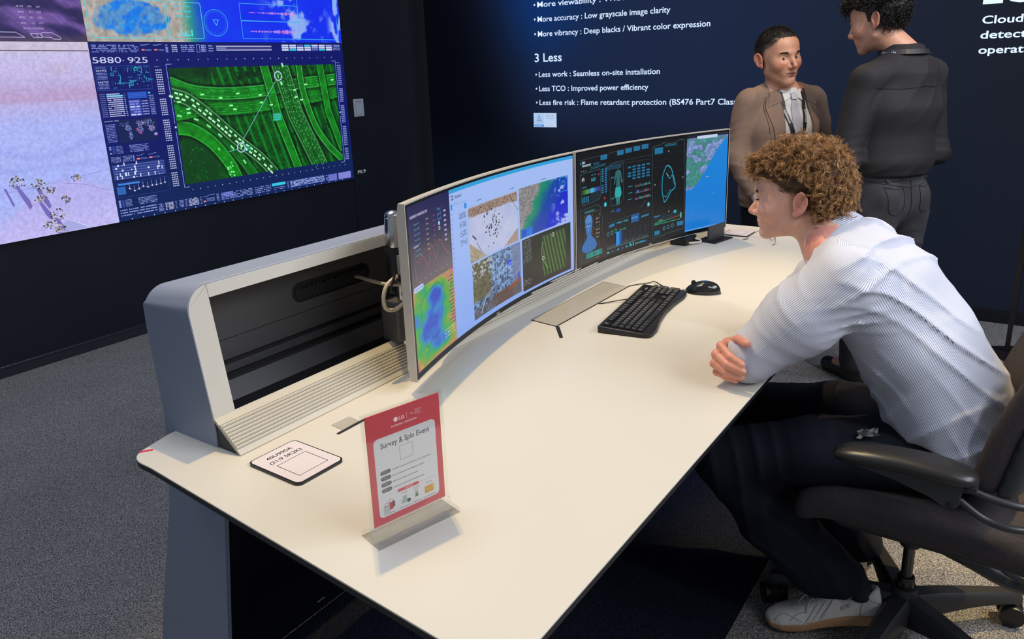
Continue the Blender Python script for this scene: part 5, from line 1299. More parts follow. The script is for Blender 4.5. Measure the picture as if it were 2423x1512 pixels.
def surface(fn, lo, hi, h, coarse=6):
    """surface nets over a blockwise-evaluated grid -> verts, quads"""
    lo = np.array(lo, np.float64); n = np.ceil((np.array(hi) - lo) / (h * coarse)).astype(int)
    H = h * coarse
    cc = [lo[k] + (np.arange(n[k]) + .5) * H for k in range(3)]
    C = np.stack(np.meshgrid(*cc, indexing='ij'), -1).reshape(-1, 3).astype(np.float32)
    dc = np.concatenate([fn(C[i:i + 200000]) for i in range(0, len(C), 200000)]).reshape(n)
    act = np.abs(dc) < H * 1.35
    N = n * coarse
    V = np.repeat(np.repeat(np.repeat(np.where(dc > 0, 1., -1.).astype(np.float32), coarse, 0), coarse, 1), coarse, 2)
    ai = np.argwhere(act); off = np.stack(np.meshgrid(*[np.arange(coarse)] * 3, indexing='ij'), -1).reshape(-1, 3)
    for s in range(0, len(ai), 1500):
        idx = (ai[s:s + 1500, None, :] * coarse + off[None]).reshape(-1, 3)
        P_ = (lo + (idx + .5) * h).astype(np.float32); V[idx[:, 0], idx[:, 1], idx[:, 2]] = fn(P_)
    S = V < 0
    cell = np.zeros(np.array(V.shape) - 1, np.int8)
    for dx in (0, 1):
        for dy in (0, 1):
            for dz in (0, 1): cell += S[dx:S.shape[0] - 1 + dx, dy:S.shape[1] - 1 + dy, dz:S.shape[2] - 1 + dz]
    ci = np.argwhere((cell > 0) & (cell < 8)); idm = np.full(cell.shape, -1, np.int32); idm[ci[:, 0], ci[:, 1], ci[:, 2]] = np.arange(len(ci))
    acc = np.zeros((len(ci), 3)); cnt = np.zeros(len(ci))
    cor = [(0, 0, 0), (1, 0, 0), (0, 1, 0), (1, 1, 0), (0, 0, 1), (1, 0, 1), (0, 1, 1), (1, 1, 1)]
    val = [V[ci[:, 0] + a, ci[:, 1] + b, ci[:, 2] + c] for a, b, c in cor]
    for i in range(8):
        for j in range(i + 1, 8):
            d = np.abs(np.array(cor[i]) - np.array(cor[j])).sum()
            if d != 1: continue
            m_ = (val[i] < 0) != (val[j] < 0); t = np.where(m_, val[i] / (val[i] - val[j] + 1e-12), 0)
            p = np.array(cor[i]) + t[:, None] * (np.array(cor[j]) - np.array(cor[i])); acc[m_] += p[m_]; cnt[m_] += 1
    verts = lo + (ci + acc / cnt[:, None] + .5) * h
    F_ = []
    for ax in range(3):
        a1, a2 = [(1, 2), (2, 0), (0, 1)][ax]
        s0 = [slice(None)] * 3; s1 = [slice(None)] * 3; s0[ax] = slice(0, -1); s1[ax] = slice(1, None)
        e = np.argwhere(S[tuple(s0)] != S[tuple(s1)]); ok = (e[:, a1] > 0) & (e[:, a2] > 0) & (e[:, a1] < cell.shape[a1]) & (e[:, a2] < cell.shape[a2]); e = e[ok]
        o1 = np.zeros(3, int); o1[a1] = 1; o2 = np.zeros(3, int); o2[a2] = 1
        q = [idm[tuple((e - d_).T)] for d_ in (o1 * 0, o1, o1 + o2, o2)]
        q = np.stack(q, 1); fl = S[tuple(e.T)]; q[~fl] = q[~fl][:, ::-1]; F_.append(q[(q >= 0).all(1)])
    return verts, np.concatenate(F_)[:, ::-1] if False else np.concatenate(F_)
def sdf_obj(name, fn, lo, hi, h, m, parent=None, colfn=None, smooth_it=1, attrs=None):
    v, q = surface(fn, lo, hi, h)
    if smooth_it:       # one light Laplacian pass takes off the stair steps
        e = np.concatenate([q[:, [0, 1]], q[:, [1, 2]], q[:, [2, 3]], q[:, [3, 0]]])
        for _ in range(smooth_it):
            s = np.zeros_like(v); c = np.zeros(len(v)); np.add.at(s, e[:, 0], v[e[:, 1]]); np.add.at(c, e[:, 0], 1); np.add.at(s, e[:, 1], v[e[:, 0]]); np.add.at(c, e[:, 1], 1)
            v = v * .5 + .5 * s / np.maximum(c, 1)[:, None]
    o = mesh_obj(name, v, q, m, parent, smooth=True)
    if colfn is not None:
        c = np.ones((len(v), 4), np.float32); c[:, :3] = colfn(v.astype(np.float32))
        a = o.data.color_attributes.new('Col', 'FLOAT_COLOR', 'POINT'); a.data.foreach_set('color', c.ravel())
    for k, f in (attrs or {}).items():
        a = o.data.attributes.new(k, 'FLOAT', 'POINT'); a.data.foreach_set('value', f(v.astype(np.float32)).astype(np.float32))
    return o

# ================================================================ office chair
M_CHB = mat('black_chair_plastic', (0.014, 0.014, 0.016), rough=.48, noise=.1, nscale=20)
M_CHF = mat('black_chair_fabric', (0.040, 0.032, 0.034), rough=.85, noise=.2, nscale=160, bump=.3, bscale=500)
M_ARM = mat('soft_black_armpad', (0.022, 0.021, 0.021), rough=.33)
M_CHG = mat('satin_black_frame', (0.03, 0.032, 0.035), rough=.38)
HX, HY = 1.912, 0.146
ch = empty('office_chair', (HX, HY, 0), 'black swivel office chair with padded armrests carrying the seated young man', 'chair')
b = B(); b.cyl((HX, HY, .075), (HX, HY, .155), .036, .030, n=24, bev=.004); b.obj('hub', M_CHB, ch, smooth=True)
B().cyl((HX, HY, .155), (HX, HY, .185), .024, .020, n=20, bev=.003).obj('column_collar', mat('gloss_black_ring', (0.01, 0.01, 0.012), rough=.12), ch, smooth=True)
B().cyl((HX, HY, .18), (HX, HY, .30), .0135, n=20).obj('gas_column', mat('dark_steel', (0.10, 0.10, 0.10), rough=.25, metal=.9), ch, smooth=True)
B().cyl((HX, HY, .275), (HX, HY, .34), .024, n=20).obj('column_sleeve', M_CHB, ch, smooth=True)
for k in range(5):
    a = math.radians(24 + 72 * k); d = Vector((math.cos(a), math.sin(a), 0)); s = Vector((-d.y, d.x, 0)); c0 = Vector((HX, HY, 0))
    V, Fc = [], []
    secs = [(.022, .135, .060, .030), (.09, .130, .075, .027), (.18, .118, .080, .024), (.26, .106, .076, .022), (.310, .098, .070, .022), (.330, .090, .062, .016)]
    for (r_, zt, zb, w_) in secs:
        for (ww, zz) in ((w_, zb), (w_, zt - .012), (w_ * .6, zt), (-w_ * .6, zt), (-w_, zt - .012), (-w_, zb)): V.append(c0 + d * r_ + s * ww + Vector((0, 0, zz)))
    for i in range(len(secs) - 1):
        for j in range(6): Fc.append((i * 6 + j, i * 6 + (j + 1) % 6, (i + 1) * 6 + (j + 1) % 6, (i + 1) * 6 + j))
    Fc += [tuple(range(6)), tuple(len(V) - 1 - j for j in range(6))]
    sp_ = B().raw(V, Fc).obj('base_spoke', M_CHB, ch, smooth=True, angle=45)
    sw = Matrix.Rotation((.9, 2.1, .4, 1.6, -.55)[k], 3, 'Z') @ d
    wc = c0 + d * .315 + Vector((0, 0, .031))
    ax = Vector((-sw.y, sw.x, 0))
    cst = B().cyl(wc - ax * .010, wc + ax * .010, .024, n=18); cst.cyl(wc + Vector((0, 0, .01)), wc + Vector((0, 0, .05)), .009, n=12); cst = cst.obj('caster_fork', M_CHB, sp_, smooth=True)
    for q in (-1, 1): B().cyl(wc + ax * (q * .012), wc + ax * (q * .031), .031, .029, n=26, bev=.003).obj('caster_wheel', mat('caster_black', (0.010, 0.010, 0.011), rough=.35), sp_, smooth=True)
# seat: waterfall cushion
def seat_f(P_):
    x = (P_[:, 0] - 1.905) / .236; y = P_[:, 1]
    zc = .462 - .10 * np.clip(.02 - y, 0, 1) - np.clip(y - .28, 0, 1) ** 2 * 3.2 - .012 * (1 - x * x)
    q = np.stack([np.abs(P_[:, 0] - 1.905) - .205, np.abs(y - .132) - .215, np.abs(P_[:, 2] - zc) - .008], 1)
    return np.linalg.norm(np.maximum(q, 0), axis=1) - .034
sdf_obj('seat_cushion', seat_f, (1.63, -.16, .33), (2.18, .42, .56), .007, M_CHF, ch)
B().box((1.70, -.06, .395), (2.11, .30, .425), bev=.02, seg=3).obj('seat_pan', M_CHB, ch, smooth=True)
# curved tail frame under the seat that carries the back
b = B(); V, Fc = tube_geo(catmull([(HX, .20, .335), (HX, .12, .320), (HX, .02, .292), (HX, -.08, .262), (HX, -.17, .285), (HX, -.205, .36), (HX, -.20, .52), (HX, -.19, .66)], 6), .026, 12, flat=1.6, side=(0, 0, 1)); b.raw(V, Fc); b.obj('tilt_frame', M_CHG, ch, smooth=True)
b = B(); V, Fc = tube_geo(catmull([(HX - .05, -.02, .335), (HX - .055, -.07, .305), (HX - .045, -.13, .30), (HX, -.185, .34)], 6), .010, 8); b.raw(V, Fc); b.obj('tilt_link', M_CHG, ch, smooth=True)
# backrest: cushion and shell
def back_c(P_, th, infl, y_off):
    x = (P_[:, 0] - 1.905); z = P_[:, 2]
    yc = -.050 + y_off + 1.30 * x * x - .22 * (z - .62) - .40 * np.clip(z - .70, 0, 1) ** 1.5
    hw = .205 + .02 * np.sin((z - .5) * 3.5) - .10 * np.clip(z - .98, 0, 1)
    q = np.stack([np.abs(x) - hw + infl, np.abs(z - .80) - .235 + infl, np.abs(P_[:, 1] - yc) - th], 1)
    return (np.linalg.norm(np.maximum(q, 0), axis=1) + np.minimum(q.max(1), 0) - infl) * .8
sdf_obj('backrest_cushion', lambda P_: back_c(P_, .004, .030, .0), (1.62, -.26, .48), (2.19, .06, 1.12), .008, M_CHF, ch)
sdf_obj('backrest_shell', lambda P_: back_c(P_, .002, .016, -.040), (1.62, -.30, .48), (2.19, .06, 1.12), .008, M_CHG, ch)
# armrests
for s_, X_ in ((-1, 1.622), (1, 2.170)):
    ar = B()
    def pad(P_, X_=X_):
        y = P_[:, 1]; t = (y - .155) / .13
        w_ = .040 + .006 * np.clip(-t, 0, 1); zc = .645 - .010 * t * t - .004 * t
        q = np.stack([np.abs(P_[:, 0] - X_) / w_ , np.abs(y - .155) / .138, np.abs(P_[:, 2] - zc) / .021], 1)
        return ((np.abs(q) ** np.array([2.4, 4.5, 2.2])).sum(1) ** .42 - 1) * .021
    sdf_obj('arm_pad', pad, (X_ - .06, -.01, .60), (X_ + .06, .32, .69), .005, M_ARM, ch)
    B().prism([(.265, .628), (.020, .630), (.018, .618), (.045, .612), (.045, .585), (.052, .574), (.072, .571), (.10, .586), (.17, .606), (.262, .620)], 'x', X_ - .020, X_ + .020, bev=.002).obj('arm_bracket', M_CHG, ch)
    for z0, z1, z2 in ((.620, .606, .598), (.586, .556, .547)):
        B().tube(catmull([(X_, .048, z0), (X_, -.002, z1), (X_ - s_ * .01, -.062, z2), (X_ - s_ * .08, -.135, z2 - .008), (X_ - s_ * .20, -.190, z2 - .012), (HX + s_ * .02, -.20, z2 - .012)], 7), .0075, 10).obj('arm_tube', M_CHG, ch, smooth=True)
    for y_, z_ in ((.036, .621), (.062, .580)): B().cyl((X_ - .0225, y_, z_), (X_ - .0195, y_, z_), .006, n=14, bev=.001).obj('bolt', M_KB, ch, smooth=True)
# ================================================================ people
def skin_mat(name):
    m = bpy.data.materials.new(name); m.use_nodes = True
    nt = m.node_tree; p = nt.nodes['Principled BSDF']; L = nt.links.new
    a = nt.nodes.new('ShaderNodeAttribute'); a.attribute_name = 'Col'
    n = nt.nodes.new('ShaderNodeTexNoise'); n.inputs['Scale'].default_value = 60; n.inputs['Detail'].default_value = 5
    tc = nt.nodes.new('ShaderNodeTexCoord'); L(tc.outputs['Object'], n.inputs['Vector'])
    mx = nt.nodes.new('ShaderNodeMix'); mx.data_type = 'RGBA'; mx.blend_type = 'OVERLAY'; mx.inputs[0].default_value = .10
    L(a.outputs['Color'], mx.inputs[6]); L(n.outputs['Fac'], mx.inputs[7]); L(mx.outputs[2], p.inputs['Base Color'])
    b = nt.nodes.new('ShaderNodeBump'); b.inputs['Strength'].default_value = .12; b.inputs['Distance'].default_value = .001
    n2 = nt.nodes.new('ShaderNodeTexNoise'); n2.inputs['Scale'].default_value = 700; L(tc.outputs['Object'], n2.inputs['Vector'])
    L(n2.outputs['Fac'], b.inputs['Height']); L(b.outputs['Normal'], p.inputs['Normal'])
    p.inputs['Roughness'].default_value = .48; p.inputs['Subsurface Weight'].default_value = .18
    p.inputs['Subsurface Radius'].default_value = (.010, .0035, .002); p.inputs['Subsurface Scale'].default_value = 1.0
    return m
M_SKIN = skin_mat('skin')
def frame(fwd, pitch=0.0, roll=0.0):
    """columns: person's right, forward, up"""
    f = Vector((fwd[0], fwd[1], 0)).normalized(); r = Vector((f.y, -f.x, 0)); u = Vector((0, 0, 1))
    R = Matrix((r, f, u)).transposed()
    R = R @ Matrix.Rotation(pitch, 3, 'X') @ Matrix.Rotation(roll, 3, 'Y')
    return np.array(R, np.float32)

def head_sdf(Q, o):
    """Q in head space (x right, y forward, z up; origin midway between the ear canals)"""
    js = o.get('jaw', 1.0); Q = np.stack([Q[:, 0], Q[:, 1], np.where(Q[:, 2] < 0, Q[:, 2] / js, Q[:, 2])], 1)
    A = np.abs(Q[:, 0]); S = np.stack([A, Q[:, 1], Q[:, 2]], 1)
    d = ell(Q, (0, -.014, .036), (.0745, .098, .090))
    d = smin(d, ell(Q, (0, .030, -.004), (.064, .066, .078)), .03)
    d = smin(d, ell(Q, (0, .046, .062), (.056, .042, .040)), .025)                 # forehead
    d = smin(d, cap(S, (.052, .004, -.050), (.016, .070, -.088), .017, .016), .030)  # jaw
    d = smin(d, ell(Q, (0, .030, -.070), (.042, .048, .030)), .02)                  # under the mouth
    d = smin(d, ell(Q, (0, .078 + o.get('chin', 0), -.090), (.019, .014, .016)), .018)
    d = smin(d, ell(S, (.041, .058, -.016), (.026, .026, .026)), .022)              # cheekbone
    d = smin(d, ell(Q, (0, .072, -.052), (.036, .024, .026)), .018)                 # muzzle
    d = smin(d, cap(S, (.008, .088, .031), (.040, .072, .030), .0085, .0065), .016)  # brow
    d = smax(d, -ell(S, (.032, .098, .010), (.020, .017, .0135)), .012)             # socket
    d = smin(d, ell(S, (.0315, .0715, .010), (.0165, .0140, .0125)), .004)          # lids
    d = smax(d, -ell(S, (.032, .0865, .0085), (.0130 + o.get('lidw', 0), .0045, o.get('lid', .0042))), .0015)        # lid opening
    nz = o.get('nose', 1.0)
    n = cap(Q, (0, .084, .022), (0, .1115 * nz, -.020), .0068, .0088)
    n = smin(n, ell(Q, (0, .109 * nz, -.023), (.0098, .0098, .0088)), .006)
    n = smin(n, ell(S, (.0115, .0965, -.0265), (.0078, .0105, .0075)), .006)
    n = smin(n, cap(Q, (0, .090, -.030), (0, .103, -.029), .0075), .006)
    d = smin(d, n, .010)
    d = smax(d, -ell(S, (.0062, .100, -.034), (.0033, .0050, .0036)), .002)         # nostril
    d = smax(d, -cap(Q, (0, .099, -.040), (0, .0985, -.047), .0030), .004)          # philtrum
    d = smin(d, ell(Q, (0, .0900, -.0505), (.0215, .0085, .0048)), .0045)
    d = smin(d, ell(Q, (0, .0885, -.0600), (.0185, .0085, .0056)), .0045)
    mz = -.0552 + o.get('smirk', 0) * Q[:, 0]
    d = smax(d, -ell(np.stack([Q[:, 0], Q[:, 1], Q[:, 2] - mz], 1), (0, .100, 0), (.026, .010, .0014)), .0022)
    d = smax(d, -ell(Q, (0, .098, -.0705), (.017, .0085, .0045)), .007)
    # ears
    tilt = o.get('ear', .0)
    E = np.stack([A - .0755, Q[:, 1] + .016, Q[:, 2] - .001], 1)
    ea = math.radians(-12); ce, se = math.cos(ea), math.sin(ea)
    E = np.stack([E[:, 0] - .30 * np.clip(-E[:, 1] + .010, 0, .03) - tilt * np.clip(.01 - E[:, 1], 0, 1), ce * E[:, 1] - se * E[:, 2], se * E[:, 1] + ce * E[:, 2]], 1)
    ear = ell(E, (.004, -.002, .002), (.0065, .0165, .0300))
    ear = smax(ear, -ell(E, (.0125, .001, .004), (.0085, .0110, .0215)), .002)
    rim = None
    for a0, a1 in zip(np.linspace(-70, 205, 12)[:-1], np.linspace(-70, 205, 12)[1:]):
        f = lambda a: (.0085, -.002 - .0155 * math.cos(math.radians(a)) * (1 - .25 * (math.sin(math.radians(a)) < 0)), .004 + .0275 * math.sin(math.radians(a)))
        c = cap(E, f(a0), f(a1), .0033); rim = c if rim is None else np.minimum(rim, c)
    ear = smin(ear, rim, .003)
    ear = smin(ear, cap(E, (.0065, -.006, -.014), (.0070, -.008, .012), .0028), .003)       # antihelix
    ear = smin(ear, ell(E, (.0060, .0095, -.0065), (.0035, .0035, .0060)), .002)             # tragus
    ear = smin(ear, ell(E, (.0045, .0045, -.0260), (.0040, .0080, .0095)), .005)             # lobe
    return smin(d, ear, .004)

def head_colour(Q, base, o):
    js = o.get('jaw', 1.0); Q = np.stack([Q[:, 0], Q[:, 1], np.where(Q[:, 2] < 0, Q[:, 2] / js, Q[:, 2])], 1)
    c = np.tile(np.array(hexc(base), np.float32), (len(Q), 1)); A = np.abs(Q[:, 0])
    def blend(w, col, k): 
        w = np.clip(w, 0, 1)[:, None] * k; return c * (1 - w) + np.array(hexc(col), np.float32) * w
    g = lambda x, s: np.exp(-(x / s) ** 2)
    red = o.get('red', '#d8766a')
    c = blend(g(A - .045, .022) * g(Q[:, 2] + .022, .022) * (Q[:, 1] > .03), red, .45)
    c = blend(g(A, .014) * g(Q[:, 2] + .024, .014) * (Q[:, 1] > .095), red, .55)
    c = blend((A > .0755) * 1.0, red, .55)
    c = blend(((Q[:, 1] > .080) & (A < .023) & (np.abs(Q[:, 2] + .0552) < .0105 * (1 - .55 * (A / .023) ** 2))) * 1.0, o.get('lip', '#b8605c'), .75)
    c = blend(((Q[:, 1] > .080) & (A < .024) & (np.abs(Q[:, 2] + .0552 - o.get('smirk', 0) * Q[:, 0]) < .0016)) * 1.0, '#5a2824', .8)
    if o.get('stubble'):
        w = (Q[:, 2] < -.028) * (Q[:, 1] > -.02) * 1.0 * np.clip((-.028 - Q[:, 2]) / .012, 0, 1); c = blend(w, '#6a5a56', o['stubble'])
    # shaved / cropped hairline
    if o.get('fade'):
        w = np.clip((Q[:, 2] - o['fade'][0] - .55 * np.clip(Q[:, 1] - .0, 0, .1)) / .02, 0, 1) * (Q[:, 1] < .062) * (A < .0762); c = blend(w, o['fade'][1], .85)
        w = np.clip((.012 - Q[:, 1]) / .02, 0, 1) * np.clip((Q[:, 2] + .052 + .3 * Q[:, 1]) / .02, 0, 1) * (A < .0762); c = blend(w, o['fade'][1], o['fade'][2])
    for (x, y, z, r_) in o.get('moles', []):
        w = np.clip(1.4 - np.linalg.norm(Q - _v((x, y, z)), axis=1) / r_, 0, 1); c = blend(w, '#7a4436', .8)
    return c

def eyes(root, H0, R, look, iris, sc=1.0, fy=0.0):
    R3 = Matrix([list(map(float, r)) for r in R])
    for s in (-1, 1):
        c = Vector(H0) + R3 @ Vector((s * .0315, .0715 + fy, .0095)) * sc
        e = B().sph(c, .0121 * sc, n=20).obj('eyeball', mat('eye_white', '#cfc8c4', rough=.15), root, smooth=True)
        g = (R3 @ Vector(look)).normalized()
        q = g.to_track_quat('Z', 'Y').to_matrix().to_4x4()
        b = B(); b.sph((0, 0, 0), (.0056 * sc, .0056 * sc, .0014 * sc), n=16); bmesh.ops.transform(b.bm, matrix=Matrix.Translation(c + g * .0116 * sc) @ q, verts=b.bm.verts[:]); b.obj('iris', mat('iris_' + iris, iris, rough=.1), e, smooth=True)
        b = B(); b.sph((0, 0, 0), (.0025 * sc, .0025 * sc, .0010 * sc), n=12); bmesh.ops.transform(b.bm, matrix=Matrix.Translation(c + g * .0127 * sc) @ q, verts=b.bm.verts[:]); b.obj('pupil', mat('pupil_black', (0.005, 0.005, 0.005), rough=.1), e, smooth=True)

def strands(name, roots, dirs, L, w, m, parent, clump=1, curl=0.0, freq=1.0, grav=0.0, nseg=10, taper=.3, droop=None, jit=.3, stuff=True, turns=None):
    """many tapering four-sided hair strands as one mesh"""
    n = len(roots); rng = RNG; T = np.linspace(0, 1, nseg)
    d = dirs / np.linalg.norm(dirs, axis=1, keepdims=True)
    G = n // clump; rp = lambda x: np.repeat(x, clump, 0)[:n]
    a = np.cross(d, rp(rng.normal(size=(G, 3)))); a /= np.linalg.norm(a, axis=1, keepdims=True); b_ = np.cross(d, a)
    Ls = (L if np.ndim(L) else np.full(n, L)) * rp(rng.uniform(1 - jit, 1 + jit, G))
    ph = rp(rng.uniform(0, 2 * pi, G)) + rng.normal(size=n) * (.25 if clump > 1 else 0); fr = freq * rp(rng.uniform(.7, 1.3, G)); cu = curl * rp(rng.uniform(.5, 1.4, G)) * rng.uniform(.85, 1.15, n)
    P_ = np.zeros((n, nseg, 3))
    for i, t in enumerate(T):
        amp = cu * min(1, t * 2.0)
        P_[:, i] = roots + d * (Ls * t)[:, None] + a * (amp * (np.cos(ph + 2 * pi * fr * t) - np.cos(ph)))[:, None] + b_ * (amp * (np.sin(ph + 2 * pi * fr * t) - np.sin(ph)))[:, None]
        P_[:, i, 2] -= grav * t * t * Ls
        if droop is not None: P_[:, i] += droop * (t ** 1.5 * Ls)[:, None]
    tan = np.gradient(P_, axis=1); tan /= np.linalg.norm(tan, axis=2, keepdims=True) + 1e-9
    s1 = np.cross(tan, a[:, None, :]); s1 /= np.linalg.norm(s1, axis=2, keepdims=True) + 1e-9; s2 = np.cross(tan, s1)
    W = (w * (1 - (1 - taper) * T ** 2))[None, :, None]
    V = np.stack([P_ + s1 * W, P_ + s2 * W * .6, P_ - s1 * W, P_ - s2 * W * .6], 2).reshape(-1, 3)
    base = (np.arange(n)[:, None] * nseg + np.arange(nseg - 1)[None]).reshape(-1) * 4
    F_ = np.concatenate([np.stack([base + k, base + (k + 1) % 4, base + 4 + (k + 1) % 4, base + 4 + k], 1) for k in range(4)])
    o = mesh_obj(name, V, F_, m, parent, smooth=True)
    if stuff: o['kind'] = 'stuff'
    return o
def clumped(q, d, k, spread):
    n = len(q); qq = np.repeat(q, k, 0) + RNG.normal(size=(n * k, 3)) * spread; return qq, np.repeat(d, k, 0) + RNG.normal(size=(n * k, 3)) * .06
def hair_mat(name, c1, c2, rough=.45):
    m = bpy.data.materials.new(name); m.use_nodes = True; nt = m.node_tree; p = nt.nodes['Principled BSDF']; L = nt.links.new
    tc = nt.nodes.new('ShaderNodeTexCoord'); n = nt.nodes.new('ShaderNodeTexNoise'); n.inputs['Scale'].default_value = 90; n.inputs['Detail'].default_value = 4
    r = nt.nodes.new('ShaderNodeValToRGB'); r.color_ramp.elements[0].color = (*hexc(c1), 1); r.color_ramp.elements[1].color = (*hexc(c2), 1)
    r.color_ramp.elements[0].position = .38; r.color_ramp.elements[1].position = .62
    L(tc.outputs['Object'], n.inputs['Vector']); L(n.outputs['Fac'], r.inputs['Fac']); L(r.outputs['Color'], p.inputs['Base Color'])
    p.inputs['Roughness'].default_value = rough; p.inputs['Specular IOR Level'].default_value = .4
    return m
def scalp_points(n, keep):
    """random points on the skull in head space with outward normals"""
    out = []; 
    while sum(len(o) for o in out) < n:
        v = RNG.normal(size=(n * 2, 3)); v /= np.linalg.norm(v, axis=1, keepdims=True)
        q = v * np.array([.0755, .099, .092]) + np.array([0, -.013, .036]); out.append(q[keep(q)])
    q = np.concatenate(out)[:n]; nr = (q - np.array([0, -.013, .036])) / np.array([.0755, .099, .092]) ** 2
    return q, nr / np.linalg.norm(nr, axis=1, keepdims=True)
def w2h(P_, H0, R, sc=1.0): return ((P_ - _v(H0)) @ _v(R)) / sc          # world -> head space
def h2w(Q, H0, R, sc=1.0): return (np.asarray(Q) * sc) @ np.array(R).T + np.array(H0)
def cloth(name, col, rough=.8, noise=.06, bump=.25, bscale=900, wrinkle=0.0, spec=.2):
    m = mat(name, col, rough=rough, noise=noise, nscale=12, bump=bump, bscale=bscale, spec=spec)
    return m
def fold(P_, axis, freq, amp, warp=6.0, ph=0.0):
    """soft drapery ridges across an axis"""
    s = P_ @ _v(axis); w_ = np.sin(P_[:, 0] * warp * 1.7 + ph) + np.sin(P_[:, 1] * warp * 2.3 + 1.3 + ph) + np.sin(P_[:, 2] * warp * 1.9 + 2.1)
    r = np.sin(s * freq + w_ * 1.6 + ph); return amp * (1 - np.abs(r)) ** 2 * (0.5 + .5 * np.sin(w_ * 1.3 + s * freq * .21))

# ---------------------------------------------------------------- the seated young man
boy = None
BH0 = np.array([1.880, .4690, 1.128]); BR = frame((-.12, 1.0), pitch=math.radians(-6), roll=math.radians(0)); BS = .965
SL, SRt = (1.715, .318, .985), (2.055, .335, .992)
EL, ER = (1.652, .492, .800), (2.00, .525, .800)
NB = (1.882, .368, 1.020)
HAND = dict(
    thumb=[(1.690, .530, .800), (1.6500, .5320, .830), (1.6220, .5130, .8490), (1.5950, .4850, .8520)],
    index=[(1.6704, .5425, .8203), (1.6073, .5471, .8321), (1.5806, .5156, .8204), (1.5747, .4860, .8087)],
    middle=[(1.6683, .5482, .8094), (1.5955, .5539, .8142), (1.5738, .5204, .8034), (1.5704, .4818, .7947)],
    ring=[(1.6627, .5486, .7942), (1.5882, .5544, .7940), (1.5736, .5215, .7851), (1.5751, .4864, .7787)],
    pinky=[(1.6588, .5466, .7790), (1.5913, .5488, .7733), (1.5796, .5235, .7698), (1.5816, .5001, .7660)])
PALM, WRR = (1.700, .538, .792), (1.765, .525, .778)
def boy_skin(P_):
    d = head_sdf(w2h(P_, BH0, BR, BS), dict(nose=.99, jaw=.86, lid=.0042)) * BS
    d = smin(d, cap(P_, BH0 + np.array([0, -.035, -.030]), NB, .052, .056), .03)
    d = smin(d, limb(P_, [NB, (1.885, .25, .90), (1.89, .14, .72), (1.90, .085, .61)], [(.12, .07), (.13, .09), (.12, .085), (.14, .09)]), .05)
    for s_, e_, w_, hnd in ((SL, EL, (1.87, .455, .786), None), (SRt, ER, WRR, 1)):
        d = smin(d, limb(P_, [s_, e_, w_], [.045, .037, .026], k=.01), .03)
    for hip, kn, an in (((1.815, .12, .585), (1.735, .570, .485), (1.842, .285, .175)), ((1.99, .12, .585), (2.03, .60, .49), (2.115, .320, .10))):
        md = (1.774, .452, .33) if an[0] < 2 else (2.06, .47, .33)
        d = smin(d, limb(P_, [hip, kn, md, an], [.065, .045, .040, .030], k=.02), .03)
        d = smin(d, cap(P_, an, (an[0] + (.04 if an[0] > 2 else .008), an[1] + (.07 if an[0] > 2 else -.03), .050 if an[0] > 2 else .13), .026, .018), .02)
    # right hand closed round the left elbow
    h = smin(cap(P_, WRR, PALM, .024, .028), cap(P_, PALM, (1.668, .548, .800), .026, .024), .02)
    h = smin(h, cap(P_, (1.665, .547, .817), (1.660, .548, .785), .016, .015), .016)
    for nm, (r0, r1) in dict(thumb=(.0125, .0095), index=(.0100, .0080), middle=(.0102, .0082), ring=(.0098, .0078), pinky=(.0086, .0068)).items():
        p4 = HAND[nm]; f = None
        for i in range(3):
            c = cap(P_, p4[i], p4[i + 1], r0 + (r1 - r0) * i / 3, r0 + (r1 - r0) * (i + 1) / 3); f = c if f is None else smin(f, c, .003)
        f = smin(f, ell(P_, p4[1], (r0 * 1.08,) * 3), .003); h = smin(h, f, .0045 if nm != 'thumb' else .008)
    # other hand lies flat behind, under the forearm
    g = cap(P_, (1.87, .455, .786), (1.93, .452, .775), .024, .020)
    for k in range(4): g = smin(g, cap(P_, (1.93, .435 + .014 * k, .775), (1.985, .425 + .018 * k, .765), .0085, .007), .004)
    g = smin(g, cap(P_, (1.90, .455, .79), (1.94, .48, .785), .010, .008), .006)
    return smin(smin(d, h, .010), g, .01)
def boy_col(P_):
    Q = w2h(P_, BH0, BR, BS)
    c = head_colour(Q, '#dba994', dict(jaw=.86, red='#d07a70', lip='#b4706a', fade=(.028, '#7a5238', .85),
                    moles=[(-.058, .052, -.052, .0032), (-.052, .020, -.052, .0026), (-.055, .028, -.072, .002), (-.059, .035, -.043, .0018)]))
    far = (np.linalg.norm(P_ - _v(BH0), axis=1) > .2)[:, None]
    base = np.array(hexc('#d6937c'), np.float32); nail = np.zeros(len(P_))
    for nm in ('index', 'middle', 'ring'): 
        t = _v(HAND[nm][3]) + _v((-.004, -.004, .004)); nail = np.maximum(nail, np.clip(1.3 - np.linalg.norm(P_ - t, axis=1) / .0065, 0, 1))
    hc = base * (1 - nail[:, None] * .5) + np.array(hexc('#e2a898')) * nail[:, None] * .5
    kn = np.zeros(len(P_))
    for nm in ('index', 'middle', 'ring', 'pinky'): kn = np.maximum(kn, np.clip(1.2 - np.linalg.norm(P_ - _v(HAND[nm][1]), axis=1) / .014, 0, 1))
    hc = hc * (1 - .35 * kn[:, None]) + np.array(hexc('#cc7468')) * .35 * kn[:, None]
    return np.where(far, hc, c)
boy = sdf_obj('person', boy_skin, (1.50, -.06, .0), (2.20, .78, 1.24), .0030, M_SKIN, None, colfn=boy_col, smooth_it=1)
tag(boy, 'young man with curly light brown hair leaning on the desk in a pale striped shirt', 'person')
eyes(boy, BH0, BR, (.05, 1, -.12), '#4a4c48', BS)

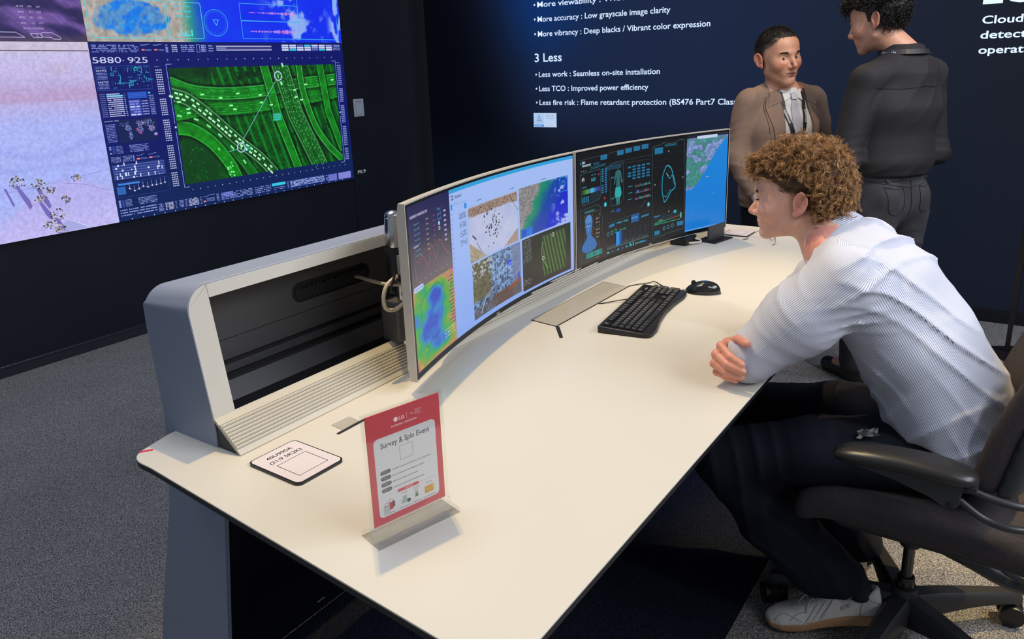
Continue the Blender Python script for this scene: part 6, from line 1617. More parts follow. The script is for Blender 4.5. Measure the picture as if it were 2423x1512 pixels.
# shirt
spine = [(1.882, .345, 1.005), (1.885, .262, .925), (1.888, .185, .820), (1.895, .118, .70), (1.900, .080, .615)]
def boy_shirt(P_):
    d = limb(P_, spine, [(.150, .078), (.178, .112), (.176, .118), (.170, .122), (.186, .135)], k=.05)
    d = smin(d, limb(P_, [(1.755, .318, .985), (2.015, .335, .992)], [(.062, .062), (.062, .062)], k=.02), .06)
    d = smin(d, cap(P_, (1.88, .335, 1.01), (1.882, .372, 1.030), .090, .074), .035)
    tor = d
    for s_, m_, e_, w_, sd in ((SL, (1.690, .400, .895), EL, (1.86, .457, .786), -1), (SRt, (2.04, .43, .90), ER, (1.795, .526, .780), 1)):
        a = limb(P_, [s_, m_, e_], [.078, .080, .058] if sd < 0 else [.074, .062, .050], k=.03)
        a = smin(a, limb(P_, [e_, w_], [(.050, .050), (.034, .034)], k=.02), .022)
        d = smin(d, a, .028)
    # cut open at neck and hem
    hem = P_[:, 2] - (.602 + .035 * np.sin((P_[:, 1] - .05) * 14) + .22 * np.clip(P_[:, 1] - .17, 0, 1))
    d = smax(d, -hem, .006)
    nk = plane(P_, (1.88, .400, 1.050), (.0, .70, .71)); nk = np.maximum(nk, .105 - np.linalg.norm(P_ - _v((1.88, .41, 1.06)), axis=1) * 0 - np.abs(P_[:, 0] - 1.88) - .0) if False else nk; d = smax(d, np.minimum(nk, .12 - np.linalg.norm(P_ - _v((1.88, .42, 1.07)), axis=1)), .006)
    tb = np.clip(1 - np.abs(P_[:, 1] - .2) / .35, 0, 1)
    # drapery
    side = np.clip((1.86 - P_[:, 0]) / .1, 0, 1)
    lowz = np.clip((.80 - P_[:, 2]) / .12, 0, 1)
    d = d - fold(P_, (0, -.55, .84), 62, .0095) * np.clip((.33 - P_[:, 1]) / .1, 0, 1) - fold(P_, (.1, .25, .97), 34, .013, 5, 2.2) * np.clip((.34 - P_[:, 1]) / .08, 0, 1)
    d = d - fold(P_, (.1, .85, .5), 48, .010, 4, 1.0) * lowz
    ax_ = np.exp(-((np.linalg.norm(P_ - _v((1.71, .30, .88)), axis=1)) / .085) ** 2); d = d - fold(P_, (0, .25, .97), 120, .0075, 3) * ax_
    el_ = np.exp(-((np.linalg.norm(P_ - _v((1.66, .47, .83)), axis=1)) / .10) ** 2); d = d - fold(P_, (.3, .6, -.7), 75, .005, 5, 2.) * el_
    d = d - fold(P_, (.15, .62, -.77), 50, .0055, 4, .5) * np.clip((P_[:, 1] - .36) / .06, 0, 1)
    return d
def stripe(P_):
    # distance around each garment tube, in metres: stripes run along the torso and along the sleeves
    c = np.array([(1.885, .29, .95), (1.90, .08, .62)], np.float32); t_ = (c[1] - c[0]) / np.linalg.norm(c[1] - c[0]); q = P_ - c[0]
    u = _v((1, 0, 0)); w_ = np.cross(t_, u); tor = np.arctan2(q @ w_, q @ u) * .155
    def arm(a, b_): 
        a, b_ = _v(a), _v(b_); t = (b_ - a) / np.linalg.norm(b_ - a); u = _v((1, 0, 0)); u = u - t * (t @ u); u /= np.linalg.norm(u); w2 = np.cross(t, u); q = P_ - a; return np.arctan2(q @ w2, q @ u) * .07
    la, ra = arm(SL, EL), arm(SRt, ER)
    dt = limb(P_, spine, [(.150, .078), (.178, .112), (.176, .118), (.170, .122), (.186, .135)], k=.05)
    dl = limb(P_, [(1.70, .345, .955), (1.690, .400, .895), EL], [.078, .080, .058], k=.03); dr = limb(P_, [(2.06, .36, .955), ER], [.078, .058]); df = np.minimum(cap(P_, EL, (1.86, .457, .786), .05), cap(P_, ER, (1.795, .526, .780), .05))
    s = np.where(dl < dt, la, tor); s = np.where((dr < dt) & (dr < dl), ra, s); fa = arm((1.66, .49, .80), (2.03, .50, .79)); s = np.where(df < np.minimum(np.minimum(dl, dt), dr) - .004, fa, s); return s
def shirt_mat():
    m = bpy.data.materials.new('striped_cotton'); m.use_nodes = True; nt = m.node_tree; p = nt.nodes['Principled BSDF']; L = nt.links.new
    a = nt.nodes.new('ShaderNodeAttribute'); a.attribute_name = 'stripe'
    mu = nt.nodes.new('ShaderNodeMath'); mu.operation = 'MULTIPLY'; mu.inputs[1].default_value = 2 * pi / .0037
    si = nt.nodes.new('ShaderNodeMath'); si.operation = 'SINE'
    r = nt.nodes.new('ShaderNodeMapRange'); r.inputs[1].default_value = .0; r.inputs[2].default_value = .8
    mx = nt.nodes.new('ShaderNodeMix'); mx.data_type = 'RGBA'; mx.inputs[6].default_value = (*hexc('#dedce0'), 1); mx.inputs[7].default_value = (*hexc('#8290b2'), 1)
    L(a.outputs['Fac'], mu.inputs[0]); L(mu.outputs[0], si.inputs[0]); L(si.outputs[0], r.inputs[0]); L(r.outputs[0], mx.inputs[0]); L(mx.outputs[2], p.inputs['Base Color'])
    p.inputs['Roughness'].default_value = .85; p.inputs['Specular IOR Level'].default_value = .2; p.inputs['Sheen Weight'].default_value = .1
    return m
M_STRIPE = shirt_mat()
shirt = sdf_obj('shirt', boy_shirt, (1.54, -.10, .54), (2.20, .70, 1.12), .0048, M_STRIPE, boy, attrs={'stripe': stripe}, smooth_it=1)
# collar: a folded band round the neck, and seam lines
ring_ = []
nc = Vector((1.882, .395, 1.050)); fwd_ = Vector((.0, .72, -.69)).normalized(); sdv = Vector((1, 0, 0)); 
for k in range(25):
    a = math.radians(-150 + 300 * k / 24)
    ring_.append((nc - fwd_ * (.074 * math.cos(a)) + sdv * (.066 * math.sin(a)), a))
V, Fc = [], []; upv = Vector((0, .69, .72)).normalized()
for p_, a in ring_:
    o_ = (p_ - nc).normalized()
    k_ = 1 - .85 * (abs(a) / math.radians(150)) ** 3
    for (h_, r_) in ((-.016, .014), (.012, .004), (.021, .0), (.012, -.004), (-.012, -.003)): V.append(p_ + upv * (h_ * k_ - .012 * (1 - k_)) + o_ * r_ * k_)
for i in range(24):
    for j in range(4): Fc.append((i * 5 + j, (i + 1) * 5 + j, (i + 1) * 5 + j + 1, i * 5 + j + 1))
co = B().raw(V, Fc).obj('collar', M_STRIPE, shirt, smooth=True, angle=60)
at_ = co.data.attributes.new('stripe', 'FLOAT', 'POINT'); at_.data.foreach_set('value', [v.co.z * .9 + v.co.y * .4 for v in co.data.vertices])

# trousers
M_NAVY = cloth('navy_black_trousers', (0.0075, 0.0095, 0.018), rough=.75, noise=.15)
def boy_trs(P_):
    d = limb(P_, [(1.90, .055, .60), (1.90, .115, .60)], [(.165, .085), (.165, .090)], side=(1, 0, 0), k=.02)
    d = smax(d, P_[:, 2] - .665, .01)
    for hip, kn, md, an in (((1.815, .12, .583), (1.732, .572, .485), (1.772, .455, .33), (1.832, .312, .160)), ((1.99, .12, .583), (2.035, .61, .49), (2.06, .47, .33), (2.090, .305, .110))):
        l = limb(P_, [hip, (hip[0] * .5 + kn[0] * .5, .36, .54), kn], [(.098, .088), (.090, .080), (.070, .072)], k=.03)
        l = smin(l, limb(P_, [kn, md, an], [(.070, .072), (.074, .077), (.068, .086)], side=(1, 0, 0), k=.03), .03)
        an_, kn_ = _v(an), _v(kn); l = smax(l, plane(P_, (an_[0], an_[1], an_[2] - .012), (.10, -.10, -1)), .004)
        d = smin(d, l, .03)
    d = smax(d, -(P_[:, 2] - .055), .002)
    d = d - fold(P_, (-.2, .9, -.4), 60, .006, 5, .7) * np.clip((P_[:, 1] - .2) / .2, 0, 1) - fold(P_, (.3, -.5, .8), 45, .007, 4) * np.clip((.42 - P_[:, 2]) / .1, 0, 1)
    return d
trs = sdf_obj('trousers', boy_trs, (1.60, -.10, .08), (2.20, .74, .70), .0060, M_NAVY, boy)

# trainers
M_SHOE = mat('off_white_leather', '#c9c5bf', rough=.5, noise=.05, nscale=30, bump=.15, bscale=300)
M_GUM = mat('gum_rubber_sole', '#a07a55', rough=.6); M_STITCH = mat('shoe_stitching', '#8b8781', rough=.7); M_SOCK = mat('white_sock', '#a9a9ac', rough=.9)
def shoe(heel, toe, name, lean=0.0):
    heel, toe = Vector((*heel, lean)), Vector((*toe, 0)); f = (toe - heel).normalized(); L_ = (toe - heel).length; r = Vector((f.y, -f.x, 0)).normalized(); upw = r.cross(f)
    R = np.array(Matrix((r, f, upw)).transposed(), np.float32); O = np.array(heel, np.float32); k = L_ / .30
    def loc(P_): return ((P_ - O) @ R) / k
    def foot2d(Q, infl):
        y = Q[:, 1]; cx = .006 * np.sin(y * 14); w_ = np.interp(y, [0, .03, .09, .15, .21, .26, .285, .30], [.026, .034, .033, .038, .047, .042, .030, .012]) + infl
        return np.abs(Q[:, 0] - cx) - w_, y
    def sole(P_):
        Q = loc(P_); a, y = foot2d(Q, .002); e = np.maximum(np.maximum(-y - .002, y - .301), -1)
        top = np.interp(y, [0, .10, .2, .28, .30], [.034, .030, .022, .022, .026]); bot = np.interp(y, [0, .02, .24, .30], [.003, 0, 0, .010])
        return smax(smax(a * .85, e, .02), smax(Q[:, 2] - top, bot - Q[:, 2], .004), .006) * k
    def upper(P_):
        Q = loc(P_); x, y, z = Q.T
        H_ = np.interp(y, [0, .02, .06, .10, .13, .17, .22, .27, .30], [.098, .097, .076, .070, .086, .074, .056, .046, .034])
        w_ = np.interp(y, [0, .03, .09, .15, .21, .26, .285, .30], [.025, .032, .031, .036, .045, .040, .028, .008])
        cx = .006 * np.sin(y * 14); zz = np.clip((z - .012) / (H_ - .012), 0, 1.4); ww = w_ * np.sqrt(np.clip(1 - zz ** 2.6 * .86, .01, 1))
        d = smax((np.abs(x - cx) - ww) * .8, smax(-y + .0 + .10 * np.clip(.05 - z, 0, 1) * .0, y - .298, .02), .014); d = smax(d, z - H_, .006); d = smax(d, .010 - z, .002)
        d = smax(d, -ell(Q, (cx.mean(), .056, .110), (.024, .046, .045)), .005)      # opening for the ankle
        return d * k
    root = empty(name, tuple(heel)); return None, sole, upper, loc, R, O, k
def build_shoe(heel, toe, parent, detail, lean=0.0):
    h_, t_ = Vector((*heel, 0)), Vector((*toe, 0))
    _o = shoe(heel, toe, 'tmp', lean); _, sole, upper, loc, R, O, k = _o
    bpy.data.objects.remove(bpy.data.objects[[o.name for o in bpy.data.objects if o.name.startswith('tmp')][-1]])
    lo = np.minimum(np.array(h_), np.array(t_)) - .07; hi = np.maximum(np.array(h_), np.array(t_)) + .07; lo[2] = -.006; hi[2] = .125 + lean
    up_ = sdf_obj('shoe', upper, lo, hi, .003, M_SHOE, parent)
    sdf_obj('sole', sole, lo, hi, .0035, M_GUM, up_)
    W_ = lambda q: tuple(np.array(q) * k @ np.array(R).T + O)
    if detail:
        def side(y, z, dx=0.0):       # a point on the visible (left) flank
            w_ = np.interp(y, [0, .03, .09, .15, .21, .26, .285, .30], [.025, .032, .031, .036, .045, .040, .028, .008]); H_ = np.interp(y, [0, .02, .06, .10, .13, .17, .22, .27, .30], [.098, .097, .076, .070, .086, .074, .056, .046, .034])
            zz = min(1, (z - .012) / (H_ - .012)); return W_((.006 * math.sin(y * 14) - w_ * math.sqrt(max(.02, 1 - zz ** 2.6 * .86)) - .0006 + dx, y, z))
        for i in range(3):            # three slanting side bands
            y0 = .118 + i * .020; pts = [side(y0 + t * .040, .068 - .045 * t + .004 * (1 - i)) for t in np.linspace(0, 1, 7)]
            V, Fc = tube_geo(pts, .0042, 6, flat=.28, side=(0, 0, 1)); B().raw(V, Fc).obj('side_band', M_SHOE, up_, smooth=True)
            for q in (-.0052, .0052): V, Fc = tube_geo([(p[0], p[1] , p[2] + q) for p in pts], .0006, 4); B().raw(V, Fc).obj('seam', M_STITCH, up_)
        for pts in ([(.205, .030), (.225, .040), (.245, .046), (.265, .040), (.272, .030)], [(.06, .030), (.055, .050), (.045, .070), (.030, .085)], [(.004, .062), (.025, .070), (.035, .082), (.05, .070)], [(.19, .052), (.215, .046), (.235, .032)]):
            V, Fc = tube_geo([side(*p) for p in catmull2(pts)], .0008, 4); B().raw(V, Fc).obj('seam', M_STITCH, up_)
        for i in range(6):            # laces
            y = .148 + i * .013; H_ = float(np.interp(y, [.13, .17, .22], [.086, .074, .056])); pts = [W_((x, y + .006 * math.cos(x * 90), H_ + .001 - 14 * x * x)) for x in np.linspace(-.020, .022, 9)]
            V, Fc = tube_geo(pts, .0030, 6, flat=.5, side=(0, 0, 1)); B().raw(V, Fc).obj('lace', M_SHOE, up_, smooth=True)
        for k2, (a_, b_2) in enumerate((((-.012, .165), (-.034, .190)), ((.006, .17), (-.010, .215)))):
            V, Fc = tube_geo([W_((a_[0] + (b_2[0] - a_[0]) * t, a_[1] + (b_2[1] - a_[1]) * t, .078 - .03 * t + .012 * math.sin(pi * t))) for t in np.linspace(0, 1, 8)], .0018, 6); B().raw(V, Fc).obj('lace', M_SHOE, up_, smooth=True)
        V0, F0 = text_geo('ESTD', .01); VV = [side(.105 - v[0] * .0115 + .0, .046 + v[1] * .0115 + (v[0]) * .004, -.0008) for v in V0]
        mesh_obj('heel_print', VV, F0, mat('gold_print', '#8a7a5c', rough=.5), up_)
        B().sph(W_((0, .052, .078)), (.027 * k, .030 * k, .020 * k)).obj('sock', mat('navy_sock', (0.012, 0.014, 0.022), rough=.9), up_, smooth=True)
    return up_
def catmull2(p): return [(q.x, q.y) for q in catmull([(a, b_, 0) for a, b_ in p], 4)]
for an, f_ in (((1.846, .276, .205), (1.858, .244, .140)), ((2.118, .315, .13), (2.13, .34, .07))):
    sdf_obj('sock', lambda P_, an=an, f_=f_: smax(cap(P_, an, f_, .037, .030), P_[:, 2] - an[2], .004), np.array(an) - .12, np.array(an) + .10, .005, mat('navy_sock', (0.012, 0.014, 0.022), rough=.9), boy)
build_shoe((1.878, .180), (1.783, .452), boy, True, .062)
build_shoe((2.105, .270), (2.225, .530), boy, False)

# curly hair: skull cap plus many curling strands
M_CURL = hair_mat('curly_brown_hair', '#5c3d24', '#cc9d68', .40)
M_CAP = mat('dark_brown_hair_base', '#4a3423', rough=.8, noise=.3, nscale=60)
def boy_cap(P_):
    Q = w2h(P_, BH0, BR, BS); x, y, z = Q.T
    d = ell(Q, (0, -.016, .048), (.083, .112, .100))
    d = smin(d, ell(Q, (0, .050, .098), (.052, .042, .034)), .03)
    d = smin(d, ell(Q, (0, -.075, .000), (.062, .048, .060)), .03)
    cut = (.040 + .35 * np.clip(y, -.02, .2)) - z; cut = np.where(y < -.028, -.055 + .25 * (-.028 - y) - z, cut)
    d = smax(d, cut, .012)
    d = smax(d, -(ell(Q, (0, .030, -.010), (.078, .075, .060))), .004)
    return d + .004 * np.sin(Q[:, 0] * 230) * np.sin(Q[:, 1] * 210) * np.sin(Q[:, 2] * 220)
hair = sdf_obj('hair', boy_cap, BH0 + np.array([-.14, -.16, -.12]), BH0 + np.array([.14, .16, .19]), .0042, M_CAP, boy)
def keepb(q): return (q[:, 2] > np.where(q[:, 1] < -.040, -.035 + .2 * (-.03 - q[:, 1]), .064 + .36 * np.clip(q[:, 1], -.03, .1)))
q, nr = scalp_points(4200, keepb); q = q + nr * .006
dr = nr + np.array([0, .50, -.05]) * np.clip(q[:, 1:2] / .06 + .3, 0, 1) + RNG.normal(size=q.shape) * .55 + np.array([0, -.15, -.45]) * (q[:, 1:2] < -.04)
R64 = np.array(BR, float)
q, dr = clumped(q[:1050], dr[:1050], 9, .0016)
strands('hair_curls', h2w(q, BH0, BR, BS), dr @ R64.T, .028 + .012 * (q[:, 2] > .09), .00062, M_CURL, hair, clump=9, curl=.0078, freq=1.05, grav=.12, nseg=12, jit=.3)
fq = np.stack([RNG.uniform(-.058, .058, 900), RNG.uniform(.055, .088, 900), RNG.uniform(.088, .122, 900)], 1)
fd = np.stack([fq[:, 0] * 5 + RNG.normal(size=900) * .4, .9 + RNG.normal(size=900) * .35, -.15 + RNG.normal(size=900) * .45], 1)
fq, fd = clumped(fq[:150], fd[:150], 9, .0016)
strands('fringe', h2w(fq, BH0, BR, BS), fd @ R64.T, .030, .0006, M_CURL, hair, clump=9, curl=.0065, freq=1.0, grav=.5, nseg=12)
nq = np.stack([RNG.uniform(-.055, .055, 700), RNG.uniform(-.115, -.075, 700), RNG.uniform(-.055, .03, 700)], 1)
nd = np.stack([nq[:, 0] * 8, -1.0 + RNG.normal(size=700) * .4, -.5 + RNG.normal(size=700) * .5], 1)
nq, nd = clumped(nq[:130], nd[:130], 8, .0016)
strands('nape_curls', h2w(nq, BH0, BR, BS), nd @ R64.T, .026, .0006, M_CURL, hair, clump=8, curl=.0070, freq=1.1, grav=.2, nseg=12)
# short cropped hair at the temple and round the ear
tq = []
for s_ in (-1, 1):
    y = RNG.uniform(-.055, .048, 1100); z = RNG.uniform(-.035, .075, 1100); ok = (z > .030 + .25 * np.clip(y, 0, 1) + np.where(y < -.022, -.075, 0)) ; y, z = y[ok], z[ok]
    x = s_ * (.0755 * np.sqrt(np.clip(1 - ((y + .013) / .099) ** 2 - ((z - .036) / .092) ** 2, .05, 1)) + .0015); tq.append(np.stack([x, y, z], 1))
tq = np.concatenate(tq); td = np.stack([np.sign(tq[:, 0]) * .35, -.9 + RNG.normal(size=len(tq)) * .25, -.35 + RNG.normal(size=len(tq)) * .3], 1)
strands('temple_hair', h2w(tq, BH0, BR, BS), td @ R64.T, .014, .0007, hair_mat('cropped_brown_hair', '#4d3626', '#7d5a3e'), hair, nseg=4)
def brows(H0, R, parent, m, sc=1.0, n=150, thick=.0035, length=.008, zb=.031, wd=.0006):
    q = []; d = []
    for s_ in (-1, 1):
        t = RNG.uniform(0, 1, n); x = .012 + t * .036; y = .0955 - .0135 * t ** 1.5 + .0005; z = zb + .004 * np.sin(t * 2.4) + RNG.uniform(-thick, thick, n) * (1 - .5 * t)
        q.append(np.stack([s_ * x, y, z], 1)); d.append(np.stack([s_ * np.ones(n), -.15 * np.ones(n), .10 * np.ones(n)], 1))
    q = np.concatenate(q); d = np.concatenate(d)
    strands('eyebrows', h2w(q, H0, R, sc), d @ np.array(R, float).T, length * sc, wd * sc, m, parent, nseg=4)
brows(BH0, BR, boy, mat('brow_brown', '#5e4334', rough=.7), BS)
lq = np.concatenate([np.stack([s_ * RNG.uniform(.021, .043, 40), np.full(40, .0855), np.full(40, .0125)], 1) for s_ in (-1, 1)])
strands('eyelashes', h2w(lq, BH0, BR, BS), (np.tile([0, 1, .15], (80, 1))) @ R64.T, .007, .0004, mat('lash_brown', '#3a2a22', rough=.7), boy, nseg=4, droop=None)

rp_ = np.random.default_rng(3); V = []; Fc = []
for i in range(6):
    for j in range(5): V.append((1.724 + rp_.normal() * .003, .222 + .008 * i + rp_.normal() * .002, .638 + .005 * j - .003 * i + rp_.normal() * .002))
for i in range(5):
    for j in range(4): a = i * 5 + j; Fc.append((a, a + 5, a + 6, a + 1))
po = B().raw(V, Fc).obj('pocket_lining', mat('grey_lining', '#8c8b8a', rough=.8), boy, smooth=True)
# ---------------------------------------------------------------- tools for dressing the standing figures
class Body:
    """local frame: r = person's right, f = forward, z = height"""
    def __init__(s, o, fwd): s.o = np.array([o[0], o[1], 0.0]); f = np.array([fwd[0], fwd[1], 0.0]); s.f = f / np.linalg.norm(f); s.r = np.array([s.f[1], -s.f[0], 0.0])
    def w(s, r, f, z): return tuple(s.o + s.r * r + s.f * f + np.array([0, 0, z]))
    def march(s, fn, pts, sgn=1, start=.40, lift=.003):
        """drop points (r, z) onto a surface from the front (sgn=1) or the back (-1)"""
        pts = np.array(pts, float); P_ = s.o + pts[:, :1] * s.r + np.array([0, 0, 1.]) * pts[:, 1:2] + s.f * (start * sgn)
        for _ in range(40): P_ = P_ - s.f * sgn * np.clip(fn(P_.astype(np.float32)) - lift, -.01, .05)[:, None] * .8
        return P_
    def strip(s, name, fn, A_, B_, m, parent, sgn=1, n=14, k=5, lift=.003, thick=.003, start=.40):
        A_ = np.array([(p[0], p[1]) for p in catmull2(A_)] if len(A_) > 2 else A_, float); B_ = np.array([(p[0], p[1]) for p in catmull2(B_)] if len(B_) > 2 else B_, float)
        rs = lambda L_: np.stack([np.interp(np.linspace(0, 1, n), np.linspace(0, 1, len(L_)), L_[:, i]) for i in (0, 1)], 1)
        A_, B_ = rs(A_), rs(B_); G = np.stack([A_ + (B_ - A_) * t for t in np.linspace(0, 1, k)], 1).reshape(-1, 2)
        top = s.march(fn, G, sgn, start, lift + thick); bot = s.march(fn, G, sgn, start, lift - .004)
        V = np.concatenate([top, bot]); N_ = n * k; Fc = []
        for i in range(n - 1):
            for j in range(k - 1): a = i * k + j; Fc.append((a, a + k, a + k + 1, a + 1)); Fc.append((N_ + a, N_ + a + 1, N_ + a + k + 1, N_ + a + k))
        for i in range(n - 1): 
            for j in (0, k - 1): a = i * k + j; Fc.append((a, a + k, N_ + a + k, N_ + a) if j else (a, N_ + a, N_ + a + k, a + k))
        for j in range(k - 1):
            for i in (0, n - 1): a = i * k + j; Fc.append((a, a + 1, N_ + a + 1, N_ + a))
        return B().raw(V, Fc).obj(name, m, parent, smooth=True, angle=35)
    def line(s, name, fn, pts, r_, m, parent, sgn=1, lift=.0015, start=.4):
        P_ = s.march(fn, catmull2(pts), sgn, start, lift); V, Fc = tube_geo(P_, r_, 5); return B().raw(V, Fc).obj(name, m, parent)
    def label(s, name, fn, txt, a, b_, h, m, parent, sgn=1, lift=.0065):
        """text running from point a to point b on the surface"""
        V, Fc = text_geo(txt, .02); mx = max(v[0] for v in V); a, b_ = np.array(a, float), np.array(b_, float); d = b_ - a; L_ = np.hypot(*d); u = d / L_; nrm = np.array([-u[1], u[0]])
        if sgn > 0: nrm = -nrm
        pts = [a + u * v[0] / mx * L_ + nrm * (v[1] / .73 - .5) * h for v in V]
        mesh_obj(name, s.march(fn, pts, sgn, .4, lift), Fc, m, parent)
def hand_sdf(P_, wr, d, side, k=1.0):
    """relaxed hanging hand: wr wrist, d finger direction, side = direction of the thumb"""
    wr, d, side = np.array(wr), np.array(d, float), np.array(side, float); d /= np.linalg.norm(d); side /= np.linalg.norm(side); nrm = np.cross(d, side)
    pc = wr + d * .055 * k; h = smin(cap(P_, wr, wr + d * .03, .024, .027), cap(P_, pc - side * .016, pc + side * .016, .020), .02)
    for i, L_ in enumerate((.068, .075, .070, .055)):
        o_ = (-.026 + .0185 * (3 - i)) ; b0 = wr + d * .085 * k + side * o_; b1 = b0 + d * L_ * .45 + nrm * .006; b2_ = b1 + d * L_ * .30 + nrm * .016; b3 = b2_ + d * L_ * .2 + nrm * .018
        f_ = smin(smin(cap(P_, b0, b1, .0095, .009), cap(P_, b1, b2_, .009, .0085), .003), cap(P_, b2_, b3, .0085, .0075), .003); h = smin(h, f_, .004)
    t0 = wr + d * .03 + side * .026; t1 = t0 + d * .035 + side * .020; t2 = t1 + d * .028 + nrm * .006
    return smin(h, smin(cap(P_, t0, t1, .012, .0105), cap(P_, t1, t2, .0105, .0085), .003), .010)

# ---------------------------------------------------------------- man in the brown suit jacket
m1h = np.array([3.747, 1.062, 1.452]); m1R = frame((-.66, -.86), pitch=math.radians(-4), roll=math.radians(5)); m1s = 1.07
mb = Body((3.795, 1.045), (-.66, -.75))
aRS, aLS = mb.w(.176, -.005, 1.255), mb.w(-.176, -.005, 1.255)
aRE, aRW = mb.w(.225, -.02, 1.02), mb.w(.175, .13, .83); aLE, aLW = mb.w(-.235, -.01, 1.02), mb.w(-.215, .09, .80)
legs = [(mb.w(s_ * .085, 0, .80), mb.w(s_ * .10, .01, .45), mb.w(s_ * .11, -.02, .10)) for s_ in (1, -1)]
o1 = dict(nose=1.05, smirk=.10, chin=.002, ear=.15, lid=.0056, lidw=.002)
def m1_skin(P_):
    d = head_sdf(w2h(P_, m1h, m1R, m1s), o1) * m1s
    d = smin(d, cap(P_, m1h + np.array([.01, .01, -.04]), mb.w(0, -.01, 1.30), .056, .062), .025)
    d = smin(d, limb(P_, [mb.w(0, 0, 1.29), mb.w(0, .02, 1.15), mb.w(0, .01, .95), mb.w(0, 0, .82)], [(.13, .06), (.14, .09), (.13, .085), (.14, .09)], side=mb.r), .04)
    for S_, E_, W_, sd in ((aRS, aRE, aRW, 1), (aLS, aLE, aLW, -1)):
        d = smin(d, limb(P_, [S_, E_, W_], [.042, .034, .025], k=.01), .03); d = smin(d, hand_sdf(P_, W_, np.array(W_) - np.array(E_) + np.array([0, 0, -.08]), mb.f), .012)
    for hp, kn, an in legs: d = smin(d, limb(P_, [hp, kn, an, tuple(np.array(an) + mb.f * .12 - np.array([0, 0, .06]))], [.07, .048, .036, .030], k=.02), .03)
    return d
def m1_col(P_):
    c = head_colour(w2h(P_, m1h, m1R, m1s), '#cd9678', dict(red='#b8604e', lip='#a0625a', smirk=.10, stubble=.22, fade=(.030, '#3c3432', .9)))
    return np.where((np.linalg.norm(P_ - _v(m1h), axis=1) > .22)[:, None], np.array(hexc('#bd876c'), np.float32), c)
man1 = sdf_obj('person', m1_skin, (3.40, .72, .0), (4.12, 1.42, 1.64), .0034, M_SKIN, None, colfn=m1_col, smooth_it=0)
tag(man1, 'dark-haired man in an open brown suit jacket and white shirt, standing beyond the desk', 'person')
eyes(man1, m1h, m1R, (.42, .9, -.05), '#3a2a22', m1s, .0016)
brows(m1h, m1R, man1, mat('brow_black', '#16110e', rough=.7), m1s, n=300, thick=.0040, length=.0085, zb=.029, wd=.0009)
M_H1 = hair_mat('cropped_black_hair', '#100d0c', '#2c2522', .5)
def m1_cap(P_):
    Q = w2h(P_, m1h, m1R, m1s); d = ell(Q, (0, -.015, .0385), (.0752, .0985, .0925)); d = smin(d, ell(Q, (0, .048, .076), (.044, .032, .033)), .02)
    hl = np.where(Q[:, 1] > .0, .062 + .36 * Q[:, 1], .062 + .3 * Q[:, 1]); hl = np.maximum(hl, .035)
    return smax(d, hl - Q[:, 2], .010) * m1s
h1 = sdf_obj('hair', m1_cap, m1h + np.array([-.14, -.14, -.10]), m1h + np.array([.14, .14, .17]), .004, mat('cropped_hair_base', '#15110f', rough=.75), man1)
q, nr = scalp_points(3600, lambda q: q[:, 2] > np.where(q[:, 1] > 0, .050 + .5 * q[:, 1], .045 + .9 * q[:, 1]).clip(-.02, 1)); q = q + nr * .003
strands('cropped_hair', h2w(q, m1h, m1R, m1s), (nr + np.array([0, .5, 0]) + RNG.normal(size=q.shape) * .3) @ np.array(m1R, float).T, .012, .0008, M_H1, h1, nseg=4)

M_WSHIRT = cloth('white_shirt', '#cfcdc9', rough=.75, bump=.1); M_SUIT = cloth('brown_suit_wool', '#806a5c', rough=.85, noise=.05, bump=.35, bscale=1100); M_TIE = cloth('grey_patterned_tie', '#b4b4ba', rough=.6, noise=.25)
M_LAN = mat('black_lanyard_ribbon', (0.010, 0.010, 0.012), rough=.5); M_LTXT = mat('white_ribbon_print', '#c9c9cc', rough=.5); M_BLKTR = cloth('black_trousers', (0.008, 0.008, 0.010), rough=.8)
tors1 = [mb.w(0, -.005, 1.255), mb.w(0, .015, 1.13), mb.w(0, .015, .98), mb.w(0, .01, .86)]
def m1_shirt(P_):
    d = limb(P_, tors1, [(.150, .075), (.160, .112), (.150, .108), (.16, .105)], side=mb.r, k=.04); d = smin(d, cap(P_, mb.w(0, 0, 1.26), mb.w(0, .0, 1.315), .095, .066), .02)
    for W_, E_ in ((aRW, aRE), (aLW, aLE)):
        e = np.array(W_) + (np.array(W_) - np.array(E_)) / np.linalg.norm(np.array(W_) - np.array(E_)) * .004; d = smin(d, smax(cap(P_, E_, e, .034, .036), plane(P_, e, e - np.array(E_)), .003), .01)
    d = smax(d, plane(P_, mb.w(0, .03, 1.335), (*(mb.f[:2] * .35), 1)), .006); d = d - fold(P_, (*mb.r[:2], .5), 60, .004, 4)
    return smax(d, .80 - P_[:, 2], .004)
sh1 = sdf_obj('shirt', m1_shirt, (3.42, .74, .78), (4.10, 1.40, 1.38), .006, M_WSHIRT, man1)
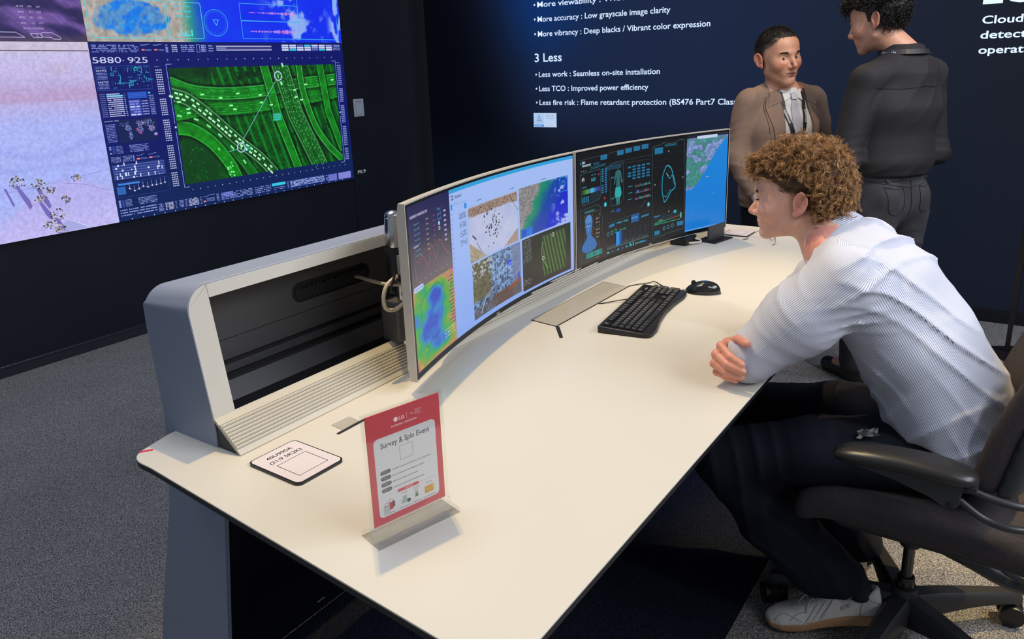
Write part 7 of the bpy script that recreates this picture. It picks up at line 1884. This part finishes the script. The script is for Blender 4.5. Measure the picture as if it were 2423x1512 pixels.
def m1_jacket_full(P_):
    d = limb(P_, [mb.w(0, -.008, 1.250), mb.w(0, .010, 1.13), mb.w(0, .010, .97), mb.w(0, .005, .84), mb.w(0, .005, .76)], [(.155, .080), (.182, .124), (.170, .120), (.184, .122), (.192, .122)], side=mb.r, k=.04)
    d = smin(d, cap(P_, mb.w(0, -.02, 1.27), mb.w(0, -.022, 1.315), .105, .078), .03)
    for s_ in (1, -1): d = smin(d, cap(P_, mb.w(s_ * .03, -.02, 1.300), mb.w(s_ * .165, -.010, 1.268), .064, .050), .02)
    for S_, E_, W_ in ((aRS, aRE, aRW), (aLS, aLE, aLW)):
        W_ = np.array(W_); E_ = np.array(E_); t = (W_ - E_) / np.linalg.norm(W_ - E_); e = W_ - t * .022
        a = limb(P_, [S_, E_, e], [.058, .056, .046], side=mb.r, k=.03); a = smax(a, plane(P_, e, t), .003)
        el_ = np.exp(-(np.linalg.norm(P_ - _v(E_), axis=1) / .13) ** 2); a = a - fold(P_, (.2, .2, .95), 95, .007, 4) * el_; d = smin(d, a, .018)
    return d - fold(P_, (*(mb.r[:2] * .7), .7), 28, .009, 3.5) - fold(P_, (.1, .2, .95), 52, .006, 5, 1.2) * np.clip((1.15 - P_[:, 2]) / .15, 0, 1)
def m1_jacket(P_):
    d = m1_jacket_full(P_); q = P_ - _v(mb.o); r_ = q @ _v(mb.r); f_ = q @ _v(mb.f); z = P_[:, 2]
    w_ = np.interp(z, [.74, .92, 1.08, 1.20, 1.30, 1.36], [.100, .088, .080, .074, .070, .070]); cut = np.maximum(np.abs(r_ + .010) - w_, .02 - f_)
    d = smax(d, -cut, .006); d = smax(d, -(smax(m1_shirt(P_) - .002, -(z - 1.0) * 0 - 1, .001)), .002) if False else d
    d = smax(d, np.minimum(plane(P_, mb.w(0, -.02, 1.325), (*(mb.f[:2] * .5), 1)), .085 - np.abs(r_)), .006); return smax(d, .765 - z, .004)
jk = sdf_obj('suit_jacket', m1_jacket, (3.40, .70, .73), (4.14, 1.44, 1.38), .0065, M_SUIT, man1)
for s_ in (1, -1):
    c0 = -.010 + s_ * .066
    mb.strip('lapel', m1_jacket_full, [(c0 + s_ * .004, 1.315), (-.010 + s_ * .074, 1.20), (-.010 + s_ * .080, 1.08), (-.010 + s_ * .086, .98)], [(c0 + s_ * .045, 1.305), (c0 + s_ * .070, 1.225), (c0 + s_ * .050, 1.10), (-.010 + s_ * .090, .98)], M_SUIT, jk, lift=.002, thick=.004)
    mb.strip('collar', m1_jacket_full, [(c0 + s_ * .000, 1.318), (c0 + s_ * .004, 1.262)], [(c0 + s_ * .045, 1.300), (c0 + s_ * .062, 1.240)], M_SUIT, jk, lift=.005, thick=.004)
    mb.strip('collar', m1_shirt, [(s_ * .006, 1.302), (s_ * .020, 1.278)], [(s_ * .058, 1.318), (s_ * .052, 1.262)], M_WSHIRT, sh1, lift=.004, thick=.003, k=4, n=8)
    ends = [(s_ * .058, 1.305), (s_ * .052 + .0, 1.22), (s_ * .026, 1.12), (s_ * .008 , 1.045)]
    mb.strip('lanyard', m1_shirt, [(a - .009, b_) for a, b_ in ends], [(a + .009, b_) for a, b_ in ends], M_LAN, man1, lift=.006, thick=.0015, k=3, n=18)
    mb.label('lanyard_print', m1_shirt, 'Gesab', (s_ * .0525, 1.225) if s_ > 0 else (-.0415, 1.165), (s_ * .0405, 1.165) if s_ > 0 else (-.0525, 1.225), .011, M_LTXT, man1, lift=.0085)
    mb.label('lanyard_print', m1_shirt, 'Gesab', (s_ * .024, 1.112) if s_ > 0 else (-.0125, 1.060), (s_ * .0125, 1.060) if s_ > 0 else (-.024, 1.112), .011, M_LTXT, man1, lift=.0085)
    mb.line('seam', m1_jacket_full, [(s_ * .118, 1.285), (s_ * .132, 1.22), (s_ * .128, 1.12)], .0012, mat('seam_brown', '#3f322b'), jk)
    hp, kn, an = legs[0 if s_ > 0 else 1]
mb.strip('tie', m1_shirt, [(-.016, 1.300), (-.014, 1.272)], [(.016, 1.300), (.014, 1.272)], M_TIE, man1, lift=.008, thick=.006, k=4, n=6)
mb.strip('tie', m1_shirt, [(-.012, 1.270), (-.022, 1.20), (-.030, 1.02)], [(.012, 1.270), (.022, 1.20), (.030, 1.02)], M_TIE, man1, lift=.004, thick=.002, k=5)
def trs_fn(bd, legs_, hipw, top, amp=.006, rk=.062, ra=.060):
    def f(P_):
        d = limb(P_, [bd.w(0, .0, top - .02), bd.w(0, -.005, top - .14)], [(hipw, .115), (hipw + .008, .128)], side=bd.r, k=.02)
        for hp, kn, an in legs_: 
            l = limb(P_, [tuple(np.array(hp) + [0, 0, -.02]), kn, an], [(.095, .10), (rk, rk + .006), (ra, ra + .008)], side=bd.r, k=.03); d = smin(d, l, .022)
        d = smax(d, P_[:, 2] - top, .004); d = smax(d, .035 - P_[:, 2], .003)
        return d - fold(P_, (.2, .3, .9), 50, amp, 4) * np.clip((top - .12 - P_[:, 2]) / .1, 0, 1)
    return f
sdf_obj('trousers', trs_fn(mb, legs, .160, .90), (3.50, .78, .02), (4.08, 1.32, .93), .009, M_BLKTR, man1)
for k_, (hp, kn, an) in enumerate(legs):
    a = np.array(an); sh_ = lambda P_, a=a: smax(smin(cap(P_, a * [1, 1, 0] + [0, 0, .04] - mb.f * .03, a * [1, 1, 0] + [0, 0, .032] + mb.f * .16, .042, .036), cap(P_, a * [1, 1, 0] + [0, 0, .07], a * [1, 1, 0] + [0, 0, .03], .042, .04), .02), .002 - P_[:, 2], .003)
    sdf_obj('shoe', sh_, a - [.25, .25, a[2] + .01], a + [.25, .25, .06], .007, mat('black_shoe_leather', (0.01, 0.01, 0.01), rough=.3), man1)

# ---------------------------------------------------------------- man in the black shirt, seen from behind
m2h = np.array([3.684, .640, 1.588]); m2R = frame((.12, 1.0), pitch=math.radians(-16), roll=math.radians(0)); m2s = 1.06
nb_ = Body((3.705, .545), (.54, .842))
bRS, bLS = nb_.w(.178, -.005, 1.372), nb_.w(-.185, .0, 1.350)
bRE, bRW = nb_.w(.232, -.02, 1.045), nb_.w(.13, .22, 1.0); bLE, bLW = nb_.w(-.262, .0, 1.045), nb_.w(-.16, .21, .95)
legs2 = [(nb_.w(s_ * .092, -.03, .80), nb_.w(s_ * .11, .0, .44), nb_.w(s_ * .12, -.03, .10)) for s_ in (1, -1)]
def m2_skin(P_):
    d = head_sdf(w2h(P_, m2h, m2R, m2s), dict(nose=1.0)) * m2s
    d = smin(d, cap(P_, m2h + np.array([.005, -.025, -.045]), nb_.w(0, -.02, 1.45), .056, .066), .025)
    d = smin(d, limb(P_, [nb_.w(0, 0, 1.35), nb_.w(0, 0, 1.2), nb_.w(0, -.01, 1.0), nb_.w(0, -.02, .84)], [(.13, .06), (.15, .09), (.14, .085), (.15, .09)], side=nb_.r), .04)
    for S_, E_, W_ in ((bRS, bRE, bRW), (bLS, bLE, bLW)):
        d = smin(d, limb(P_, [S_, E_, W_], [.045, .036, .026], k=.01), .03); d = smin(d, hand_sdf(P_, W_, np.array(W_) - np.array(E_), (0, 0, 1)), .012)
    for hp, kn, an in legs2: d = smin(d, limb(P_, [hp, kn, an, tuple(np.array(an) + nb_.f * .12 - np.array([0, 0, .06]))], [.07, .048, .036, .030], k=.02), .03)
    return d
def m2_col(P_):
    c = head_colour(w2h(P_, m2h, m2R, m2s), '#c08f76', dict(red='#b8705c', lip='#a0625a', stubble=.12, fade=(.028, '#14100e', .95)))
    return np.where((np.linalg.norm(P_ - _v(m2h), axis=1) > .22)[:, None], np.array(hexc('#c08f76'), np.float32), c)
man2 = sdf_obj('person', m2_skin, (3.34, .22, .0), (4.06, 1.04, 1.76), .0040, M_SKIN, None, colfn=m2_col, smooth_it=0)
tag(man2, 'man with wavy black hair seen from behind in a black shirt and grey jeans', 'person')
eyes(man2, m2h, m2R, (0, 1, -.3), '#2c221c', m2s)
brows(m2h, m2R, man2, MATS['brow_black'], m2s, n=160)
def m2_cap(P_):
    Q = w2h(P_, m2h, m2R, m2s); d = ell(Q, (0, -.018, .048), (.083, .108, .101)); d = smin(d, ell(Q, (0, .056, .098), (.054, .040, .034)), .03)
    hl = np.where(Q[:, 1] > -.028, .036 + .45 * Q[:, 1], -.056 - .15 * (Q[:, 1] + .028)); hl = np.where((np.abs(Q[:, 0]) > .05) & (Q[:, 1] > -.004) & (Q[:, 1] < .016), -.020, hl); d = smax(d, hl - Q[:, 2], .010)
    return (smax(d, -ell(Q, (0, .036, -.016), (.078, .068, .058)), .004) + .003 * np.sin(Q[:, 0] * 190) * np.sin(Q[:, 1] * 180) * np.sin(Q[:, 2] * 170)) * m2s
h2 = sdf_obj('hair', m2_cap, m2h + np.array([-.16, -.16, -.12]), m2h + np.array([.16, .16, .20]), .0045, mat('black_hair_base', (0.006, 0.005, 0.005), rough=.6), man2)
M_H2 = hair_mat('wavy_black_hair', '#050404', '#1c1714', .35)
q, nr = scalp_points(2600, lambda q: q[:, 2] > np.where(q[:, 1] < -.03, -.035, .055 + .42 * np.clip(q[:, 1], -.02, .1))); q = q + nr * .007
lowb = (q[:, 2] < .04)[:, None]
strands('wavy_hair', h2w(q, m2h, m2R, m2s), (nr * np.where(lowb, .35, 1) + np.array([0, .6, 0]) * (~lowb) + np.array([0, -.2, -.9]) * lowb + RNG.normal(size=q.shape) * .35) @ np.array(m2R, float).T, np.where(lowb[:, 0], .022, .042), .0015, M_H2, h2, curl=.0065, freq=.9, nseg=9)
fq = np.stack([RNG.uniform(-.055, .055, 500), RNG.uniform(.058, .085, 500), RNG.uniform(.085, .118, 500)], 1)
strands('fringe', h2w(fq, m2h, m2R, m2s), (np.stack([fq[:, 0] * 5, np.full(500, .9), np.full(500, -.1)], 1) + RNG.normal(size=fq.shape) * .35) @ np.array(m2R, float).T, .036, .0014, M_H2, h2, curl=.008, freq=.9, grav=.5, nseg=9)
M_BSHIRT = cloth('black_shirt', (0.020, 0.019, 0.021), rough=.7, noise=.1, bump=.2); M_SEAMB = mat('black_seam', (0.006, 0.006, 0.007), rough=.7)
def m2_shirt(P_):
    d = limb(P_, [nb_.w(0, -.01, 1.355), nb_.w(0, -.02, 1.23), nb_.w(0, -.01, 1.05), nb_.w(0, -.02, .96)], [(.165, .085), (.196, .128), (.184, .124), (.180, .118)], side=nb_.r, k=.04)
    d = smin(d, cap(P_, nb_.w(0, -.02, 1.375), nb_.w(0, -.015, 1.465), .118, .074), .055)
    for S_, E_, W_ in ((bRS, bRE, bRW), (bLS, bLE, bLW)):
        W_ = np.array(W_); E_ = np.array(E_); t = (W_ - E_) / np.linalg.norm(W_ - E_); a = smax(limb(P_, [S_, E_, W_], [.064, .060, .046], k=.03), plane(P_, W_ - t * .02, t), .003)
        el_ = np.exp(-(np.linalg.norm(P_ - _v(E_), axis=1) / .12) ** 2); a = a - fold(P_, (.2, .2, .95), 90, .007, 4) * el_; d = smin(d, a, .022)
    for s_ in (1, -1): d = smin(d, cap(P_, nb_.w(s_ * .03, -.03, 1.405), nb_.w(s_ * .185, -.012, 1.362), .075, .056), .03)
    bl = np.clip((1.10 - P_[:, 2]) / .1, 0, 1); d = d - .012 * np.exp(-((P_[:, 2] - 1.01) / .04) ** 2)
    d = d - fold(P_, (*nb_.r[:2], -.5), 38, .011, 3.5, .4) * (.5 + .5 * bl)
    d = smax(d, np.minimum(plane(P_, nb_.w(0, -.02, 1.478), (*(nb_.f[:2] * .35), 1)), .13 - np.linalg.norm(P_ - _v(nb_.w(0, 0, 1.48)), axis=1)), .006); return smax(d, .955 - P_[:, 2], .006)
bs = sdf_obj('shirt', m2_shirt, (3.32, .20, .92), (4.08, 1.04, 1.56), .0065, M_BSHIRT, man2)
nb_.line('seam', m2_shirt, [(-.19, 1.325), (-.10, 1.318), (0, 1.325), (.10, 1.318), (.18, 1.325)], .0010, M_SEAMB, bs, sgn=-1)
# collar with the lanyard round it
cc = np.array(nb_.w(0, -.012, 1.470)); V, Fc = [], []; up3 = np.array([nb_.f[0] * .30, nb_.f[1] * .30, .95])
for k in range(33):
    a = math.radians(-160 + 320 * k / 32); o_ = -nb_.f * math.cos(a) + nb_.r * math.sin(a); p_ = cc + o_ * (.072 + .002)
    for (h_, r_) in ((-.020, .020), (.018, .006), (.026, .001), (.018, -.005), (-.015, -.004)): V.append(p_ + up3 * h_ + o_ * r_)
for i in range(32):
    for j in range(4): Fc.append((i * 5 + j, (i + 1) * 5 + j, (i + 1) * 5 + j + 1, i * 5 + j + 1))
B().raw(V, Fc).obj('collar', M_BSHIRT, bs, smooth=True, angle=50)
V, Fc = [], []
def lanp(a, h_): o_ = -nb_.f * math.cos(a) + nb_.r * math.sin(a); return cc + o_ * (.0985 - .35 * h_ - .25 * abs(a) * 0 ) + up3 * (h_ - .004)
for k in range(25):
    a = math.radians(-130 + 260 * k / 24)
    for h_ in (-.012, .008): V.append(lanp(a, h_))
Fc = [(i * 2, i * 2 + 2, i * 2 + 3, i * 2 + 1) for i in range(24)]
ln = B().raw(V, Fc).obj('lanyard', M_LAN, man2)
V0, F0 = text_geo('Gesab', .02); mx = max(v[0] for v in V0)
VV = []
for v in V0:
    a = math.radians(-100 + 36 * v[0] / mx); p_ = lanp(a, -.008 + v[1] * .012); o_ = -nb_.f * math.cos(a) + nb_.r * math.sin(a); VV.append(p_ + o_ * .0012)
mesh_obj('lanyard_print', VV, F0, M_LTXT, man2)
M_JEAN = cloth('dark_grey_denim', '#3a3a3e', rough=.85, noise=.22, bump=.4, bscale=700); M_JST = mat('jeans_stitching', (0.010, 0.010, 0.011), rough=.8)
jf = trs_fn(nb_, legs2, .178, .972, .008, .072, .068)
def jeans_f(P_):
    d = jf(P_); return smin(d, ell(P_, nb_.w(.078, -.075, .835), (.085, .075, .085)), .03) if False else smin(smin(d, ell(P_, nb_.w(.080, -.070, .850), (.078, .070, .080)), .03), ell(P_, nb_.w(-.080, -.070, .850), (.078, .070, .080)), .03)
je = sdf_obj('jeans', jeans_f, (3.36, .22, .02), (4.02, .90, 1.0), .0075, M_JEAN, man2)
for s_ in (1, -1):
    nb_.line('seam', jeans_f, [(s_ * .045, .905), (s_ * .048, .815), (s_ * .085, .795), (s_ * .125, .815), (s_ * .130, .910)], .0011, M_JST, je, sgn=-1)
    nb_.line('seam', jeans_f, [(s_ * .042, .908), (s_ * .085, .905), (s_ * .133, .914)], .0013, M_JST, je, sgn=-1)
    nb_.line('seam', jeans_f, [(0, .905), (s_ * .08, .918), (s_ * .17, .935)], .0011, M_JST, je, sgn=-1)
    nb_.strip('belt_loop', jeans_f, [(s_ * .105, .972), (s_ * .105, .935)], [(s_ * .118, .972), (s_ * .118, .935)], M_JEAN, je, sgn=-1, n=5, k=3, lift=.004, thick=.003)
nb_.line('seam', jeans_f, [(0, .935), (.002, .86), (.0, .78)], .0013, M_JST, je, sgn=-1)
nb_.strip('waistband', jeans_f, [(-.178, .970), (-.09, .970), (0, .970), (.09, .970), (.178, .970)], [(-.178, .938), (-.09, .938), (0, .938), (.09, .938), (.178, .938)], M_JEAN, je, sgn=-1, n=22, k=3, lift=.001, thick=.003)
for k_, (hp, kn, an) in enumerate(legs2):
    a = np.array(an); sh_ = lambda P_, a=a: smax(smin(cap(P_, a * [1, 1, 0] + [0, 0, .04] - nb_.f * .03, a * [1, 1, 0] + [0, 0, .032] + nb_.f * .16, .042, .036), cap(P_, a * [1, 1, 0] + [0, 0, .07], a * [1, 1, 0] + [0, 0, .03], .042, .04), .02), .002 - P_[:, 2], .003)
    sdf_obj('shoe', sh_, a - [.25, .25, a[2] + .01], a + [.25, .25, .06], .007, MATS['black_shoe_leather'], man2)
